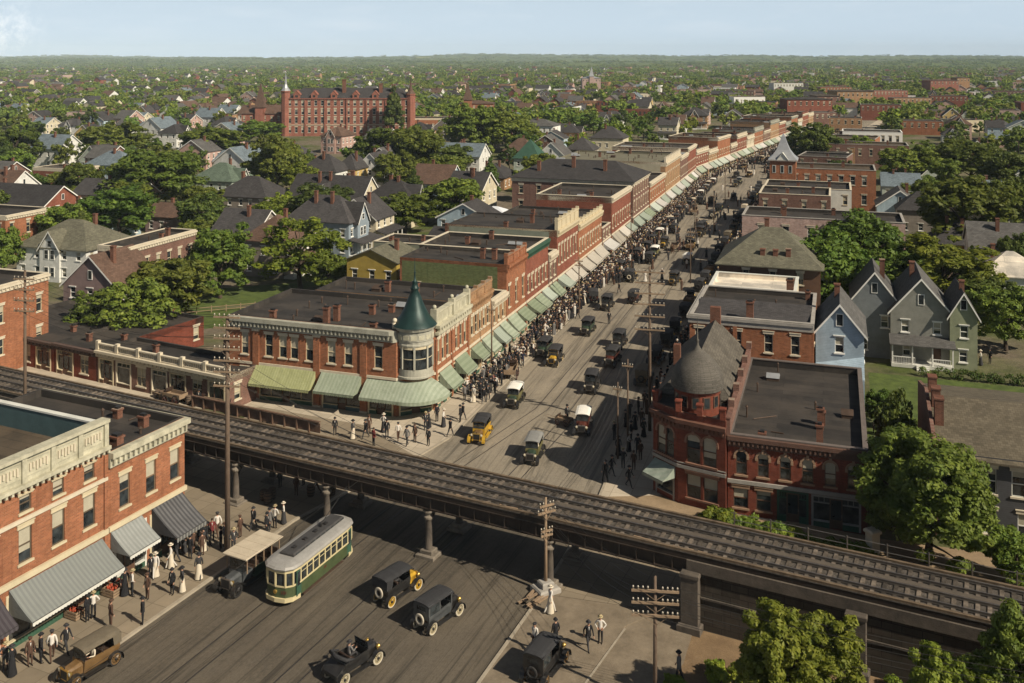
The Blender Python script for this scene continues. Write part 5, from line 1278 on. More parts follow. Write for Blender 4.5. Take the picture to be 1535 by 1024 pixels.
def armpt(p, rz, x, z): return (p[0]+x*cos(rz)+.14*sin(rz), p[1]+x*sin(rz)-.14*cos(rz), z)
zs1 = [zat(y, p1.y)+.2 for y in (475,491,507,523)]; zs2 = [zat(y, 86.6)+.2 for y in (418,434,450,466)]
for i in range(4):
    for x in (-.9,.9): wire(armpt(p1,-.15,x,zs1[i]), armpt(p2,-.15,x,zs2[i]), 1.2, 'overhead wire from trackside pole to seven armed pole, %s crossarm, %s end' % (['top','second','third','fourth'][i], 'left' if x < 0 else 'right'))
for i, z in enumerate((5.9,5.45)): 
    for x in (-.5,.5): wire(armpt(p5,.5,x,z+.2), armpt(p1,-.15,x*1.8,zat([540,557][i],p1.y)+.2), 1.0, 'wire from the pedestal pole up to the seven armed pole, %s crossarm, %s end' % (['upper','lower'][i], 'left' if x < 0 else 'right'))
for i, y in enumerate((884,902,921)):
    for x in (-1.2,1.2): wire(armpt(p6,-.1,x,zat(y,53.4)+.2), armpt(p5,.5,x*.45,[5.9,5.45,4.2][i]+.2), .7, 'wire from the earth lot pole to the pedestal pole, %s crossarm, %s end' % (['top','middle','bottom'][i], 'left' if x < 0 else 'right'))
    for x in (-1.2,1.2): wire(armpt(p6,-.1,x,zat(y,53.4)+.2), (34+x,43,zat(y,53.4)+.6), .6, 'wire from the earth lot pole off to the right, %s crossarm, %s end' % (['top','middle','bottom'][i], 'left' if x < 0 else 'right'))
for i in range(4):
    q = ST.P(-18.6,87); wire((q.x+.3*i,q.y,7.8-.3*i), armpt(p5,.5,-.5+.3*i,5.9), 1.4, 'wire sagging from the shaded kerb poles down to the pedestal pole, %s of four' % ['first','second','third','last'][i])
for (a, b, la) in (((ST.P(-28.6,96,5.6)), ST.P(-28.6,285,5.6), 'trolley wire strung high along the middle of the main street'), (LF.P(11.1,-30,4.7), (-7.6,80.6,4.7), 'trolley wire over the lower street above the streetcar')):
    wire(a, b, .5, la, 16)
# ---------------------------------------------------------------- named buildings
AWS = dict(sage=[stripes('awning_sage', (.25,.31,.2), (.3,.36,.24), .4, 0)], olive=[stripes('awning_olive', (.33,.36,.12), (.39,.41,.16), .3, 0)], grey=[stripes('awning_grey_stripe', (.075,.075,.08), (.15,.15,.155), .32, 1)], pale=[stripes('awning_pale_stripe', (.3,.32,.3), (.24,.26,.25), .3, 1)],
           plum=[stripes('awning_plum', (.065,.055,.065), (.09,.08,.09), .3, 1)], cream=[stripes('awning_cream', (.5,.46,.38), (.42,.38,.31), .5, 1)], mint=[stripes('awning_mint', (.4,.46,.38), (.34,.41,.33), .5, 1)], white=[stripes('awning_white', (.56,.54,.5), (.48,.47,.44), .5, 1)])
for k in AWS: AWS[k] = [AWS[k][0], AWS[k][0]]
AWS['pale'][1] = OFFWHITE; AWS['grey'][1] = stripes('awning_valance', (.3,.3,.28), (.1,.1,.1), .3, 1)
AW_LM = []
def put(M, fr, u, v, name, label, cat='building', group=None):
    p = fr.P(u, v); return M.place(name, label, cat, p, fr.a, None, group)
# the corner block with the green conical turret
vU, uL, uR = 88.0, -61.2, -38.7
W = uR-uL; c0 = 3.0; Dp = 12.3
poly = [(0,0),(W-c0,0),(W,c0),(W,Dp),(0,Dp)]
b = Bld(poly, 8.75, 8.25, BR_ORANGE, TAR_DARK, frame=CREAM)
sx = lambda px: ST.u_at(px, vU)-uL
for px in (367,403,424,441,464,497,522,567): b.win(0, min(sx(px), W-c0-.6), .92 if px not in (367,) else .85, 4.75, 7.05)
b.win(0, sx(367), .85, .9, 3.2)
s1, s2, s3, s4, s5 = sx(384), sx(474), sx(480), sx(545), W-c0-.3
b.shop(0, s1+.3, s2-.3, 3.45, base=GREEN_PAINT); b.shop(0, s3+.2, s4-.2, 3.45, base=TEAL); b.shop(0, s4+.5, s5, 3.45)
b.shop(1, .3, b.faces[1].L-.3, 3.45, frame=CREAM)
for i in range(3): b.shop(2, .4+i*3.0, .4+i*3.0+2.7, 3.45)
sv = lambda px: ST.v_at(px, uR)-vU-c0
for k in range(7): b.win(2, .75+k*1.25, .7, 4.75, 7.15, key=True)
b.wins(3, 4, .9, 4.75, 6.6); b.wins(4, 3, .9, 4.75, 6.6)
b.cornice([.55,.0,.0,0,0], 7.55, 8.72, CORNP, .45)
b.band([.1,.1,.1,0,0], 3.75, 4.0, STONE_PALE)
for px in (384, 475, 545): b.pilaster(0, sx(px), .75, 0, 7.3)
for a in (.1, 4.4, 9.1): b.pilaster(2, a, .35, 0, 7.3, cap=False)
def side_parapet():
    fc = b.faces[2]; m = MB(); fc.box(m, -.1, fc.L-.02, -.32, .05, 8.76, 9.9); fc.box(m, -.1, fc.L-.02, -.4, .22, 9.9, 10.1); fc.box(m, -.1, fc.L-.02, -.0, .4, 7.75, 8.05); fc.box(m, -.1, fc.L-.02, -.0, .55, 8.45, 8.75)
    for i in range(14): fc.box(m, .3+i*.66, .62+i*.66, .05, .4, 8.05, 8.45)
    for i in range(9): fc.box(m, .25+i*1.03, 1.05+i*1.03, .05, .09, 8.95, 9.7)
    for a in (-.1, 4.6, 9.0): fc.box(m, a-.25, a+.25, -.42, .26, 8.76, 10.45); m.ball(fc.p(a,-.08,10.65), .22)
    b.M.add('ornate_parapet', m, CREAM_WORN)
b.later.append(side_parapet)
tx, ty = W-1.75, 1.75; R = 1.85
TURP = plain('turret_paint', (.34,.33,.27), .65, .28, 1.0)
def turret():
    m = MB(); a0, a1 = -pi*.85, pi*.35
    m.lathe([(R*.35,3.62),(R*.8,3.85),(R+.12,4.05),(R+.12,4.2),(R,4.25),(R,4.95)], 20, (tx,ty), 0, a0, a1)
    t0 = b.M.add('turret_base', m, TURP); m = MB()
    m.lathe([(R,7.2),(R+.06,7.25),(R+.06,7.4),(R,7.45),(R,8.7),(R+.2,8.75),(R+.3,9.0),(R+.3,9.15)], 20, (tx,ty), 0, 0, 2*pi)
    for k in range(9):
        a = a0+(a1-a0)*(k+.5)/9
        X = Matrix.Translation((tx,ty,0)) @ Matrix.Rotation(a, 4, 'Z'); m.box(R+.0,R+.05,-.4,.4,7.75,8.5,0,X); m.box(R+.05,R+.09,-.3,.3,7.9,8.35,1,X)
    ti = b.M.add('turret', m, [TURP, CREAM_WORN])
    nW = 5
    for k in range(nW+1):
        a = a0+(a1-a0)*k/nW; X = Matrix.Translation((tx,ty,0)) @ Matrix.Rotation(a, 4, 'Z'); m = MB(); m.box(R-.12,R+.06,-.1,.1,4.95,7.2,0,X); b.M.add('turret_post', m, TURP, ti)
    for k in range(nW):
        a, c = a0+(a1-a0)*k/nW, a0+(a1-a0)*(k+1)/nW
        g = MB(); g.lathe([(R-.08,4.95),(R-.08,7.2)], 4, (tx,ty), 0, a, c); wi = b.M.add('turret_window', g, GLASS, ti)
        m = MB(); m.lathe([(R-.06,5.95),(R-.06,6.03)], 4, (tx,ty), 0, a, c); m.lathe([(R-.02,6.95),(R-.02,7.22)], 4, (tx,ty), 0, a, c); b.M.add('sash', m, CREAM, wi)
    m = MB(); prof = [(R+.42,9.1),(R+.38,9.16),(R+.1,9.45),(R-.35,9.95),(R-.8,10.8),(R-1.2,11.8),(R-1.5,12.5),(.42,12.6),(.46,12.75),(.34,12.85),(.26,13.3),(.3,13.36),(.12,13.5),(.07,14.2),(.12,14.3),(.05,14.4),(.012,15.9)]
    m.lathe(prof, 24, (tx,ty)); m.lathe([(R+.42,9.1),(.5,9.05)], 24, (tx,ty)); ci = b.M.add('turret_roof', m, ROOF_TEAL, ti, True)
    for a in (-2.5, 1.0): m = MB(); x, y = tx+(R+.2)*cos(a), ty+(R+.2)*sin(a); m.box(x-.2,x+.2,y-.2,y+.2,8.75,9.4); m.ball((x,y,9.6),.25); b.M.add('finial', m, STONE_PALE, ti, True)
    # curved corner awning
    m = MB(); a0, a1 = -pi*.52, pi*.08; prof = [(R-.2,3.72),(R+.5,3.33),(R+1.1,2.85),(R+1.75,2.35)]
    m.lathe(prof, 14, (tx,ty), 0, a0, a1); m.lathe([(r-.01,z-.03) for r, z in prof], 14, (tx,ty), 0, a0, a1)
    xs0 = s4+.4; y0 = ty-R+.0
    def pt(x, j): r, z = prof[j]; return (x, ty-r, z)
    for i in range(8):
        xa, xb = xs0+(tx-.13-xs0)*i/8, xs0+(tx-.13-xs0)*(i+1)/8
        for j in range(3): m.poly([pt(xa,j),pt(xb,j),pt(xb,j+1),pt(xa,j+1)])
    m.poly([pt(xs0,0),pt(xs0,1),pt(xs0,2),pt(xs0,3),(xs0,ty-R,2.3)])
    aw = b.M.add('corner_awning', m, AWS['sage'][0], smooth=False)
    v = MB(); v.lathe([(R+1.76,2.36),(R+1.78,2.02)], 28, (tx,ty), 0, a0, a1); 
    for i in range(16): xa, xb = xs0+(tx-.13-xs0)*i/16, xs0+(tx-.13-xs0)*(i+1)/16; yy = ty-R-1.76; v.poly([(xa,yy,2.36),(xb,yy,2.36),(xb,yy,2.08),((xa+xb)/2,yy,2.0),(xa,yy,2.08)])
    b.M.add('valance', v, AWS['sage'][1], aw)
b.later.append(turret)
b.awning(0, s1, s2, 3.75, 2.3, 1.7, AWS['olive'], label='yellow olive striped awning'); b.awning(0, s3, s4, 3.75, 2.3, 1.7, AWS['sage'])
b.awning(2, .9, 3.9, 3.7, 2.3, 1.75, AWS['sage']); b.awning(2, 5.2, 8.6, 3.7, 2.3, 1.75, AWS['sage'])
for x, y, h in ((4.6,1.2,.9),(11.2,3.0,1.5),(11.0,1.2,1.7),(13.6,6.5,.9),(16.5,1.0,.6),(15.2,8.0,.7)): b.chimney(x, y, .6, .5, h)
for x, y in ((8,6.2),(17.5,5.5),(12.8,9.6),(6,9.0)): b.vent(x, y)
b.hatch(9.6, 2.0, 1.2, .9, .3); b.hatch(16.8, 9.5); b.clutter(10, 3)
put(b.finish(), ST, uL, vU, 'corner_block', 'orange brick corner block with green conical turret and striped awnings')
p = lambda s: None
# its neighbours along the left kerb, front wall on u = -38.7
ROWM = []
def row(v0, v1, uleft, Ht, wall, label, roof=TAR_DARK, nwin=4, aws=(), par=0.0, parmat=None, roofz=None, shop=True, z0=4.9, z1=7.0, three=False, arch=False, sidewall=None, fr=ST, ur=uR, group=None, trim=None, name='brick_storefront', corn=True, chim=2, ph=None):
    w, d = ur-uleft, v1-v0-.08
    Hw = Ht-par
    b = Bld(rect(w, d), Hw, (roofz or Hw-.55), wall, roof, arch=arch, trim=trim)
    b.wins(1, nwin, .8, z0, z1, .7, .7, key=True)
    if three: b.wins(1, nwin, .8, z1+1.0, z1+2.7, .7, .7, key=True)
    if shop:
        k = max(1, int(round(d/4.2)))
        for i in range(k): b.shop(1, .35+i*(d-.35)/k, (i+1)*(d-.35)/k, 3.4)
    n = max(1, int(w/4.5))
    for i in range(n):
        if random.random() < .6: b.win(0, w*(i+.5)/n, .85, z0, z1-.4, arch=False)
    b.wins(3, max(1, int(d/4)), .85, z0, z1-.5, arch=False)
    b.band([0,.09,0,0], 3.72, 3.98, STONE_PALE)
    if corn: b.cornice([0,.4,0,0], Hw-1.0, Hw-.03, parmat or STONE_PALE, .5)
    if par:
        def pp():
            fc = b.faces[1]; m = MB(); fc.box(m, 0.03, fc.L-.03, -.3, .05, Hw+.002, Hw+par-.18); fc.box(m, -.0, fc.L, -.38, .2, Hw+par-.18, Hw+par)
            q = max(2, int(fc.L/2.2))
            for i in range(q): fc.box(m, fc.L*(i+.12)/q, fc.L*(i+.88)/q, .05, .1, Hw+.18, Hw+par-.4)
            for i in range(q+1): a = min(max(fc.L*i/q, .14), fc.L-.14); fc.box(m, a-.13, a+.13, -.34, .14, Hw+.003, Hw+par+.3)
            b.M.add('parapet', m, parmat or wall)
        b.later.append(pp)
    else: b.coping(STONE_PALE)
    for (f0, f1, kind) in aws: b.awning(1, d*f0+.05, d*f1-.05, 3.65, 2.4, 1.75, AWS[kind])
    rnd = random.Random(int(v0*10))
    for i in range(chim): b.chimney(rnd.uniform(.1,.8)*w, rnd.choice([.6, d-.7, d*.5]), .6, .5, rnd.uniform(.6,1.4))
    for i in range(max(1, int(w*d/60))): b.vent(rnd.uniform(.1,.9)*w, rnd.uniform(.15,.85)*d)
    b.clutter(int(w*d/32), int(v0))
    if w*d > 120: b.hatch(w*rnd.uniform(.3,.7), d*.5, 1.1, 1.0, .35)
    if sidewall:
        def sw():
            m = MB(); fc = b.faces[0]; fc.quad(m, .3, fc.L-1.2, .1, b.rz-.1, .004); b.M.add('painted_side', m, sidewall)
        b.later.append(sw)
    o = put(b.finish(), fr, uleft, v0, name, label, 'building', group)
    if ph: 
        P = fr.P(ur-2, (v0+v1)/2); ROWM.append((ph, Vector((P.x, P.y, 0))))
    return b
ROWM.append(('the turreted corner block', Vector((*XY(ST.P(-41,91)),0))))
L_ = row
L_(100.4,107.8,-58,9.9,BR_TAN,'orange brick shopfront with tan brick cornice adjoining the turreted corner block',nwin=5,aws=[(.05,.5,'sage'),(.52,.97,'sage')],par=1.1,parmat=BR_TAN,roofz=8.3,ph='the tan corniced shop')
L_(107.9,113.3,-50,7.2,BR_TAN,'low tan annex with tall bay windows between two brick shops',nwin=3,aws=[(.05,.5,'mint'),(.52,.97,'sage')],z0=4.3,z1=6.2,chim=0,ph='the low tan annex')
L_(113.4,121.2,-53.2,11.5,BR_ORANGE,'orange brick shop with its blank side wall painted green',nwin=3,aws=[(.02,.48,'sage'),(.52,.98,'sage')],par=1.1,parmat=BR_ORANGE,roofz=10.1,z1=7.6,sidewall=BR_GREEN,ph='the green sided brick shop')
L_(121.3,131.7,-54,10.5,BR_RED,'plain red brick shop with iron roof edge next to the green sided shop',nwin=6,aws=[(.02,.34,'sage'),(.36,.66,'sage'),(.68,.98,'mint')],parmat=GREEN_PAINT,ph='the iron edged red shop')
L_(131.9,136.1,-52,8.0,BR_BROWN,'narrow low brown brick shop squeezed between taller storefronts',nwin=2,z0=4.6,z1=6.4,aws=[(.05,.95,'sage')],chim=1,ph='the narrow low brown shop')
L_(136.2,148.4,-56,12.3,BR_RED,'tall red brick store with deep cream parapet and grey green side wall',nwin=7,aws=[(.02,.33,'mint'),(.35,.66,'cream'),(.68,.98,'cream')],par=1.5,parmat=CREAM,roofz=10.6,z0=5.6,z1=8.4,sidewall=plain('grey_green_stucco',(.2,.22,.17),.9,.3,.8),ph='the deep cream parapet store')
L_(148.5,164.7,-54,10.2,BR_ORANGE,'long orange brick store with pale windows and cream cornice',nwin=9,aws=[(.02,.3,'cream'),(.33,.62,'cream'),(.66,.98,'cream')],par=.6,parmat=CREAM,roofz=9.2,ph='the long orange store')
L_(165.2,171.8,-50,6.2,BR_BROWN,'low one storey brown brick shop beside the dark roofed brick store',nwin=3,z0=4.3,z1=5.4,aws=[(.05,.95,'white')],corn=False,chim=0,ph='the low brown brick shop')
L_(172.5,189.8,-53,10.6,BR_RED,'red brick store with dark tar roof and plain brick side wall',nwin=8,aws=[(.02,.33,'cream'),(.36,.66,'cream'),(.7,.98,'mint')],parmat=STONE_PALE,ph='the dark roofed red store')
# hip roofed pink brick block
w, d = 25.6, 17.4; b = Bld(rect(w, d), 11.2, None, BR_BROWN, SH_DARK)
b.wins(1, 7, .85, 4.9, 7.0, key=True); b.wins(1, 7, .85, 8.2, 10.0); b.wins(0, 6, .9, 7.8, 9.6, 1.5, 4); b.wins(0, 3, .9, 4.6, 6.3, 1.5, 12)
for i in range(4): b.shop(1, .4+i*4.2, .4+i*4.2+3.8, 3.4)
b.cornice([.3,.4,.3,.3], 10.3, 11.18, STONE_PALE, .6); b.band([.06,.09,0,.06], 3.8, 4.05, STONE_PALE)
b.awning(1, .4, 5.6, 3.6, 2.4, 1.75, AWS['mint']); b.awning(1, 6.2, 11, 3.6, 2.4, 1.75, AWS['mint']); b.awning(1, 11.6, 17, 3.6, 2.4, 1.75, AWS['sage'])
M = b.finish(); m = MB(); hip_roof(m, 0, w, 0, d, 11.15, 14.3, .5, ridge=6.0); ri = M.add('hip_roof', m, SH_DARK)
for x, y, z in ((5,3,13.2),(12,5,14.2),(19,4,13.8)): m = MB(); m.box(x-.35,x+.35,y-.3,y+.3,11,z+1); m.box(x-.42,x+.42,y-.37,y+.37,z+1,z+1.15); M.add('chimney', m, CH_BRICK, ri)
put(M, ST, -64.3, 192, 'hip_roofed_block', 'large brown brick block under a dark hipped roof'); ROWM.append(('the hip roofed block', Vector((*XY(ST.P(-41,200)),0))))
L_(210.5,230.5,-56,8.6,BR_ORANGE,'low orange brick row just beyond the hip roofed block',nwin=8,aws=[(.02,.3,'mint'),(.35,.64,'white'),(.7,.98,'mint')],z1=6.6,ph='the low orange row')
L_(231,254,-66,12,BR_TAN,'tan stone faced store with olive roof and pale side wall',roof=plain('olive_tar',(.14,.13,.09),.85,.35,.5),nwin=9,aws=[(.02,.3,'white'),(.35,.64,'mint'),(.7,.98,'white')],par=1.0,parmat=STONE_PALE,roofz=10.6,z0=5.4,z1=8.2,sidewall=plain('pale_stucco',(.34,.31,.23),.9,.25,.6),ph='the olive roofed tan store')
L_(254.3,268,-58,10,BR_BROWN,'brown brick store next to the tan olive roofed store',nwin=6,aws=[(.02,.48,'mint'),(.52,.98,'cream')],ph='the plain brown store')
L_(268.3,284.5,-60,11,BR_RED,'deep red brick store where the street begins to bend',roof=TAR_GREY,nwin=7,aws=[(.02,.3,'sage'),(.35,.64,'white'),(.7,.98,'cream')],ph='the deep red store')
# far half of the left side, on the bent street
rnd = random.Random(4); v = 1.0; i = 0
FARL = [(14,10.5,BR_RED,'red brick'),(11,9,BR_TAN,'tan brick'),(17,12.5,BR_ORANGE,'tall orange brick'),(9,8.5,BR_BROWN,'brown brick'),(15,11.5,BR_RED,'red brick'),(12,9.5,STONE_PALE,'pale stone'),(16,12,BR_ORANGE,'orange brick'),(13,10,BR_BROWN,'brown brick'),(18,13,BR_TAN,'tan brick'),(14,11,BR_RED,'red brick'),(13,10,BR_BROWN,'brown brick'),(16,12,BR_ORANGE,'orange brick'),(12,9.5,OFFWHITE,'weathered white'),(17,12.5,BR_RED,'red brick'),(15,11,BR_TAN,'tan brick')]
PLACE = ['first','second','third','fourth','fifth','sixth','seventh','eighth','ninth','tenth','eleventh','twelfth','thirteenth','fourteenth','fifteenth','sixteenth']
for i, (d, hh, wm, cw) in enumerate(FARL):
    hh *= .84; L_(v, v+d, -12.8-rnd.uniform(14,24), hh, wm, '%s storefront, %s building past the bend on the left kerb' % (cw, PLACE[i]), roof=rnd.choice([TAR_GREY,TAR_DARK,TAR_BROWN]), nwin=int(d/2.2), aws=[(.02,.48,rnd.choice(['white','mint','sage'])),(.52,.98,rnd.choice(['white','cream','mint']))], fr=ST2, ur=-12.8, z1=6.4, par=rnd.choice([0,.5,.7]), parmat=rnd.choice([STONE_PALE,CORNP,None]), group='storefronts past the bend', ph='the %s storefront past the bend' % PLACE[i])
    v += d+.3
# ---------------- right side of the street (fronts on u = -14.4)
# domed red building
poly = [(2.3,0),(6.2,-.9),(6.2,19),(0,19),(0,1.7)]
b = Bld(poly, 7.5, None, BR_DEEP, SH_DARK, frame=BROWN_PAINT, trim=plain('red_sandstone',(.22,.12,.08),.9,.3,1.5), arch=True)
b.wins(0, 2, 1.15, 3.6, 5.9, .75, .75); b.win(0, 1.35, 1.2, .8, 2.7, arch=False); b.win(0, 2.75, 1.2, .8, 2.7, arch=False)
L4 = b.faces[4].L; b.win(4, L4*.34, .95, 3.6, 5.9); b.win(4, L4*.68, .95, 3.6, 5.9); b.shop(4, .35, L4-.35, 2.9, frame=STONE_GREY, base=BR_DEEP)
for k in range(5): b.win(3, 2.0+k*3.2, 1.0, 3.8, 5.7)
for k in range(4): b.shop(3, 1.2+k*4, 4.8+k*4, 2.9)
b.cornice([.4,0,0,.3,.4], 6.2, 7.0, plain('dark_sandstone',(.13,.06,.04),.9,.3,1.5), .4); b.band([.1,0,0,.08,.1], 3.05, 3.3, STONE_GREY); b.band([.06,0,0,.05,.06], 3.42, 3.5, STONE_GREY,'sill_course')
b.awning(4, .1, L4-.1, 2.95, 2.1, 1.3, AWS['mint'])
M = b.finish(); fl = MB(); fl.poly([(2.5,.4,7.0),(5.9,-.4,7.0),(5.9,4.5,7.0),(.3,4.5,7.0),(.3,2.0,7.0)]); M.add('roof_terrace', fl, TAR_DARK)
m = MB(); inn = offset_poly(poly, [-.25]*5); ring(m, poly, inn, 6.98, 7.5, bottom=False); M.add('parapet', m, BR_DEEP)
for x, y in ((.18,1.85),(2.35,.15),(5.95,-.65),(4.1,-.3)): m = MB(); m.box(x-.22,x+.22,y-.22,y+.22,7.5,8.3); m.box(x-.28,x+.28,y-.28,y+.28,8.3,8.42); M.add('parapet_pier', m, BR_DEEP)
cx, cy, R = 3.55, 2.35, 1.85
m = MB(); m.lathe([(R,6.9),(R,8.75),(R+.12,8.8),(R+.18,9.0),(R+.1,9.02)], 24, (cx,cy)); di = M.add('drum', m, BR_DEEP)
for k in range(7):
    a = -pi*.98+k*pi*.16+.05; X = Matrix.Translation((cx,cy,0)) @ Matrix.Rotation(a,4,'Z'); m = MB(); m.box(R-.05,R+.03,-.3,.3,7.65,8.6,0,X); wi = M.add('drum_window', m, BROWN_PAINT, di); m = MB(); m.box(R+.03,R+.036,-.22,.22,7.72,8.52,0,X); M.add('pane', m, GLASS, wi)
m = MB(); m.lathe([(R+.3,9.0),(R+.31,9.3),(R+.2,9.95),(R-.06,10.6),(R-.52,11.2),(R-1.1,11.65),(.35,11.95),(.14,12.3),(.1,12.6),(.16,12.7),(.07,12.85),(.03,14.2),(.005,14.6)], 28, (cx,cy)); m.lathe([(R+.3,9.0),(R-.1,8.99)], 28, (cx,cy)); M.add('dome', m, shingle('dome_shingle',(.09,.082,.07),.3,.2), di, True)
m = MB(); x0, x1, y0, y1, zp = -.1, 6.1, 4.4, 19.1, 10.2; xm = 3.1
m.poly([(x0,y0,7.0),(x1,y0,7.0),(x1,y0,7.35),(xm,y0+3.2,zp),(x0,y0,7.35)]); slab(m, [(x0-.1,y1,7.3),(x0-.1,y0,7.3),(xm,y0+3.2,zp),(xm,y1,zp)]); slab(m, [(x1,y0,7.3),(x1,y1,7.3),(xm,y1,zp),(xm,y0+3.2,zp)]); slab(m, [(x0-.1,y0,7.3),(x1,y0,7.3),(xm,y0+3.2,zp)])
ri = M.add('steep_roof', m, shingle('steep_roof_shingle',(.085,.076,.062)))
m = MB(); m.poly([(x1,y1,7.2),(x0,y1,7.2),(xm,y1,zp-.1)]); M.add('gable_wall', m, BR_DEEP)
m = MB(); m.box(6.2,6.5,-.6,19,5.9,7.6); m.box(6.15,6.55,-.65,19.05,7.6,7.72)
for y in (2,6,10,14,18.6): m.box(6.1,6.6,y-.3,y+.3,7.72,8.3)
M.add('fire_wall', m, [BR_BROWN]); m = MB(); m.box(2.6,3.6,18.6,19.2,9,11.4); m.box(.2,.8,11,11.6,7,9.6); M.add('chimney', m, CH_BRICK, ri)
put(M, ST, -14.4, 78.2, 'domed_building', 'deep red brick corner building with shingled round dome and steep dark roof')
# flat roofed wing
w, d = 10.35, 20.4; b = Bld(rect(w, d), 6.35, 5.75, BR_DEEP, TAR_DARK, frame=BROWN_PAINT, trim=plain('sandstone_trim',(.26,.17,.11),.9,.3,1.5), arch=True)
for k in range(6): b.win(0, 1.05+k*1.66, .85, 3.3, 5.15)
b.win(0, 1.0, 1.15, .7, 2.25, arch=False); b.win(0, 2.75, 1.15, .7, 2.25, arch=False)
b.shop(0, 3.75, 6.1, 2.55, frame=GREEN_PAINT, base=GREEN_PAINT); b.shop(0, 6.3, 9.9, 2.55, frame=STONE_GREY, base=GREEN_PAINT)
b.wins(1, 4, .85, 3.2, 4.8, 2, 2)
b.cornice([.35,.0,0,0], 5.5, 6.33, plain('wing_cornice',(.1,.055,.04),.85,.3,1.5), .35); b.band([.14,0,0,0], 2.62, 2.9, STONE_GREY)
for x, y, h in ((6.9,1.0,1.7),(6.9,5.0,1.6),(2.6,.7,.7),(7.0,6.1,1.0)): b.chimney(x, y, .5, .5, h)
b.hatch(9.0, 8.5, .9, .8, .3); b.clutter(7, 8); b.coping(plain('wing_coping',(.12,.1,.09),.9,.3,1.5))
put(b.finish(), ST, -8.1, 77.7, 'brick_wing', 'deep red brick building with flat dark roof, arched windows and ground floor shopfronts')
# orange brick hall behind
w, d = 12.3, 13.4; b = Bld(rect(w, d), 9.4, 8.9, BR_ORANGE, TAR_DARK, frame=STONE_PALE)
for px in (1048,1105,1152,1192): a = ST.u_at(px,101)+14.4; b.win(0, a, .85, 6.2, 8.1); b.win(0, a, .85, 3.2, 4.9)
b.wins(3, 5, .9, 5, 7); b.wins(1, 3, .9, 5, 7); b.coping(STONE_GREY)
b.clutter(6, 12)
def step():
    m = MB(); m.add([(.3,.3,9.0),(w-.3,.3,9.0),(w-.3,6.6,9.7),(.3,6.6,9.7),(.3,6.6,8.9),(w-.3,6.6,8.9)],[(0,1,2,3),(3,2,5,4)]); b.M.add('sloping_roof', m, SH_DARK, b.ri)
b.later.append(step); b.chimney(6.0, 1.2, .7, .6, 1.9); b.chimney(11.4, 12.4, .5, .5, .8)
b.pilaster(0, 4.6, .4, 0, 8.6, cap=False); b.cornice([.2,0,0,.3], 8.6, 9.38, STONE_GREY, 0)
put(b.finish(), ST, -14.4, 101, 'brick_hall', 'orange brick hall with dark roof directly behind the domed building')
M = house(4.6, 8, 8.6, 11.4, 'gy', siding('siding_light_blue',(.34,.43,.5)), SH_GREY, front=None, rows=[(3.6,5.2),(6.4,8.0)], seed=3)
m = MB(); m.add([(.0,-2.2,0),(4.6,-2.2,0),(4.6,-2.2,4.6),(.0,-2.2,3.4),(0,0,5.2),(4.6,0,6.2)],[(0,1,2,3),(3,2,5,4)]); M.add('lean_to', m, siding('siding_light_blue_lean',(.36,.47,.56)))
put(M, ST, -1.95, 102.5, 'frame_house', 'light blue frame house attached to the orange brick hall')
w, d = 10, 8; b = Bld(rect(w, d), 8.8, 8.3, STONE_PALE, TAR_WHITE); b.chimney(9.3, .9, .8, .7, 1.6); b.coping(OFFWHITE); b.wins(3, 3, .9, 4.8, 6.6); put(b.finish(), ST, -14.4, 117, 'white_roofed_shop', 'shop with flat white roof behind the orange brick hall')
w, d = 12.5, 12.5; b = Bld(rect(w, d), 9.4, None, BROWN_PAINT, SH_OLIVE); b.wins(0, 3, .8, 7.3, 8.8, 3, 2); b.wins(3, 4, .9, 5, 7); M = b.finish(); m = MB(); hip_roof(m, 0, w, 0, d, 9.4, 13.4, .5, ridge=5.5); ri = M.add('hip_roof', m, SH_OLIVE)
for x, y, z in ((5.4,1.6,10.6),(7.0,1.6,10.6),(8.6,1.6,10.8),(5.5,8,13.6)): m = MB(); m.box(x-.3,x+.3,y-.3,y+.3,9,z+.6); m.box(x-.36,x+.36,y-.36,y+.36,z+.6,z+.72); M.add('chimney', m, CH_BRICK, ri)
m = MB(); m.poly([(w+.8,5,5),(w+.8,7,5),(w+.8,7,9.2),(w+.8,6,10.9),(w+.8,5,9.2)]); m.poly([(w,5,5),(w+.8,5,5),(w+.8,5,9.2),(w,5,9.2)]); m.poly([(w,5,9.2),(w+.8,5,9.2),(w+.8,6,10.9),(w,6,10.9)]); M.add('gabled_bay', m, OFFWHITE)
put(M, ST, -14.4, 127.5, 'hip_roofed_shop', 'dark shop with broad olive shingled hip roof'); RL = [('the olive hip roof', Vector((*XY(ST.P(-10,133)),0)))]
w, d = 24.5, 10; b = Bld(rect(w, d), 10.6, 10.1, BR_PINK, TAR_DARK, frame=OFFWHITE); b.wins(0, 6, 1.0, 7.0, 9.2, 2.5, 2.0); b.wins(0, 4, 1.0, 3.2, 5.2, 5, 2.0); b.wins(3, 4, .9, 6, 8); b.coping(STONE_GREY); b.chimney(6.5, .9, .7, .6, 1.8); b.chimney(6.0, 7, .7, .6, 1.2); b.chimney(14, 8, .6, .6, .9)
m = MB(); b.faces[0].quad(m, 6.4, w-.1, .05, 6.1, .006); b.later.append(lambda m=m: b.M.add('white_lower_wall', m, OFFWHITE))
put(b.finish(), ST, -14.4, 160, 'pink_row', 'long pink painted brick row with flat dark roof'); RL.append(('the pink painted row', Vector((*XY(ST.P(-5,163)),0))))
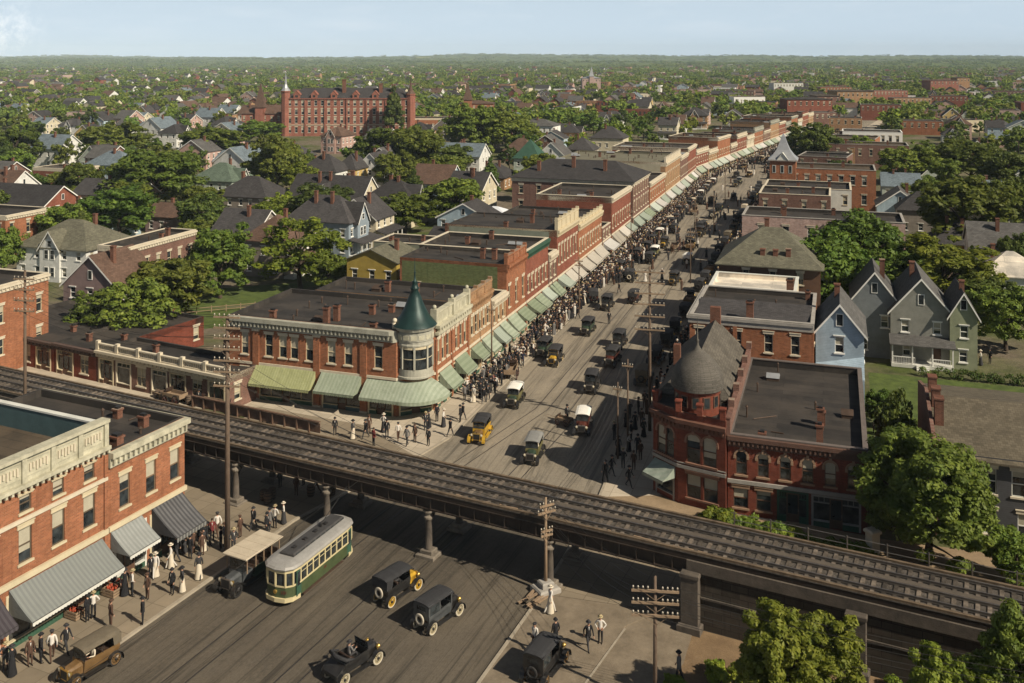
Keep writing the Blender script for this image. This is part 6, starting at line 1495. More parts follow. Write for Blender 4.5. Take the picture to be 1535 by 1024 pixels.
for (v0, v1, u1, hh, wm, rf, lb, nm) in ((172,182,6,8.6,BR_TAN,TAR_BROWN,'low yellowish row with cluttered roof behind the pink row','the low yellowish row'), (196,208,-1,9.4,BR_BROWN,TAR_DARK,'dark roofed brown shop past the low yellowish row','the dark roofed brown shop'), (209,222,3,9.0,OFFWHITE,TAR_DARK,'dark roofed pale shop next to the brown one','the dark roofed pale shop')):
    w, d = u1+14.4, v1-v0; b = Bld(rect(w, d), hh, hh-.5, wm, rf); b.wins(0, int(w/3), .85, hh-3, hh-1.2); b.wins(3, 3, .85, hh-3.4, hh-1.4); b.coping(STONE_PALE); b.chimney(w*.4, 1, .6, .6, 1.4); b.chimney(w*.75, d*.6, .6, .6, 1); b.vent(w*.6, d*.4); b.hatch(w*.2, d*.6); put(b.finish(), ST, -14.4, v0, 'shop', lb); RL.append((nm, Vector((*XY(ST.P(-6,(v0+v1)/2)),0))))
w, d = 23, 13; b = Bld(rect(w, d), 10.4, 9.9, BR_ORANGE, TAR_BROWN, frame=OFFWHITE); b.wins(0, 7, 1.0, 7.0, 9.0, 5, 2); b.wins(0, 3, 1.1, 2.6, 4.8, 10, 2); b.wins(3, 4, .9, 6, 8); b.coping(STONE_GREY)
def rt():
    m = MB(); m.box(-.2, 5.6, -2.2, 3.8, 0, 12.2); ti = b.M.add('corner_tower', m, BR_ORANGE); m = MB(); m.box(-.6,6,-2.6,4.2,12.2,12.45); b.M.add('tower_eave', m, STONE_GREY, ti)
    m = MB(); X = Matrix.Translation((2.7,.8,0)) @ Matrix.Rotation(pi/4,4,'Z'); m.lathe([(4.7,12.46),(3.4,13.3),(2.1,14.6),(1.2,16.2),(.6,17.6),(.05,18.4)], 4, M=X); b.M.add('tower_roof', m, METAL_GREY, ti)
    m = MB(); slab(m, [(1.4,-2.7,12.5),(2.7,-2.7,14.2),(2.7,.4,14.2),(1.4,.4,12.5)]); slab(m, [(2.7,-2.7,14.2),(4.0,-2.7,12.5),(4.0,.4,12.5),(2.7,.4,14.2)]); m.poly([(1.5,-2.5,12.46),(3.9,-2.5,12.46),(2.7,-2.5,14.0)]); b.M.add('dormer', m, [OFFWHITE], ti)
    for x in (.8, 2.6, 4.4): m = MB(); m.box(x-.4,x+.4,-2.26,-2.2,9.4,11.2); wi = b.M.add('tower_window', m, OFFWHITE, ti); m = MB(); m.box(x-.3,x+.3,-2.27,-2.265,9.5,11.1); b.M.add('pane', m, GLASS, wi)
b.later.append(rt); b.chimney(9,3,.7,.6,1.2); b.chimney(16,10,.7,.6,1.2)
put(b.finish(), ST, -14.4, 234, 'towered_block', 'orange brick block with pointed grey metal corner tower'); RL.append(('the pointed grey corner tower', Vector((*XY(ST.P(-12,236)),0))))
w, d = 26, 13; b = Bld(rect(w, d), 8, 7.5, BR_BROWN, TAR_BROWN); b.wins(0, 8, .9, 4.5, 6.5); b.coping(STONE_GREY); b.chimney(7,2); b.chimney(20,8); put(b.finish(), ST, -4, 332, 'brick_warehouse', 'long brown brick warehouse with dark roof in front of the white building')
w, d = 21, 13; b = Bld(rect(w, d), 8.4, 7.9, WHITE, TAR_GREY, frame=BROWN_PAINT); b.wins(0, 8, 1.0, 4.9, 7.0, 1.2, 1.2); b.wins(0, 8, 1.0, 1.2, 3.4, 1.2, 1.2); b.coping(WHITE); put(b.finish(), ST, ST.u_at(1263,385), 385, 'white_building', 'long bright white two storey building behind the brown warehouse')
rnd = random.Random(9); v = 22
FARR = [(15,6.4,BR_BROWN,'brown brick'),(13,5.6,OFFWHITE,'weathered white'),(16,7.0,BR_TAN,'tan brick'),(14,6.0,BR_BROWN,'dark brown brick'),(18,7.4,BR_ORANGE,'orange brick'),(15,6.4,STONE_GREY,'grey stone'),(17,7.5,BR_BROWN,'plain brown brick')]
for i, (d, hh, wm, cw) in enumerate(FARR):
    w = rnd.uniform(10, 19); b = Bld(rect(w, d-.2), hh, hh-.5, wm, rnd.choice([TAR_GREY,TAR_DARK,TAR_BROWN])); b.wins(3, int(d/2.4), .9, 3.9, 5.0); b.wins(0, int(w/3.2), .9, hh-2.6, hh-1.0); b.coping(STONE_GREY); b.chimney(w*.6, 1.2); b.awning(3, .5, d-.8, 3.6, 2.4, 1.7, AWS[rnd.choice(['white','cream','mint'])])
    put(b.finish(), ST2, 12.8, v, 'brick_storefront', '%s storefront, %s building past the bend on the right kerb' % (cw, PLACE[i]), 'building', 'storefronts past the bend'); v += d+.3
# ---------------- lower left block
def lower(yn, ys, Ht, par, label, wins, name, attic=False):
    d = yn-ys; w = 15; b = Bld(rect(w, d-.06), Ht, Ht-.55 if not par else Ht+.2, BR_ORANGE, TAR_DARK if not par else TAR_BROWN, frame=plain('sash_brown',(.16,.11,.07),.6,.3,2), trim=CREAM)
    return b, w, d
b, w, d = lower(0, -7.2, 9.35, 0, '', 3, '')
for a in (1.45, 3.85, 6.15): b.win(1, a, .92, 5.1, 7.35, blind=True)
b.wins(2, 4, .9, 5, 7.2)
b.shop(1, .5, 3.4, 3.5, frame=OFFWHITE, base=GREEN_PAINT); b.shop(1, 3.7, 6.9, 3.5, frame=CREAM, base=GREEN_PAINT)
b.cornice([0,.5,.12,0], 8.3, 9.33, CREAM_WORN, .42); b.band([0,.16,.1,0], 3.95, 4.28, CREAM)
b.awning(1, .15, 3.15, 3.9, 2.5, 1.9, AWS['pale'], label='pale grey striped awning with white edge'); b.awning(1, 3.75, 7.0, 3.9, 2.4, 2.2, AWS['grey'], .35, label='dark grey striped awning at the building end')
b.chimney(14.2, 1.5, .7, .6, .9); b.chimney(12.6, 5.5, .6, .5, .7); b.chimney(9.5, 6.0, .5, .5, .6); b.clutter(5, 5)
put(b.finish(), LF, -15, -7.2, 'corner_store', 'orange brick store with cream bracketed cornice beside the viaduct on the lower street')
d = 15.5; w = 15; b = Bld(rect(w, d-.06), 9.7, 9.75, BR_ORANGE, TAR_BROWN, frame=plain('sash_dark',(.1,.075,.05),.6,.3,2), trim=CREAM)
for k in range(6):
    a = d-1.5-k*2.42
    b.win(1, a, .95, 5.0, 7.15); b.win(1, a, .85, 8.1, 9.15, lint=.08)
b.shop(1, d-7.7, d-.5, 3.5, frame=CREAM, base=GREEN_PAINT, door=.78); b.shop(1, .5, d-8.1, 3.5, frame=OFFWHITE, base=GREEN_PAINT)
b.band([0,.14,0,0], 7.55, 7.78, STONE_PALE); b.band([0,.2,0,0], 3.95, 4.3, CREAM); b.pilaster(1, d-.18, .3, 0, 9.3, cap=False)
b.awning(1, d-7.6, d-.4, 3.85, 2.45, 2.0, AWS['pale'], label='long pale grey striped awning'); b.awning(1, .3, d-8.2, 3.85, 2.5, 2.0, AWS['plum'], label='dark plum striped awning at the photo edge')
def lp():
    fc = b.faces[1]; m = MB(); L = fc.L
    fc.box(m, 0, L, -.35, .45, 9.72, 9.95); fc.box(m, 0, L, -.3, .1, 9.95, 11.5); fc.box(m, 0, L, -.42, .34, 11.5, 11.72)
    for i in range(8):
        a = L-.2-i*2.1; fc.box(m, a-.17, a+.17, -.32, .24, 9.95, 11.5); fc.box(m, a-2.0+.15, a-.25, .1, .14, 10.25, 10.33); fc.box(m, a-1.95+.15, a-.25, .1, .14, 11.2, 11.28)
        for q in range(6): fc.box(m, a-1.7+q*.24, a-1.7+q*.24+.1, .1, .19, 10.55+.1*sin(q*2), 11.0, 1)
    for i in range(36): a = .2+i*.43; fc.box(m, a, a+.16, .1, .38, 9.5, 9.72)
    pi_ = b.M.add('relief_parapet', m, [CREAM_WORN, STONE_PALE])
    m = MB(); f2 = b.faces[2]; f2.box(m, .3, f2.L, -.3, .0, 9.72, 11.3); b.M.add('back_parapet', m, TEAL); m = MB(); f2.box(m, .35, f2.L, -.36, .06, 11.3, 11.42); b.M.add('coping', m, OFFWHITE)
b.later.append(lp); b.chimney(6, 10, .7, .6, 1.0); b.clutter(6, 6)
put(b.finish(), LF, -15, -22.75, 'parapet_store', 'orange brick store topped by a tall cream relief parapet at the photo edge')
# goods in front of the lower shops
for i, (px, py, lb) in enumerate(((178,884,'wooden crate of red produce beside the pale awning door'),(168,892,'wooden crate of red produce by the white shop pillar'),(112,925,'open wooden crate by the long awning shop door'))):
    M = Model(); m = MB(); 
    for z in (.05,.2,.35): m.box(-.45,.45,-.32,-.28,z,z+.1); m.box(-.45,.45,.28,.32,z,z+.1); m.box(-.45,-.41,-.28,.28,z,z+.1); m.box(.41,.45,-.28,.28,z,z+.1)
    m.box(-.41,.41,-.28,.28,.05,.09); M.add('slatted_box', m, WOODPALE); m = MB(); random.seed(i)
    for k in range(22): m.ball((random.uniform(-.36,.36),random.uniform(-.24,.24),.38+random.uniform(0,.06)),.07,0,6,4)
    M.add('produce', m, plain('produce',(.3,.05,.02),.5,.4,3), smooth=True); M.place('produce_crate', lb, 'crate', at(px,py,.14), -.43, 1.2)
# ---------------- one storey row behind the track at left
RF = Frame((at(343,619).x, at(343,619).y), -radians(27.6))
def shoprow(x0, x1, Ht, wall, label, par, style, depth=9, corn=STONE_PALE):
    w = x1-x0; b = Bld(rect(w, depth), Ht, Ht-.4, wall, TAR_DARK, trim=STONE_PALE)
    k = int(w/2.7)
    for i in range(k):
        a0, a1 = .35+i*(w-.5)/k, .35+(i+1)*(w-.5)/k-.35
        if (i+style) % 3 == 2: b.win(0, (a0+a1)/2, 1.35, .7, 2.7, muntin=True)
        else: b.shop(0, a0, a1, 2.9, frame=STONE_PALE if i % 2 else CREAM, base=BROWN_PAINT, hasdoor=i % 2 == 0)
    b.cornice([.4,0,0,0], Ht-.75, Ht-.02, corn, .6); b.wins(1, 2, .9, 1, 2.6)
    if par:
        def pr():
            fc = b.faces[0]; m = MB(); fc.box(m, 0, w, -.2, .1, Ht+.003, Ht+.12); fc.box(m, 0, w, -.2, .12, Ht+.62, Ht+.76)
            q = int(w/2.9)
            for i in range(q+1): a = min(max(w*i/q,.2),w-.2); fc.box(m, a-.2, a+.2, -.24, .16, Ht+.004, Ht+1.0)
            for i in range(int(w/.3)): fc.box(m, .1+i*.3, .22+i*.3, -.12, .02, Ht+.12, Ht+.62)
            b.M.add('balustrade', m, STONE_PALE)
        b.later.append(pr)
    b.chimney(w*.3, 3, .5, .5, .8); b.chimney(w*.8, 5, .5, .5, .6)
    return put(b.finish(), RF, x0, 0, 'shop_row', label)
shoprow(-19.5, 0, 3.75, BR_BROWN, 'one storey brick shop row with pale stone balustrade behind the track', True, 0, 5.5)
shoprow(-26.5, -19.6, 3.6, BR_DEEP, 'one storey dark red shop with dark roof left of the balustraded row', False, 1, 16, plain('soot_cornice',(.09,.06,.05),.9,.3,1))
shoprow(-42, -26.6, 3.5, BR_DEEP, 'one storey soot darkened shop row at the far left beside the track', False, 2, 18, plain('soot_cornice2',(.08,.055,.045),.9,.3,1))
# courtyard behind the row
b = Bld(rect(9, 5), 4.2, 3.9, BR_BROWN, TAR_WHITE); put(b.finish(), RF, -10, 9.5, 'outbuilding', 'low outbuilding with pale roof in the courtyard behind the shop row')
# orange brick block far left
def block(u_px, Y, Wd, Dd, Ht, wall, label, roof=TAR_DARK, nS=2, nE=3, rows=((4.6,6.6),), name='brick_house', corn=True, cat='building', frame=None, ang=ST.a, chim=2):
    """px, Y give the near right ground corner"""
    X = (u_px-CX)*Y/F; b = Bld(rect(Wd, Dd), Ht, Ht-.5, wall, roof, frame=frame)
    for z0, z1 in rows:
        if nS: b.wins(0, nS, .85, z0, z1, 1, 1)
        if nE: b.wins(1, nE, .85, z0, z1, 1, 1)
        b.wins(3, max(1, nE), .85, z0, z1, 1, 1)
    if corn: b.cornice([.06,.35,0,0], Ht-.75, Ht-.02, STONE_PALE, .55)
    b.coping(STONE_PALE)
    r = random.Random(u_px)
    for i in range(chim): b.chimney(Wd*r.uniform(.15,.85), Dd*r.uniform(.15,.85), .55, .5, r.uniform(.6,1.3))
    b.vent(Wd*.5, Dd*.5)
    c, s = cos(ang), sin(ang)
    return b.finish().place(name, label, cat, (X-Wd*c, Y-Wd*s, 0), ang)
block(-80, 102.7, 14, 14, 10.2, BR_ORANGE, 'orange brick building with pale bracketed cornice at the far left edge', nE=3, rows=((6.0,8.0),(2.4,4.2)))
block(193, 136, 5.4, 15, 9.3, BR_BROWN, 'brown brick building with cream cornice and tall narrow windows', nS=1, nE=6, rows=((5.2,7.2),(1.6,3.4)))
block(8, 169.9, 16, 10.2, 8.2, BR_ORANGE, 'small orange brick building at the left edge among trees', nE=3, rows=((4.6,6.8),(1.2,3)))
block(111, 250, 13.5, 9, 7.2, BR_RED, 'bright red brick flat roofed house far behind the left trees', roof=TAR_GREY, nS=4, nE=3, rows=((3.6,5.4),(.9,2.4)))
block(640, 148, 9, 7, 7.4, plain('sage_stucco',(.19,.2,.15),.9,.3,.8), 'grey green flat roofed back building behind the shops', nS=2, nE=2, rows=((4,5.4),), corn=False)
# brown building at right with shingled roof
w, d = 17, 15; b = Bld(rect(w, d), 6.3, None, siding('siding_slate',(.06,.062,.068)), SH_OLIVE, frame=OFFWHITE)
b.wins(0, 7, 1.0, 3.6, 5.5, 3.0, 1); b.wins(0, 6, 1.0, .6, 2.4, 3, 1); b.wins(3, 4, .9, 3.6, 5.4)
M = b.finish(); m = MB(); slab(m, [(-.1,-.5,6.1),(w+.4,-.5,6.1),(w+.4,8,8.0),(-.1,8,8.0)], .15); slab(m, [(-.1,8,8.0),(w+.4,8,8.0),(w+.4,d+.3,6.6),(-.1,d+.3,6.6)], .15); ri = M.add('roof', m, shingle('shingle_old',(.1,.085,.06),.35,.3))
m = MB(); m.add([(-.3,-.3,0),(-.02,-.3,0),(-.02,d,0),(-.3,d,0),(-.3,-.3,6.5),(-.02,-.3,6.5),(-.02,d,6.9),(-.3,d,6.9),(-.3,8,8.5),(-.02,8,8.5)],[(0,1,5,4),(0,4,8,7,3),(1,2,6,9,5),(4,5,9,8),(8,9,6,7),(2,3,7,6)]); M.add('fire_wall', m, BR_BROWN)
for y in (4, 6.5, 9.5): m = MB(); m.box(.1,.75,y-.45,y+.45,6.2,9.0); m.box(.05,.8,y-.5,y+.5,9.0,9.12); M.add('chimney', m, CH_BRICK, ri)
put(M, ST, 7.3, 79.5, 'shingled_building', 'slate coloured building under a broad worn brown shingle roof with brick chimneys')
# the three gabled houses
def hs(px, Y, *a, label, ang=ST.a, name='gabled_house', cat='house', **k):
    M = house(*a, **k); X = (px-CX)*Y/F; return M.place(name, label, cat, (X, Y, 0), ang)
SG, SS, SO = siding('siding_grey',(.17,.19,.2)), siding('siding_stone',(.24,.24,.21)), siding('siding_sage',(.25,.27,.17))
hs(1278, 117, 5.0, 8, 7.2, 10.4, 'gy', SG, SH_GREY, label='slate grey gabled house, leftmost of the three gabled houses', seed=5)
hs(1335, 114.6, 6.7, 10, 6.3, 10.2, 'gy', SS, SH_GREY, porch=0, label='stone grey gabled house with white railed front porch', seed=6)
hs(1424, 112.0, 2.9, 8, 6.5, 9.0, 'gy', SO, SH_GREY, label='narrow sage green gabled house beside the porch house', seed=7)
# middle left houses
SB, SW, SY, SP, SMV = siding('siding_blue_grey',(.24,.29,.33)), siding('siding_white',(.66,.66,.62)), siding('siding_yellow',(.5,.36,.13)), siding('siding_pale_blue',(.36,.46,.52)), siding('siding_mauve',(.24,.17,.16))
ST3 = siding('siding_taupe',(.22,.19,.16)); SPK = siding('siding_pink',(.45,.3,.25)); SCR = siding('siding_cream',(.56,.5,.36)); SGN = siding('siding_mint',(.42,.47,.4))
hs(428, 178, 13, 8, 6.3, 10.6, 'hip', SB, SH_DARK, front=(1,4,4.2,.8,9.6), porch=1, label='blue grey house with dark hip roof and white gabled front', seed=11, chim=2)
hs(520, 142, 8, 8, 6.6, 8.2, 'gy', siding('siding_mustard',(.36,.26,.05)), SH_OLIVE, label='mustard yellow shed roofed building behind the corner block', seed=12, attic=False, chim=1)
hs(25, 158, 14, 11, 5.4, 9.2, 'hip', SW, SH_OLIVE, label='white house with broad olive grey hip roof at left', seed=13, front=(0,7,4,.3,8.2))
hs(95, 131, 9, 8, 5.6, 9.6, 'gy', SMV, SH_BROWN, label='mauve gabled house with brown shingles next to the brown brick building', seed=14)
hs(-60, 205, 22, 11, 5.6, 9.2, 'gx', BR_RED, SH_DARK, label='long dark gable roofed hall with red brick walls at the left edge', seed=15)
hs(108, 222, 17, 9, 5.0, 8.0, 'gx', SPK, SH_DARK, label='pink walled house under a long dark gable roof left of the big trees', seed=16)
hs(128, 275, 13, 9, 5.8, 9.4, 'hip', SP, SH_BLUE, label='pale blue and white house with blue grey hip roof behind the red brick house', seed=17)
hs(285, 240, 12, 10, 5.8, 9.8, 'hip', SGN, SH_GREEN, label='mint white house with grey green hip roof by the pale porch', seed=18, porch=0, front=(1,5,3.6,.5,8.6))
hs(218, 200, 8, 7, 3.6, 5.8, 'gx', SMV, SH_BROWN, label='low brown shed with reddish roof in front of the trees', seed=19, attic=False)
hs(322, 214, 13, 10, 5.6, 9.6, 'hip', ST3, SH_DARK, label='taupe house with dark pyramidal roof in the middle of the left blocks', seed=20, chim=2)
hs(318, 172, 9, 9, 5.4, 8.8, 'gx', ST3, SH_DARK, label='dark taupe house half hidden between bright trees', seed=21, porch=1)
hs(362, 160, 8, 9, 6.0, 9.6, 'hip', ST3, SH_BROWN, label='brown roofed house with front porch behind the bright tree', seed=22, porch=1)
hs(432, 214, 18, 9, 5.8, 10.0, 'gx', SCR, SH_DARK, label='wide dark roofed house with small white gable behind the blue grey house', seed=23, chim=3, front=(0,9,2.4,.2,8.6))
hs(545, 208, 11, 9, 5.8, 9.6, 'hip', SCR, SH_DARK, label='cream house with dark roof and several chimneys left of the round trees', seed=24, chim=3, front=(1,4,3,.6,8.8))
hs(500, 186, 9, 8, 5.6, 9.2, 'gy', SCR, SH_DARK, label='cream gabled house tucked beside the blue grey house', seed=25, porch=1)
hs(448, 258, 11, 9, 6.0, 10.2, 'hip', SW, SH_DARK, label='white house with dark hip roof, leftmost of three in a row', seed=26)
hs(503, 262, 6, 9, 6.0, 9.8, 'hip', SY, SH_DARK, label='yellow house with dark roof between two white houses', seed=27)
hs(535, 268, 8, 9, 6.0, 9.8, 'gy', SW, SH_DARK, label='white gabled house right of the yellow house', seed=28)
hs(615, 236, 10, 10, 5.8, 9.8, 'gx', SP, SH_BROWN, label='pale blue gabled house beside the round middle trees', seed=29)
hs(560, 157, 10, 7, 2.6, 4.0, 'hip', plain('tent_canvas',(.62,.6,.56),.9,.12,1), plain('tent_roof',(.6,.6,.57),.9,.12,1), label='white canvas covered shed in the yard behind the shops', seed=30, chim=0, attic=False, name='canvas_shed', cat='shed')
hs(702, 200, 9, 8, 3.0, 5.0, 'hip', plain('tent_canvas2',(.58,.6,.63),.9,.12,1), plain('tent_roof2',(.56,.58,.62),.9,.12,1), label='pale blue white tent roofed shed left of the hip roofed block', seed=31, chim=0, attic=False, name='canvas_shed', cat='shed')
hs(640, 168, 10, 8, 4.6, 6.2, 'gx', SW, SH_DARK, label='low dark roofed back house beside the white canvas shed', seed=32, attic=False)
hs(655, 300, 14, 10, 6, 9.5, 'gx', SW, SH_BLUE, label='house with long blue grey roof behind the round middle trees', seed=33)
hs(770, 290, 8, 8, 6, 11.5, 'hip', SGN, plain('green_roof',(.03,.075,.05),.7,.3,1), label='pale house with steep dark green pyramidal roof', seed=34, chim=0)
hs(805, 300, 9, 9, 6, 10, 'gy', SW, SH_GREY, label='white gabled house just right of the green pyramidal roof', seed=35, porch=0)
hs(848, 318, 9, 9, 6, 10, 'hip', ST3, SH_DARK, label='dark roofed house behind the long storefront roofs', seed=36)
hs(885, 352, 12, 10, 7, 11, 'hip', SCR, SH_DARK, label='cream yellow villa with dark hip roof beyond the storefront roofs', seed=37)
hs(775, 388, 15, 11, 9, 11.5, 'hip', WHITE, SH_GREY, label='bright white three storey house behind the paired trees', seed=38, rows=[(.9,2.5),(3.8,5.3),(6.6,8.1)])
hs(1470, 142, 9, 8, 4.2, 7.2, 'hip', SW, TAR_WHITE, label='house with white roof at the right edge', seed=39)
hs(1455, 158, 9, 8, 5.4, 8.8, 'gx', SW, SH_GREY, label='grey roofed white house behind the white roofed one', seed=40)
hs(1315, 205, 9, 8, 5.0, 8.2, 'gy', SP, SH_GREY, label='pale blue cottage behind the pink row', seed=41, porch=0)
hs(1345, 198, 9, 8, 5.0, 8.4, 'hip', ST3, SH_DARK, label='dark roofed cottage right of the pale blue cottage', seed=42)
# college
def college():
    Y = 445; x0, x1 = (425-CX)*Y/F, (618-CX)*Y/F; w = x1-x0; d = 20; ang = radians(2)
    b = Bld(rect(w, d), 17.5, None, BR_COLLEGE, SH_DARK, frame=OFFWHITE)
    for z0, z1 in ((1.6,4.2),(6.0,8.8),(10.0,12.6),(14.0,16.4)): b.wins(0, 19, 1.25, z0, z1, 2.2, 2.2, lint=.35); b.wins(1, 5, 1.25, z0, z1, 2, 2); b.wins(3, 5, 1.25, z0, z1, 2, 2)
    b.cornice([.5,.5,.3,.5], 16.7, 17.48, BR_COLLEGE, .9); b.band([.2,.2,0,.2], 5.0, 5.3, STONE_PALE)
    M = b.finish(); m = MB(); hip_roof(m, 0, w, 0, d, 17.4, 22.0, .3, ridge=8); ri = M.add('roof', m, SH_DARK)
    for a in (6, 14, 23, 33, 42, 50):
        m = MB(); m.box(a-1.4,a+1.4,-.2,2.6,17.5,19.2); m.poly([(a-1.5,-.25,19.2),(a+1.5,-.25,19.2),(a,-.25,20.9)]); slab(m, [(a-1.7,-.4,19.1),(a,-.4,21.0),(a,4.5,21.0),(a-1.7,4.5,19.1)]); slab(m, [(a,-.4,21.0),(a+1.7,-.4,19.1),(a+1.7,4.5,19.1),(a,4.5,21.0)])
        di = M.add('dormer', m, BR_COLLEGE, ri); m = MB(); m.box(a-.6,a+.6,-.26,-.22,17.9,18.9); M.add('dormer_window', m, GLASS, di)
    for a, hh in ((27,25.5),(44,23.6),(50,23.2)): m = MB(); m.box(a-.8,a+.8,5,6.6,17,hh); m.box(a-1,a+1,4.8,6.8,hh,hh+.5); M.add('chimney', m, CH_BRICK, ri)
    for a, hh, sp in ((.8,20.3,30),(w-1.0,18.8,27)):
        m = MB(); X = Matrix.Translation((a, 1.0, 0)); m.lathe([(2.0,0),(2.0,hh),(2.3,hh+.1),(2.3,hh+.6)], 8, M=X); ti = M.add('corner_tower', m, BR_COLLEGE)
        m = MB(); m.lathe([(2.3,hh+.6),(1.3,hh+1.9),(.6,hh+3.6),(.2,sp-2),(.04,sp)], 8, M=X); M.add('spire', m, METAL_GREY if a < 5 else SH_BROWN, ti)
    for a in (10, 19, 29, 38, 47):
        m = MB(); b.faces[0].box(m, a-.35, a+.35, -.02, .5, 0, 16.6); M.add('buttress', m, BR_COLLEGE)
    return M.place('college', 'long four storey red brick college with spired corner towers', 'building', (x0, Y, 0), ang)
college()
def tower_house(px, Y, w, d, Ht, hp, wall, roof, label, **k):
    b = Bld(rect(w, d), Ht, None, wall, roof); b.wins(0, max(2, int(w/3)), 1.0, Ht-3.4, Ht-1.4); b.wins(1, 3, 1.0, Ht-3.4, Ht-1.4); b.wins(0, max(2, int(w/3)), 1.0, 1.4, 3.4); M = b.finish(); m = MB(); hip_roof(m, 0, w, 0, d, Ht, hp, .4); M.add('roof', m, roof)
    if k.get('spire'):
        x, zt, zs = k['spire']; m = MB(); m.box(x-2.2,x+2.2,-1.0,3.4,0,zt); ti = M.add('tower', m, wall); m = MB(); X = Matrix.Translation((x,1.2,0)) @ Matrix.Rotation(pi/4,4,'Z'); m.lathe([(3.7,zt),(2.2,zt+(zs-zt)*.35),(.05,zs)], 4, M=X); M.add('tower_roof', m, k.get('sroof', roof), ti)
    return M.place('public_building', label, 'building', ((px-CX)*Y/F, Y, 0), 0)
tower_house(362, 470, 26, 14, 9, 13, BR_COLLEGE, SH_BROWN, 'red brick building with pointed brown roof tower left of the college', spire=(9,12,24))
tower_house(690, 520, 18, 14, 11.5, 13, BR_ORANGE, SH_BROWN, 'orange brick hall with curved pointed tower right of the college', spire=(4,13.5,23))
block(683, 455, 21, 14, 7.6, BR_ORANGE, 'low orange brick building with dark roof adjoining the college', nS=7, nE=4, rows=((2.2,4.8),), roof=TAR_DARK, ang=0)
block(1147, 620, 20, 14, 11, WHITE, 'distant bright white block left of the far street end', nS=6, nE=3, rows=((7,9),(3,5)), roof=TAR_DARK, ang=0, corn=False)
tower_house(873, 1050, 20, 20, 14, 17, BR_PINK, METAL_GREY, 'distant pinkish building with flared pointed pale roof near the horizon', spire=(10,16,27), sroof=METAL_GREY)
tower_house(1180, 560, 26, 16, 12, 13.2, BR_RED, TAR_DARK, 'red brick block with dark roof closing the far street end')
tower_house(1255, 640, 24, 20, 14, 15, BR_TAN, TAR_BROWN, 'tall tan brick block right of the street end')
tower_house(1225, 600, 14, 16, 12.5, 13.5, BR_BROWN, TAR_BROWN, 'brown brick block between the red and tan blocks at the street end')
tower_house(1395, 900, 26, 20, 15, 16, BR_COLLEGE, SH_BROWN, 'distant ruddy brick works left of the far tan tower')
tower_house(1435, 930, 12, 14, 17, 18, BR_TAN, TAR_BROWN, 'distant tan tower block near the right horizon')

# more blocks of the business quarter past the street end, low and mixed
FARB = []
for i, (px, Y, w, d, hh, wm, cn) in enumerate(((1205,505,17,13,7.5,BR_BROWN,'low brown brick block'),(1243,470,15,12,7.0,BR_TAN,'low tan brick block'),(1352,455,18,12,6.5,BR_ORANGE,'low orange brick block'),(1378,520,20,14,7.5,BR_BROWN,'brown brick block'),(1425,470,16,12,5.8,CREAM,'cream painted block'),(1470,540,20,14,7.0,BR_PINK,'pinkish brick block'),(1290,560,22,14,9.0,BR_RED,'red brick block'),(1340,640,24,14,9.5,BR_TAN,'tan brick block'),(1310,740,26,16,11,BR_COLLEGE,'ruddy brick block'),(1130,720,22,14,8,BR_PINK,'pale pink block'),(1085,790,24,15,9,BR_BROWN,'brown brick block'),(1020,830,26,14,9,BR_PINK,'long pinkish block'),(960,760,20,14,8,STONE_PALE,'pale stone block'),(1395,690,24,16,9,BR_RED,'red brick block'),(1490,760,26,16,10,BR_BROWN,'brown brick block'),(1230,830,26,16,11,BR_ORANGE,'orange brick block'),(1160,920,28,18,12,OFFWHITE,'weathered white block'),(930,900,26,16,9,BR_TAN,'tan brick block'),(330,560,22,13,7.5,BR_ORANGE,'low orange brick block'),(290,500,20,12,6.5,BR_TAN,'low tan brick block'),(100,520,18,12,6.8,BR_PINK,'pinkish brick block'),(40,1500,70,20,10,BR_PINK,'long pale factory block'))):
    b = Bld(rect(w, d), hh, hh-.5, wm, [TAR_GREY,TAR_DARK,TAR_BROWN][i % 3]); b.wins(0, int(w/2.6), 1.0, hh-3, hh-1.2, lint=.3); b.wins(1, 3, 1.0, hh-3, hh-1.2); b.wins(3, 3, 1.0, hh-3, hh-1.2); b.coping(STONE_GREY); b.chimney(w*.3, d*.4, .8, .7, 1.8); b.chimney(w*.8, 1.2, .8, .7, 1.4)
    X = (px-CX)*Y/F; o = b.finish().place('brick_block', None, 'building', (X, Y, 0), [0, ST.a, ST.a, -.1][i % 4]); FARB.append((o, cn, Vector((X, Y, 0))))
# ---------------------------------------------------------------- trees placed by hand (crown centre column, ground row, crown top row, crown width px)
bpy.context.view_layer.update()
OCC = []
for o in list(col.objects):
    if o.parent is None and o.get('category') in ('building', 'house', 'shed'):
        pts = [o.matrix_world @ Vector(c) for ch in o.children for c in ch.bound_box]
        if pts: OCC.append((min(p.x for p in pts), max(p.x for p in pts), min(p.y for p in pts), max(p.y for p in pts)))
def clear(x, y, r=1.0):
    return not any(a-r < x < b+r and c-r < y < d+r for a, b, c, d in OCC)
def photo_tree(kind, px, pyb, pyt, wpx, label, group=None):
    p = at(px, pyb); h = max(3.0, zat(pyt, p.y)); w = wpx*p.y/F
    return tree(kind, p, h*1.05, w*1.16, label, group)
T = photo_tree
T('fine_olive', 1390, 846, 664, 172, 'large olive shade tree between the brick wing and the slate coloured building')
T('fine_bright', 1195, 1120, 916, 160, 'bright yellow green tree standing in front of the retaining wall')
T('fine_bright', 1425, 1165, 975, 118, 'small yellow green tree at the bottom edge beside the retaining wall')
T('fine_green', 1530, 1160, 925, 125, 'dark leafy tree in the bottom right corner of the photo')
T('green1', 1525, 885, 800, 80, 'small dark tree right of the large olive shade tree by the track')
T('dark0', 1342, 735, 590, 55, 'young dark tree in the shaded yard beside the brick wing')
T('bright1', 1345, 700, 628, 30, 'small bright sapling on the grass beside the brick wing')
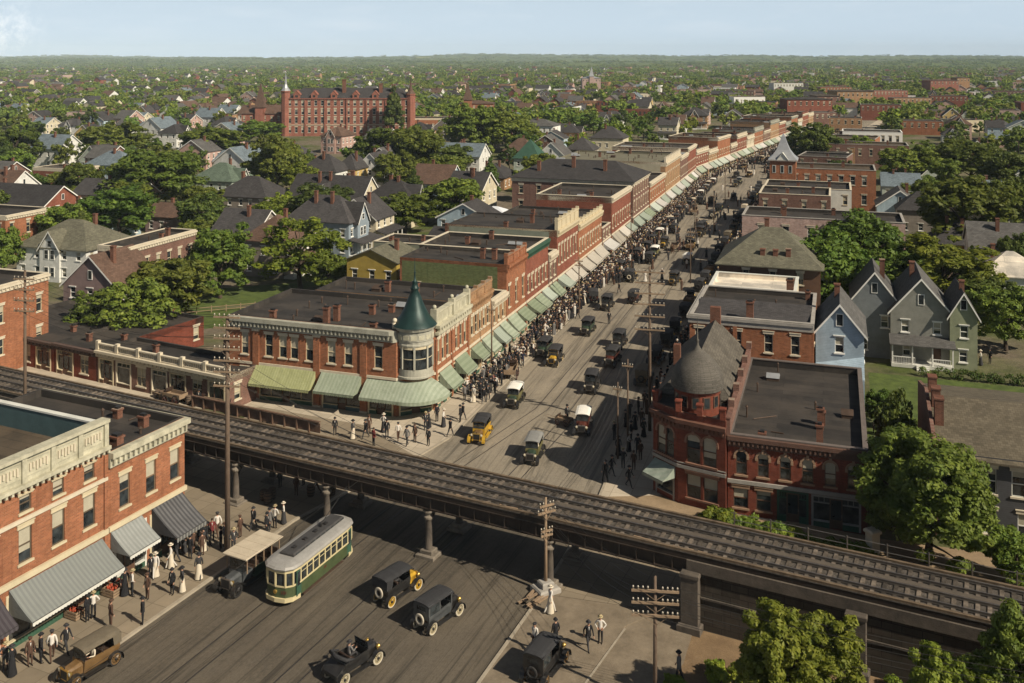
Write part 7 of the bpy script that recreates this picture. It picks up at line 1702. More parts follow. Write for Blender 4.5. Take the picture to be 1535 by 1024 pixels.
T('green2', 330, 447, 342, 88, 'bright round tree standing on the lawn right of the brown brick building')
T('bright0', 450, 434, 330, 112, 'broad yellow green tree in front of the blue grey house')
T('green0', 492, 440, 378, 60, 'low leafy tree beside the mustard yellow building')
T('olive0', 258, 480, 386, 98, 'round tree in front of the brown brick building')
T('olive1', 205, 520, 424, 92, 'spreading courtyard tree behind the balustraded shop row, right one')
T('olive2', 152, 515, 440, 70, 'spreading courtyard tree behind the balustraded shop row, left one')
T('green1', 180, 366, 280, 100, 'big dark green tree above the broad olive hip roof')
T('dark0', 118, 366, 300, 60, 'dark tree beside the small orange brick building')
T('olive1', 235, 318, 231, 112, 'huge spreading olive tree behind the bright red brick house')
T('olive0', 200, 300, 238, 70, 'olive tree just right of the bright red brick house')
T('dark0', 300, 356, 292, 66, 'dark tree beside the low brown shed')
T('olive2', 415, 294, 207, 78, 'tall olive tree left of the white house row')
T('olive0', 318, 248, 190, 92, 'broad olive tree far behind the mint white house'); T('olive1', 172, 243, 188, 84, 'broad olive tree far left behind the pale blue and white house')
T('olive2', 575, 262, 196, 76, 'left tree of the olive clump right of the white houses'); T('olive0', 622, 268, 190, 74, 'middle tree of the olive clump right of the white houses'); T('dark0', 668, 266, 214, 64, 'right tree of the olive clump right of the white houses')
T('green1', 608, 350, 290, 74, 'leafy tree right of the cream chimneyed house'); T('green0', 682, 336, 266, 84, 'leafy tree by the blue white canvas shed'); T('dark1', 735, 305, 240, 42, 'narrow tree left of the hip roofed block')
T('olive1', 712, 226, 160, 72, 'left one of the paired trees before the white three storey house'); T('olive2', 765, 228, 172, 66, 'right one of the paired trees before the white three storey house')
T('dark1', 590, 206, 134, 48, 'tall dark tree standing in front of the red brick college')
T('green0', 1232, 490, 345, 122, 'full round tree behind the orange brick hall'); T('green0', 1296, 440, 318, 104, 'tall tree in front of the pink painted row'); T('bright1', 1412, 462, 354, 150, 'broad yellow green tree behind the three gabled houses'); T('green2', 1350, 456, 374, 90, 'tree directly behind the slate grey gabled house')
T('olive0', 1445, 378, 264, 122, 'huge olive tree right of the pink painted row'); T('green0', 1508, 526, 428, 84, 'dark green tree at the right edge beside the sage house'); T('olive1', 1362, 276, 222, 74, 'olive tree right of the pointed grey tower'); T('olive2', 1220, 250, 188, 66, 'olive tree just beyond the pointed grey tower')
T('green1', 1456, 276, 211, 84, 'round tree far right behind the huge olive one'); T('dark0', 1512, 300, 228, 70, 'dark tree at the right edge, middle distance'); T('green2', 1510, 345, 268, 60, 'green tree at the right edge beside the huge olive one'); T('dark0', 1520, 425, 350, 44, 'dark tree at the right edge behind the white roofed house')
T('olive2', 20, 256, 196, 60, 'olive tree at the left edge beyond the red brick house'); T('green1', 5, 420, 340, 50, 'tree cut by the left edge below the orange brick building'); T('dark0', 1258, 268, 236, 28, 'little tree beside the towered block'); T('green0', 390, 215, 180, 50, 'tree left of the college front'); T('bright0', 1290, 246, 205, 50, 'tree left of the far right round tree')
T('green2', 1262, 470, 400, 60, 'leafy tree squeezed behind the light blue house'); T('dark0', 1470, 480, 408, 76, 'dark tree behind the sage green gabled house'); T('olive1', 1385, 330, 275, 66, 'olive tree left of the huge olive one'); T('green1', 1318, 640, 585, 40, 'young green tree at the yard path behind the brick wing')
# low growth along the track and in yards: shrubs one can count
def shrub(p, r, kind, label):
    M = SHR[kind]; return M.place('shrub', label, 'shrub', (p[0], p[1], p[2] if len(p) > 2 else 0), random.uniform(0, 6), r)
SHR = {}
for i, (nm, lf) in enumerate((('a', LEAF_GREEN), ('b', LEAF_BRIGHT), ('c', LEAF_DARK))):
    rs = np.random.RandomState(90+i); C, R = crown_pts(rs, 16, .45, .8, .5); v, q = leaf_cloud(rs, C, [.34]*16, 90, .12); M = Model(); s = MB()
    for k in range(5): s.path([(0,0,-.1), (C[k][0]*.5, C[k][1]*.5, .3), C[k]], [.03,.02,.01], 4)
    M.add('stem', s, BARK); M.add('foliage', None, [lf]); M.c = [s.mesh('stem', [BARK]), np_mesh('foliage', v, q, [lf])]; SHR[nm] = M
n = 0
for k in range(34):
    px = 1072+k*7+random.uniform(-3,3); p = at(px, 774+(px-1072)*.285+random.uniform(-5,3), .45)
    o = shrub((p.x, p.y, .1), random.uniform(.6,1.1), random.choice('abb'), None); AUTO.append((o, 'leafy trackside shrub', 'shrub', Vector((p.x,p.y,0)), 'shr'))
for k in range(46):
    p = ST.P(random.uniform(4,28), random.uniform(96.5,103)) if k < 26 else ST.P(random.uniform(3.4,6.8), random.uniform(80,94)); o = shrub((p.x,p.y,0), random.uniform(.7,1.5), random.choice('acc'), None); AUTO.append((o, 'dark garden shrub', 'shrub', Vector((p.x,p.y,0)), 'shr'))
for px, py in ((1010,1030),(1020,1045),(1075,1028),(1110,1016),(1290,1016),(1340,1030),(1075,1010)):
    p = at(px,py); o = shrub((p.x,p.y,0), random.uniform(.5,.9), 'b', None); AUTO.append((o, 'low weedy shrub', 'shrub', Vector((p.x,p.y,0)), 'shr'))
vp = lambda x: Vector((*XY(VF.P(x,DW)),0))
LAND['shr'] = [('the domed red building', vp(16)), ('the brick wing shopfronts', vp(25)), ('the large olive shade tree', vp(35)), ('the porch house', Vector((46,108,0))), ('the shaded yard sapling', Vector((30,86,0))), ('the earth lot pole', Vector((9,56,0))), ('the stone buttress', Vector((20,55,0)))]
# garden fence in front of the gabled houses
def picket(a, b, label, n=None, h=1.0, mat=None):
    a, b = Vector(XY(a)), Vector(XY(b)); L = (b-a).length; ang = atan2((b-a).y, (b-a).x); r = link('garden_fence', None, None, (a.x,a.y,0), ang); props(r, label, 'fence')
    m = MB(); m.box(0,L,-.02,.02,h*.75,h*.83); m.box(0,L,-.02,.02,h*.3,h*.38); link('fence_rail', m.mesh('fence_rail',[mat or BLACKWOOD]), r)
    for i in range(int(L/2)+1): m = MB(); m.box(i*2-.05,i*2+.05,-.05,.05,-.05,h); link('fence_post', m.mesh('fence_post',[mat or BLACKWOOD]), r)
for i, (u0, v0, u1, v1) in enumerate(((3.6,98.6,14,98.6),(14.5,100.5,29,100.5),(7.0,84,7.0,95),(3.6,94.6,6.8,94.6),(9,118.5,26,118.5))):
    a, c = ST.P(u0,v0), ST.P(u1,v1); L = (c-a).length; rs = np.random.RandomState(300+i); n = int(L*5)
    cs = [tuple(a.lerp(c, rs.rand())+Vector((rs.uniform(-.35,.35), rs.uniform(-.35,.35), rs.uniform(.25,1.0)))) for _ in range(n)]; v_, q_ = leaf_cloud(rs, cs, [.42]*n, 55, .11)
    o = link('hedge', np_mesh('hedge', v_, q_, [LEAF_DARK])); props(o, ['low dark hedge along the porch house path','low dark hedge before the sage gabled house','dark hedge beside the slate coloured building','short dark hedge across the shaded yard','hedge behind the three gabled houses'][i], 'hedge')
picket(ST.P(3.4,99), ST.P(18,99), 'dark post and rail fence before the gabled houses'); picket(ST.P(3.4,95), ST.P(9,95), 'short dark rail fence across the yard behind the brick wing'); picket((-50,134),(-34,140), 'rail fence along the lawn under the bright round tree', mat=WOODPALE)

# ---------------------------------------------------------------- vehicles
away1, toward1 = ST.a, ST.a+pi; away2, toward2 = LF.a-.05, LF.a+pi
G = 'motor cars on the streets'
def cpx(kind, px, py, rz, label, flat=False): p = at(px, py); p.z = .02; return car(kind, p, rz, label, G, flat)
cpx('black_yellow', 596, 893, away2-.16, 'black car with yellow hood and yellow wheels beside the viaduct shadow')
cpx('black_sedan', 657, 932, away2-.16, 'black and slate closed sedan with pale tyres, nearest car behind the yellow wheeled one')
cpx('roadster', 530, 1006, away2-.2, 'black open roadster with folded top at the bottom of the photo')
cpx('plain_sedan', 818, 1008, away2-.02, 'black car parked at the plaza kerb beside four pedestrians')
cpx('drab_touring', 133, 1010, toward2-.12, 'dusty brown touring car with drab top at the lower pavement kerb')
cpx('yellow_touring', 720, 658, toward1+.12, 'yellow touring car with black top nearest the corner pavement')
cpx('lime_grey', 799, 688, toward1+.12, 'olive yellow car with grey top nearest the viaduct on the main street')
cpx('white_top', 771, 606, toward1+.1, 'green car with bright white top beside the crowd')
cpx('maroon_white', 874, 646, toward1+.15, 'maroon car with white top at the edge of the building shadow')
cpx('plain_sedan', 886, 585, toward1+.1, 'black closed car with round headlights on the right lane')
cpx('black_yellow', 831, 545, toward1+.05, 'black car with yellow hood, right one of a side by side pair'); cpx('green_touring', 815, 532, toward1, 'dark green car, left one of a side by side pair')
cpx('green_touring', 880, 500, toward1, 'dark green touring car alone in the middle of the street'); cpx('plain_sedan', 909, 463, toward1, 'black sedan beside the maroon car parked at the left kerb'); cpx('maroon', 889, 452, away1+.3, 'maroon car parked at the left kerb beside the crowd')
cpx('plain_sedan', 927, 520, toward1, 'black sedan on the right lane behind a maroon car'); cpx('maroon', 917, 546, toward1, 'maroon car on the right lane in front of a black sedan'); cpx('maroon', 951, 453, away1, 'maroon car beside the tallest street pole, heading uphill')
for kind, px, py, lb in (('black_yellow',946,421,'black and yellow car by the pole crossarms'),('black_yellow',929,409,'yellow wheeled car at the crowd edge beyond the parked maroon one'),('maroon',955,389,'dark red car at the left kerb by the low brown shop'),('plain_sedan',974,394,'black sedan in the left lane by the dark red car'),('white_top',981,385,'pale topped car in the left lane beyond the black sedan'),('black_yellow',995,371,'black car with brass front alone in mid street'),('maroon',1012,349,'dark red car opposite the hip roofed block'),('brown_touring',1003,338,'brown car close to the hip roofed block crowd'),('plain_sedan',1017,322,'black sedan by the hip roofed block kerb'),('black_touring',1050,346,'black touring car in the right lane opposite the hip roofed block'),('truck',1036,374,'brown flatbed truck at the right kerb shadow'),('black_touring',1035,309,'black touring car in the left lane past the hip roofed block'),('plain_sedan',1050,306,'black sedan beside the touring car past the hip roofed block')):
    cpx(kind, px, py, toward1 if px % 2 else away1, lb, True)
def driver(px, py, rz, i, lb):
    p = at(px, py); c, s = cos(rz), sin(rz); x, y = -.24, -.12
    DRIVERS[i].place('person', lb, 'person', (p.x+x*c-y*s, p.y+x*s+y*c, .06), rz, .97, 'drivers in the motor cars')
for px, py, rz, i, lb in ((596,893,away2-.16,0,'driver in cap inside the yellow wheeled black car'),(530,1006,away2-.2,1,'driver in grey at the wheel of the open roadster'),(133,1010,toward2-.12,2,'driver in straw hat inside the dusty brown car'),(720,658,toward1+.12,0,'driver in cap inside the yellow touring car'),(799,688,toward1+.12,2,'driver in straw hat inside the olive yellow car'),(771,606,toward1+.1,1,'driver in grey inside the white topped green car'),(874,646,toward1+.15,0,'driver in cap inside the maroon white topped car'),(831,545,toward1+.05,1,'driver in grey inside the paired yellow hooded car'),(880,500,toward1,0,'driver in cap inside the lone green touring car'),(657,932,away2-.16,1,'driver in grey inside the slate closed sedan')): driver(px, py, rz, i, lb)
# flat roofed omnibus beside the streetcar
def omnibus():
    M = CARS_BUS = Model(); base = car_model('truck', P_GREY, CANVAS_TAN, P_BLACK)
    for nd in base.n:
        if nd[0] not in ('cargo_bed','load','roof','roof_bow'): pass
    M.n = [list(nd) for nd in base.n]
    keep = [i for i, nd in enumerate(M.n) if nd[0] not in ('cargo_bed','load','roof','roof_bow')]
    mp = {k: i for i, k in enumerate(keep)}; M.n = [M.n[k] for k in keep]
    for nd in M.n:
        if nd[3] is not None: nd[3] = mp[nd[3]]
    b = MB(); b.box(-.8,.8,-2.3,-.1,.62,.72); 
    for x0, x1 in ((-.82,-.76),(.76,.82)): b.box(x0,x1,-2.3,-.1,.72,1.2)
    b.box(-.76,.76,-2.3,-2.24,.72,1.2); bi = M.add('bed', b, P_GREEN)
    for x in (-.79,.79):
        for y in (-2.25,-1.55,-.85,-.15,.6): b = MB(); b.box(x-.03,x+.03,y-.03,y+.03,1.1,2.02); M.add('roof_post', b, WOODPALE, bi)
    b = MB(); b.bbox(-.95,.95,-2.45,.85,2.0,2.09,.03); 
    for y in (-1.8,-1.0,-.2,.5): b.box(-.93,.93,y-.02,y+.02,2.085,2.105)
    M.add('flat_roof', b, CANVAS_TAN); 
    for y in (-.7,-1.4,-2.0): b = MB(); b.bbox(-.7,.7,y-.2,y+.2,.72,1.0,.04); b.bbox(-.7,.7,y-.26,y-.18,.95,1.4,.02); M.add('bench', b, LEATHER, bi)
    return M
p = at(366, 876); omnibus().place('motor_bus', 'open sided motor bus with flat tan roof at the kerb beside the streetcar', 'bus', (p.x, p.y, .02), toward2-.05, 1.12)
# barrels, timber and posts standing about
BARM = Model(); m = MB(); m.lathe([(.001,0),(.25,0),(.31,.22),(.33,.42),(.31,.62),(.25,.84),(.23,.84),(.001,.82)], 14); bi_ = BARM.add('staves', m, WOODPOLE, smooth=True)
for z, r_ in ((.1,.29),(.3,.33),(.55,.33),(.74,.29)): m = MB(); m.lathe([(r_-.005,z),(r_+.006,z),(r_+.006,z+.05),(r_-.005,z+.05)], 14); BARM.add('hoop', m, IRON, bi_)
LAND['yard'] = [('the left unhitched wagon', at(262,606)), ('the right unhitched wagon', at(325,612)), ('the viaduct column by the pavement', at(430,750)), ('the plank railing', at(420,640))]; LAND['yard'] = [(a, Vector((b.x,b.y,0))) for a, b in LAND['yard']]
for px, py in ((236,598),(243,601),(247,598),(283,608),(291,611),(306,612),(350,622),(357,626),(362,623),(398,640),(408,645),(395,752),(402,756),(408,750),(466,746),(498,744)):
    p = at(px, py); AUTO.append((BARM.place('barrel', None, 'barrel', (p.x,p.y,.14), px*.3, random.uniform(.9,1.15), 'barrels by the track'), 'dark wooden barrel', 'barrel', Vector((p.x,p.y,0)), 'yard'))
p = at(806, 897); M = Model(); random.seed(4)
for k in range(6): m = MB(); m.box(-1.1+random.uniform(-.2,.2),1.1,-.09,.09,.02+.0,.1,M=Matrix.Translation((random.uniform(-.3,.3),-.5+.2*k,.1*(k % 2))) @ Matrix.Rotation(random.uniform(-.3,.3),4,'Z')); M.add('plank', m, WOODPALE)
M.place('timber_pile', 'loose pile of pale planks at the foot of the pedestal pole', 'timber', (p.x,p.y,.1), .9)
p = at(1308, 838); M = Model(); m = MB(); m.bbox(-.35,.35,-.35,.35,-.05,1.75,.04); si_ = M.add('post_shaft', m, STONE_PALE); m = MB(); m.bbox(-.45,.45,-.45,.45,1.75,2.0,.1); M.add('cap_stone', m, STONE_PALE, si_); M.place('gate_post', 'pale stone gate post beside the track, left of the large olive shade tree', 'gate post', (p.x,p.y,.15), .4)
# wagons and horses
HORSE = plain('horse_coat', (.09,.05,.03), .7, .4, 2.5); MANE = plain('horse_mane', (.02,.015,.012), .8, .3, 3)
def horse_mb():
    J = []; R = []; E = []
    def nd(p, r, par): J.append(p); R.append(r); (E.append((par, len(J)-1)) if par is not None else None); return len(J)-1
    a = nd((0,-.55,1.22),(.27,.29),None); b_ = nd((0,0,1.16),(.27,.28),a); c = nd((0,.5,1.2),(.25,.31),b_); n1 = nd((0,.82,1.52),(.12,.17),c); n2 = nd((0,1.02,1.78),(.09,.13),n1); h1 = nd((0,1.2,1.76),(.09,.11),n2); nd((0,1.5,1.55),(.06,.07),h1)
    for s in (-1,1):
        nd((s*.06,1.02,1.95),(.03,.03),n2)
        q = nd((s*.15,.5,.95),(.1,.12),c); q = nd((s*.15,.53,.52),(.055,.06),q); q = nd((s*.15,.52,.12),(.042,.045),q); nd((s*.15,.56,.05),(.06,.055),q)
        q = nd((s*.15,-.5,.98),(.14,.17),a); q = nd((s*.16,-.42,.74),(.085,.1),q); q = nd((s*.16,-.68,.5),(.055,.06),q); q = nd((s*.16,-.66,.13),(.042,.045),q); nd((s*.16,-.62,.05),(.06,.055),q)
    me = bpy.data.meshes.new('h'); me.from_pydata(J, E, []); o = bpy.data.objects.new('h', me); col.objects.link(o); o.modifiers.new('s','SKIN')
    for i, r in enumerate(R): sv = me.skin_vertices[0].data[i]; sv.radius = r; sv.use_root = (i == 0)
    o.modifiers.new('u','SUBSURF').levels = 1; dg = bpy.context.evaluated_depsgraph_get(); dg.update(); ev = bpy.data.meshes.new_from_object(o.evaluated_get(dg))
    mb = MB(); mb.v = [tuple(v.co) for v in ev.vertices]; mb.f = [tuple(p.vertices) for p in ev.polygons]; mb.m = [0]*len(mb.f); bpy.data.objects.remove(o); return mb
HM = Model(); bi = HM.add('body', horse_mb(), HORSE, smooth=True); m = MB(); m.path([(0,-.8,1.35),(0,-1.0,1.1),(0,-1.02,.7)],[.05,.07,.03],6); HM.add('tail', m, MANE, bi); m = MB(); m.path([(0,1.0,1.98),(0,.85,1.78),(0,.66,1.52)],[.05,.06,.04],6); HM.add('mane', m, MANE, bi)
m = MB(); m.lathe([(.3,-.04),(.33,0),(.3,.04)],14,M=Matrix.Translation((0,.62,1.3)) @ Matrix.Rotation(1.1,4,'X')); HM.add('collar', m, LEATHER, bi)
def wagon(cover=None):
    M = Model()
    for x in (-.75,.75): wheel(M, x, .75, .5, P_RED, IRON, .06, spokes=10); wheel(M, x, -.85, .6, P_RED, IRON, .06, spokes=10)
    b = MB(); b.box(-.62,.62,-1.4,1.3,.75,.85); b.box(-.66,-.6,-1.4,1.3,.85,1.25); b.box(.6,.66,-1.4,1.3,.85,1.25); b.box(-.6,.6,-1.4,-1.34,.85,1.25); b.box(-.6,.6,1.24,1.3,.85,1.25); M.add('wagon_bed', b, WOODPALE if not cover else P_BLACK)
    b = MB(); b.box(-.55,.55,.9,1.25,1.3,1.38); b.box(-.55,.55,.85,.9,1.38,1.7); M.add('seat', b, LEATHER)
    for x in (-.4,.4): b = MB(); b.tube((x,1.3,.75),(x*.9,3.4,.95),.035,n=6); M.add('shaft', b, WOODPALE)
    if cover: b = MB(); b.lathe([(.75,-1.4),(.75,.8)],10,(0,0),0,0,pi,M=Matrix.Translation((0,0,1.25)) @ Matrix.Rotation(pi/2,4,'X') @ Matrix.Scale(-1,4,(0,0,1))); M.add('cover', b, cover)
    return M
WG, WC = wagon(), wagon(CANVAS_WHITE)
def team(px, py, rz, lb, cov=False):
    p = at(px, py); (WC if cov else WG).place('horse_wagon', lb, 'wagon', (p.x,p.y,.02), rz); c, s = cos(rz), sin(rz); HM.place('horse', 'brown harness horse pulling the '+lb.split(',')[0], 'horse', (p.x-2.6*s, p.y+2.6*c, .02), rz)
team(1041, 322, away1, 'pale open wagon in mid street by the hip roofed block')
team(1012, 376, toward1, 'wooden wagon, horse drawn, in mid street by the right shadow')
p = at(766, 566); WG.place('horse_wagon', 'unhitched wooden wagon left at the crowded left kerb', 'wagon', (p.x,p.y,.02), away1+.2)
for i, (px, py, lb) in enumerate(((262,606,'unhitched wagon by the balustraded shop row, left of two'),(325,612,'unhitched wagon by the balustraded shop row, right of two'))): p = at(px,py); WG.place('horse_wagon', lb, 'wagon', (p.x,p.y,.14), RF.a+pi/2+.1*i, .9)
p = at(845, 637); WG.place('hand_cart', 'small dark cart standing on the streetcar rails', 'cart', (p.x,p.y,.02), 1.0, .6)
# kerbside and distant cars
LAND['cars'] = ROWM + RL
rnd = random.Random(21); ck = [k for k in CARS if k not in ('roadster','truck','black_sedan')]
used = [at(*q) for q in ((889,452),(947,421),(929,409),(955,389),(1036,374),(1017,322))]
def kcar(fr, u, v, rz, z=.02):
    p = fr.P(u, v, z)
    if any((p-q).length < 5 for q in used): return
    used.append(p); k = rnd.choice(ck+['plain_sedan','plain_sedan','black_touring','black_touring','truck','maroon']); o = car(k, p, rz+rnd.uniform(-.08,.08), None, G, True); AUTO.append((o, CARLOOK[k], 'car', Vector((p.x,p.y,0)), 'cars'))
for i in range(24): kcar(ST, -20.0+rnd.uniform(-.3,.3), 106+i*7.4+rnd.uniform(-1,1), away1)
for i in range(17): kcar(ST, -33.4+rnd.uniform(-.2,.3), 172+i*6.6+rnd.uniform(-1,1), toward1)
for i in range(95): kcar(ST, rnd.choice([-31.6,-29,-26.5,-24.2,-22.3])+rnd.uniform(-.5,.5), rnd.uniform(150,284), rnd.choice([away1,toward1]))
for i in range(105): kcar(ST2, rnd.choice([-6.6,-3.4,-.5,2.6,6.4])+rnd.uniform(-.4,.4), rnd.uniform(4,240), rnd.choice([ST2.a,ST2.a+pi]))

# ---------------------------------------------------------------- people
LM1 = [('the long pale awning', at(105,905)), ('the white edged awning', at(215,850)), ('the dark grey awning', at(290,815)), ('the seven armed pole', at(341,832)), ('the tan roofed bus', at(380,850)), ('the viaduct column by the pavement', at(425,760))]
LAND['low'] = [(a, Vector((b.x,b.y,0))) for a, b in LM1]
MB_, MW, MC, MS = 'man in black suit and bowler hat', 'man in black suit, walking', 'man in brown suit and cap', 'man in charcoal suit and straw hat'
WSH, WST, NAV, GRY, WIN = 'man in white shirt, dark trousers', 'man in white shirt and straw hat', 'man in navy suit, arm raised', 'man in grey suit, walking', 'bareheaded man in wine red coat'
FW, FC, FB, FWB = 'woman in long white dress', 'woman in cream skirt, dark jacket', 'woman in long black dress', 'woman in white blouse, dark skirt'
low = [(18,1013,FB),(45,998,MC),(61,994,MB_),(78,990,WSH),(99,979,MW),(131,932,MB_),(140,927,WST),(166,942,MC),(214,936,MB_),(187,893,FB),(198,894,WST),(221,898,MC),(258,891,MB_),(273,887,FC),(298,868,FC),(226,867,MB_),(233,865,FW),(256,852,FW),(265,841,MW),(290,830,MC),(298,819,MB_),(310,817,MW),(318,811,WIN),(326,804,WSH),(331,824,MB_),(350,828,MS),(337,818,NAV),(380,793,MW),(400,801,MB_),(404,797,GRY),(412,792,WST),(425,785,FWB),(276,829,FWB),(285,838,MB_),(171,880,FWB),(305,826,FC),(420,731,MB_),(444,743,MC),(487,738,MW),(455,728,MS),(474,741,WSH),(303,833,MC),(270,826,MS),(8,1006,MS),(360,806,MC)]
for px, py, lk in low:
    p = at(px, py, .14); person(lk, p, None, None, 'low', 'pedestrians on the lower pavement')
for px, py, lk, rz, lb in ((825,919,FW,-1.0,'woman in long white dress walking by the pedestal pole'),(802,975,WSH,2.6,'man in white shirt, leftmost of the four on the plaza'),(833,968,MB_,.4,'man in black suit and bowler just behind the parked black car'),(882,973,MW,3.4,'man in black suit walking right of the parked black car'),(900,964,WST,2.9,'man in pale shirt and straw hat, rightmost of the four on the plaza'),(1018,1021,GRY,1.2,'man in grey suit on the weedy earth lot edge')):
    person(lk, at(px,py,.1), rz, lb, None, 'pedestrians on the plaza', z=.1 if px < 950 else .02)
LAND['corner'] = [('the round corner awning', at(600,640)), ('the yellow olive awning', at(455,655)), ('the corner pavement kerb', at(690,640)), ('the first sage side awning', at(660,610))]
LAND['corner'] = [(a, Vector((b.x,b.y,0))) for a, b in LAND['corner']]
for px, py, lk in ((502,652,MB_),(548,657,MW),(580,657,MB_),(622,663,MC),(642,668,MB_),(675,654,MW),(638,645,MS),(643,641,FB),(690,633,MB_),(694,630,MW),(597,660,WSH),(553,650,MC),(610,668,GRY),(529,658,FC),(665,640,FWB),(655,632,MB_),(560,668,WIN),(575,648,FWB)): person(lk, at(px,py,.14), None, None, 'corner', 'pedestrians at the turreted corner')
LAND['shade'] = [('the domed building shopfront', at(960,725)), ('the nearer shaded pole', at(926,690)), ('the farther shaded pole', at(941,678)), ('the tallest street pole', p3)]
LAND['shade'] = [(a, Vector((b[0],b[1],0))) for a, b in LAND['shade']]
for px, py in ((917,712),(943,730),(927,683),(943,677),(952,644),(907,722),(956,681),(960,690),(921,660),(946,660),(938,640),(965,655),(934,702),(950,705),(962,640),(944,628),(957,622),(966,612)): person(rnd.choice([MB_,MW,MC,MS,FB,GRY,FWB]), at(px,py,.14), None, None, 'shade', 'pedestrians in the shade of the domed building')
for px, py, lk, lb in ((1470,548,'woman in white blouse, dark skirt','woman in white blouse right of the sage green gabled house'),(1484,545,'man in black suit and bowler hat','man in black suit right of the sage green gabled house'),(1459,553,'man in brown suit and cap','man in brown suit on the lawn by the sage green gabled house')): person(lk, at(px,py), None, lb, None, None, z=.02)
for px, py, lk, lb in ((298,611,MB_,'man in black suit between two wagons by the shop row'),(275,600,MC,'man in brown suit by the balustraded shop row doors'),(343,617,MW,'man walking beside the right hand wagon by the shop row'),(850,634,MB_,'man in black suit standing at the small street cart'),(928,440,MW,'man in black crossing by the parked maroon car'),(913,486,MB_,'man in black suit alone in mid street'),(866,478,MW,'man in black suit walking past the left kerb pole')): person(lk, at(px,py), None, lb, None, None, z=.02 if px > 800 else .14)
LAND['crowd'] = ROWM
spots = []
def crowd_spots(fr, u0, u1, v0, v1, n, gap=.62):
    t = 0; k = 0
    while k < n and t < n*30:
        t += 1; v = v0+(v1-v0)*rnd.random()**1.15; u = rnd.uniform(u0, u1) if rnd.random() < .8 else rnd.uniform(u0+(u1-u0)*.3, u1)
        p = fr.P(u, v)
        if all((p-q).length > gap for q in spots[-260:]): spots.append(p); k += 1
crowd_spots(ST, -37.4, -34.5, 94, 166, 228, .5)
looks = [MB_]*7+[MW]*7+[MC]*4+[MS]*4+[WSH]+[WST]+[NAV]*2+[GRY]*2+[WIN]+[FW]+[FC]+[FB]*4+[FWB]
for p in spots: person(rnd.choice(looks), p, None, None, 'crowd', 'shoppers in the crowd along the left kerb', flat=p.y > 112)
# the rest of the crowd, too many and too far to count: one object of small figures
def crowd():
    segs = []; rs = np.random.RandomState(5)
    pts = []
    def fill(fr, u0, u1, v0, v1, n):
        for _ in range(n): pts.append((fr.P(rs.uniform(u0, u1), rs.uniform(v0, v1)), .14))
    fill(ST, -37.6, -34.4, 120, 285, 1150); fill(ST, -34.4, -32.4, 150, 285, 260); fill(ST, -18.4, -14.8, 96, 285, 700); fill(ST2, -11.2, -7.6, 0, 260, 560); fill(ST2, 8.2, 12.4, 0, 170, 240); fill(ST2, -8, 8, 20, 190, 220); fill(ST, -31, -21, 150, 285, 50)
    mats = [CL_BLACK, CL_CHAR, CL_BROWN, CL_WHITE, CL_CREAM, CL_GREY, SKIN, STRAW]
    m = MB()
    for p, z in pts:
        c = int(rs.choice([0,0,0,0,0,1,1,1,2,2,3,5])); l = int(rs.choice([0,0,1,2,4,3])) if rs.rand() < .35 else c; hgt = rs.uniform(1.6, 1.8); x, y = p.x, p.y; sk = rs.rand() < .3; r = .3 if sk else .15
        ell = lambda rr, zz: (rr, zz+z)
        m.lathe([ell(r,.02),ell(.17,.9)], 6, (x,y), l if not sk else c, sy=.8); m.lathe([ell(.18,.85),ell(.22,1.3),ell(.1,1.48)], 6, (x,y), c, sy=.75)
        m.lathe([ell(.06,1.46),ell(.1,1.56),ell(.1,1.66)], 6, (x,y), 6); h = 7 if rs.rand() < .13 else (3 if rs.rand() < .12 else 0); m.lathe([ell(.17,1.66),ell(.1,1.69),ell(.09,1.78),ell(.01,1.8)], 6, (x,y), h)
    props(link('crowd', m.mesh('crowd', mats)), 'dense far crowd of shoppers packed along both pavements towards the street end', 'crowd', None, 'stuff')
crowd()

# ---------------------------------------------------------------- the town beyond: houses and trees, each its own as far as one can count
FARH = []
hr = random.Random(77)
WALLS = [(SW,'white'),(SCR,'cream'),(SP,'pale blue'),(SPK,'pinkish'),(ST3,'taupe'),(SY,'yellow'),(BR_RED,'red brick'),(BR_BROWN,'brown brick'),(SGN,'mint'),(BR_TAN,'tan brick'),(SW,'white'),(SPK,'pinkish')]
ROOFS = [(SH_DARK,'dark'),(SH_DARK,'dark'),(SH_GREY,'grey'),(SH_BROWN,'brown'),(SH_DARK,'dark'),(SH_BLUE,'blue grey')]
for i in range(26):
    wl, wn = WALLS[i % 12]; rf, rn = ROOFS[(i*5+i//6) % 6]; k = ['hip','gx','gy'][i % 3]; w, d = hr.uniform(7.5,13), hr.uniform(7,10.5); ze = hr.choice([3.4,5.6,5.8,6.2])
    M = house(w, d, ze, ze+hr.uniform(2.8,4.2), k, wl, rf, porch=0 if i % 4 == 1 and ze > 5 else None, seed=100+i, chim=hr.choice([1,1,2]), front=(0,w*.5,3.4,.4,ze+2.6) if i % 3 == 0 and ze > 5 else None)
    FARH.append((M, '%s house with %s %s' % (wn, rn, 'hipped roof' if k == 'hip' else 'gable roof')))
def on_street(p, m=20):
    u, v = ST.uv(p)
    if -130 < v < 290 and -70 < u < 14: return True
    u, v = ST2.uv(p)
    return -5 < v < 300 and -40 < u < 20 or -5 < v < 190 and -52 < u < 44
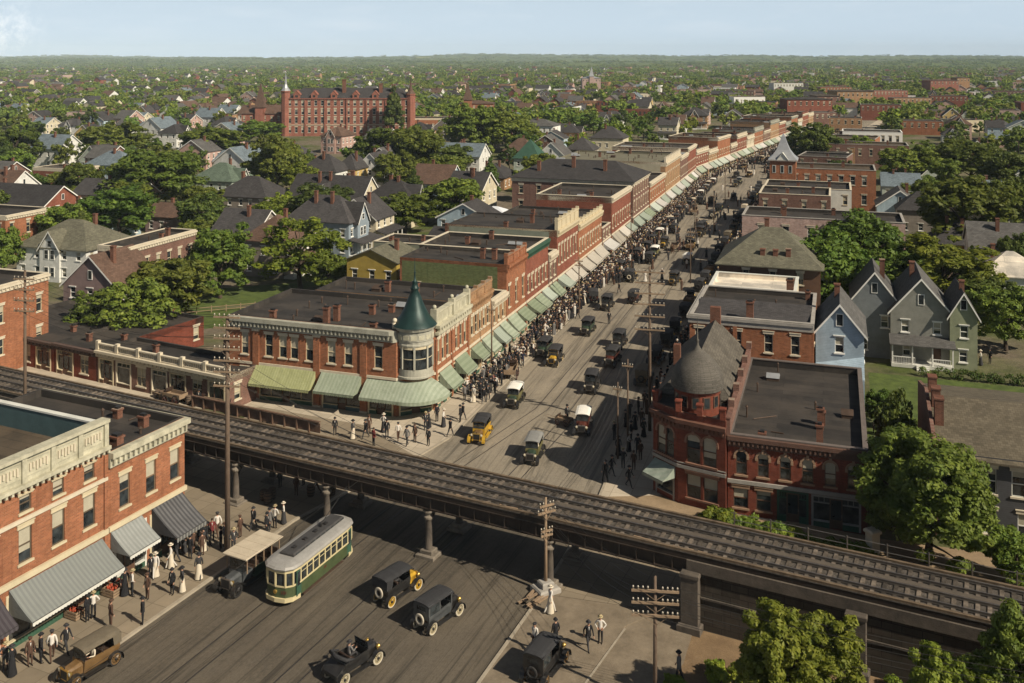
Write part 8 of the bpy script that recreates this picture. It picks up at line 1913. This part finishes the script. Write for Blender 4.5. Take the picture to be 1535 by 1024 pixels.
LAND['town'] = [('the red brick college', at(520,205)), ('the spired brown roofed hall', at(390,200)), ('the orange towered hall', at(715,187)), ('the white three storey house', at(795,222)), ('the bright red brick house', at(90,300)), ('the huge spreading olive tree', at(235,318)), ('the mint white house', at(300,304)), ('the white house row', at(490,288)), ('the blue grey house', at(470,385)), ('the green pyramidal roof', at(790,268)), ('the pointed grey corner tower', at(1170,300)), ('the long white building', at(1300,222)), ('the far tan tower block', at(1440,143)), ('the pink painted row', at(1250,410)), ('the large white roofed house', at(1480,440)), ('the flared horizon roof', at(880,137)), ('the tall tan block', at(1260,170)), ('the three gabled houses', at(1370,560)), ('the ruddy far brick works', at(1410,145)), ('the small orange brick building', at(60,366)), ('the cream yellow villa', at(905,240)), ('the far white block', at(1120,170))]
LAND['town'] = [(a, Vector((b.x,b.y,0))) for a, b in LAND['town']]
npl = 0; tries = 0; HSP = []
while npl < 285 and tries < 20000:
    tries += 1
    Y = 120*(900/120)**hr.random() if npl < 150 else 330*(1350/330)**hr.random(); X = hr.uniform(-.56, .56)*Y
    v = Vector((X, Y, 0))
    if on_street(v) or not clear(X+4, Y+4, 3.5): continue
    if Y < 330 and not clear(X+4, Y+4, 5): continue
    if any(abs(X-a) < 14 and abs(Y-b) < 13 for a, b in HSP): continue
    if (Y < 178 and -80 < X < 5) or (Y < 165 and X > 0) or Y < 105 or (X > 15 and Y < 118) or (-112 < X < -40 and 380 < Y < 470): continue
    HSP.append((X, Y)); M, lk = FARH[hr.randrange(26)]; rz = ST.a + hr.choice([0,0,pi/2]) + hr.uniform(-.05,.05)
    o = (M.place if Y < 250 else M.flat)('house', None, 'house', (X, Y, 0), rz, hr.uniform(.9,1.12), 'houses of the town beyond'); AUTO.append((o, lk, 'house', v, 'town')); npl += 1
tk = ['olive','olive','green','green','dark','bright']; ntr = 0; tries = 0; TSP = []
hand = [o.location.copy() for o in col.objects if o.get('category') == 'tree' and o.parent is None]
while ntr < 246 and tries < 20000:
    tries += 1
    Y = 150*(620/150)**(hr.random()**.8); X = hr.uniform(-.56, .56)*Y; v = Vector((X, Y, 0))
    if (Y < 170 and -80 < X < 5) or on_street(v) or not clear(X, Y, 2.0) or (-112 < X < -40 and 330 < Y < 470): continue
    if any(abs(X-a-3) < 6.5 and abs(Y-b-3) < 6.5 for a, b in HSP) or any((v-q).length < 7 for q in TSP) or any((v-q).length < 9 for q in hand): continue
    TSP.append(v); nm = hr.choice(tk); h = hr.uniform(6.5, 10.8); w = h*hr.uniform(.8, 1.2)
    if Y < 300: o = tree(nm+str(hr.randrange(2)), v, h, w, None, 'trees of the town beyond')
    else: o = far_tree(nm, hr.randrange(4), v, h, w, 'trees of the town beyond')
    AUTO.append((o, LOOK[nm], 'tree', v, 'town')); ntr += 1
# the woodland of street trees that runs to the hills: past counting, one object
WL1 = leafmat('woodland_olive', (.13,.14,.025), (.25,.245,.045)); WL2 = leafmat('woodland_green', (.1,.13,.025), (.2,.23,.04))
for o_, cn_, v_ in FARB: AUTO.append((o_, cn_, 'block', v_, 'town'))
def woods():
    rs = np.random.RandomState(8); V = []; Q = []; MI = []; base = 0; n = 0
    ys = []
    LV = [tree_flat(160+i, None, 14, 9, 1.25) for i in range(4)]
    HV = [tree_flat(170+i, None, 22, 18, .8) for i in range(3)]
    while n < 11500:
        Y = 470*(9000/470)**(rs.rand()**.85); X = rs.uniform(-.6,.6)*Y; p = Vector((X, Y, 0))
        if on_street(p) or (-112 < X < -40 and Y < 475): continue
        if Y < 1400:
            if any(a-3 < X < b+3 and c-14 < Y < d+3 for a, b, c, d in OCC): continue
            if any(abs(X-a-4) < 8 and -9 < Y-b < 11 for a, b in HSP): continue
        if ns.noise(Vector((X/120, Y/210, 9.1))) > (.16 if X > -.05*Y else .3) and rs.rand() < .85: continue
        v, q, tv, tq = (HV[rs.randint(3)] if Y < 1100 else LV[rs.randint(4)])
        h = rs.uniform(6.5, 11.5)*(1+.12*min(1, Y/4000)); w = h*rs.uniform(.85,1.3)*(1+max(0, Y-1500)/2200); a = rs.rand()*6.28; c, s = cos(a), sin(a)
        x, y = v[:,0]*w/8.6, v[:,1]*w/8.6; V.append(np.stack([x*c-y*s+X, x*s+y*c+Y, v[:,2]*h/9.6+hill_h(X, Y)], 1)); Q.append(q+base); base += len(v); MI += [int(rs.choice([0,0,1,1,2,3]))]*len(q); n += 1
    o = link('woods', np_mesh('woods', np.concatenate(V), np.concatenate(Q), [WL1, WL2, LEAF_GREEN, LEAF_BRIGHT], midx=MI)); props(o, 'unbroken woodland of street trees running out to the hills', 'woods', None, 'stuff')
woods()
def far_roofs():
    rs = np.random.RandomState(12); m = MB(); n = 0
    mats = [SW, SCR, SPK, BR_RED, BR_TAN, SH_DARK, SH_BROWN, SH_GREY]
    while n < 900:
        Y = 560*(3300/560)**rs.rand(); X = rs.uniform(-.58,.58)*Y
        if not clear(X+5, Y+4, 6) or any(abs(X-a) < 13 and abs(Y-b) < 12 for a, b in HSP): continue
        if on_street(Vector((X,Y,0))): continue
        w, d, h, p = rs.uniform(8,16), rs.uniform(7,11), rs.uniform(4.5,8), rs.uniform(2,4); wm = int(rs.choice([0,0,1,2,2,3,3,4])); k = int(rs.choice([5,5,6,7])); X0 = Matrix.Translation((X,Y,0)) @ Matrix.Rotation(ST.a+rs.choice([0,pi/2]),4,'Z')
        X0 = Matrix.Translation((0,0,hill_h(X,Y))) @ X0
        if X > -.05*Y and rs.rand() < .4:
            w, d, h = rs.uniform(12,30), rs.uniform(10,16), rs.uniform(5,9); m.box(0,w,0,d,0,h,int(rs.choice([0,1,2,3,3,4,4])),X0); m.box(.3,w-.3,.3,d-.3,h-.3,h+.05,k,X0)
            for q in range(int(w/2.5)): m.box(.7+q*2.5,1.8+q*2.5,-.04,.1,h-3,h-1.2,5,X0)
            n += 1; continue
        m.box(0,w,0,d,0,h,wm,X0); m.add([(-.4,-.4,h-.1),(w+.4,-.4,h-.1),(w+.4,d/2,h+p),(-.4,d/2,h+p),(w+.4,d+.4,h-.1),(-.4,d+.4,h-.1)],[(0,1,2,3),(3,2,4,5)],k,X0); m.add([(0,0,h),(0,d,h),(0,d/2,h+p-.2),(w,0,h),(w,d,h),(w,d/2,h+p-.2)],[(0,1,2),(3,4,5)],wm,X0); n += 1
    props(link('distant_houses', m.mesh('distant_houses', mats)), 'hundreds of tiny distant houses scattered through the woodland', 'houses', None, 'stuff')
far_roofs()
auto_labels()

# ---------------------------------------------------------------- air, light, camera
HAZE_D = .65e-4
hz = MB(); hz.box(-9500, 9500, -150, 10900, -6, 170); hm = bpy.data.materials.new('haze_air'); hm.use_nodes = True; nt = hm.node_tree
for n_ in list(nt.nodes):
    if n_.type != 'OUTPUT_MATERIAL': nt.nodes.remove(n_)
pv = nt.nodes.new('ShaderNodeVolumePrincipled'); pv.inputs['Color'].default_value = (.72,.88,1,1); pv.inputs['Density'].default_value = HAZE_D; pv.inputs['Anisotropy'].default_value = -.3
nt.links.new(pv.outputs[0], [x for x in nt.nodes if x.type == 'OUTPUT_MATERIAL'][0].inputs['Volume'])
props(link('haze', hz.mesh('haze', [hm])), 'thin pale summer haze over the whole town', 'haze', None, 'stuff')
SKY_BAND = (9.2, 11.2, 13.0)
to_sun = Vector((.80, -.60, 0)).normalized()*cos(radians(39)) + Vector((0,0,sin(radians(39))))
sd = bpy.data.lights.new('sun', 'SUN'); sd.energy = 5.0; sd.angle = radians(.55); sd.color = (1, .885, .71)
so = bpy.data.objects.new('sun', sd); col.objects.link(so); so.rotation_mode = 'QUATERNION'; so.rotation_quaternion = to_sun.to_track_quat('Z', 'Y')
wd = bpy.data.worlds.new('World'); sc.world = wd; wd.use_nodes = True; nt = wd.node_tree; bg = nt.nodes['Background']
sk = nt.nodes.new('ShaderNodeTexSky'); sk.sky_type = 'NISHITA'; sk.sun_disc = False; sk.sun_elevation = radians(39); sk.sun_rotation = atan2(to_sun.x, to_sun.y); sk.altitude = 100; sk.air_density = 1.0; sk.dust_density = 1.2; sk.ozone_density = 1.5
tc = nt.nodes.new('ShaderNodeTexCoord'); sp = nt.nodes.new('ShaderNodeSeparateXYZ'); nt.links.new(tc.outputs['Generated'], sp.inputs[0])   # pale summer band low over the horizon
mr = nt.nodes.new('ShaderNodeMapRange'); mr.interpolation_type = 'SMOOTHSTEP'; mr.inputs[1].default_value = .30; mr.inputs[2].default_value = .02; nt.links.new(sp.outputs[2], mr.inputs[0])
hs = nt.nodes.new('ShaderNodeHueSaturation'); hs.inputs['Saturation'].default_value = .66; hs.inputs['Value'].default_value = .72; nt.links.new(sk.outputs[0], hs.inputs['Color'])
band = mixc(nt, mr.outputs[0], hs.outputs[0], SKY_BAND)
mp = nt.nodes.new('ShaderNodeMapping'); mp.inputs['Scale'].default_value = (5, 5, 26); nt.links.new(tc.outputs['Generated'], mp.inputs[0]); cir = ramp(nt, noise_(nt, mp.outputs[0], 1.6, 6, .62), .5, .85); cir.node.clamp = True
band = mixc(nt, math_(nt, 'MULTIPLY', cir, .35), band, (13.5, 14.2, 15))      # thin high cloud
ds = nt.nodes.new('ShaderNodeVectorMath'); ds.operation = 'DISTANCE'; ds.inputs[1].default_value = Vector((-.52,1,.028)).normalized(); nt.links.new(tc.outputs['Generated'], ds.inputs[0])
wm_ = nt.nodes.new('ShaderNodeMapRange'); wm_.inputs[1].default_value = .035; wm_.inputs[2].default_value = .0; nt.links.new(ds.outputs['Value'], wm_.inputs[0])
mp2 = nt.nodes.new('ShaderNodeMapping'); mp2.inputs['Scale'].default_value = (60, 60, 60); nt.links.new(tc.outputs['Generated'], mp2.inputs[0])
wis = math_(nt, 'MULTIPLY', wm_.outputs[0], ramp(nt, noise_(nt, mp2.outputs[0], 1.5, 7, .7), .42, .7)); nt.links.new(mixc(nt, wis, band, (17, 17.3, 17.5)), bg.inputs[0]); bg.inputs[1].default_value = .05; sk.dust_density = .6; mr.inputs[1].default_value = .22
cd = bpy.data.cameras.new('camera'); cam = bpy.data.objects.new('camera', cd); col.objects.link(cam)
cam.location = (0, 0, H); cam.rotation_euler = (pi/2, 0, 0); cd.sensor_fit = 'HORIZONTAL'; cd.sensor_width = 36; cd.lens = 36*F/1535; cd.shift_y = -(512-HY)/1535; cd.clip_start = 1; cd.clip_end = 40000
sc.camera = cam
sc.view_settings.view_transform = 'Standard'; sc.view_settings.look = 'None'; sc.view_settings.exposure = .42; sc.view_settings.gamma = 1
sc.cycles.volume_bounces = 0; sc.cycles.max_bounces = 6; sc.cycles.transparent_max_bounces = 6
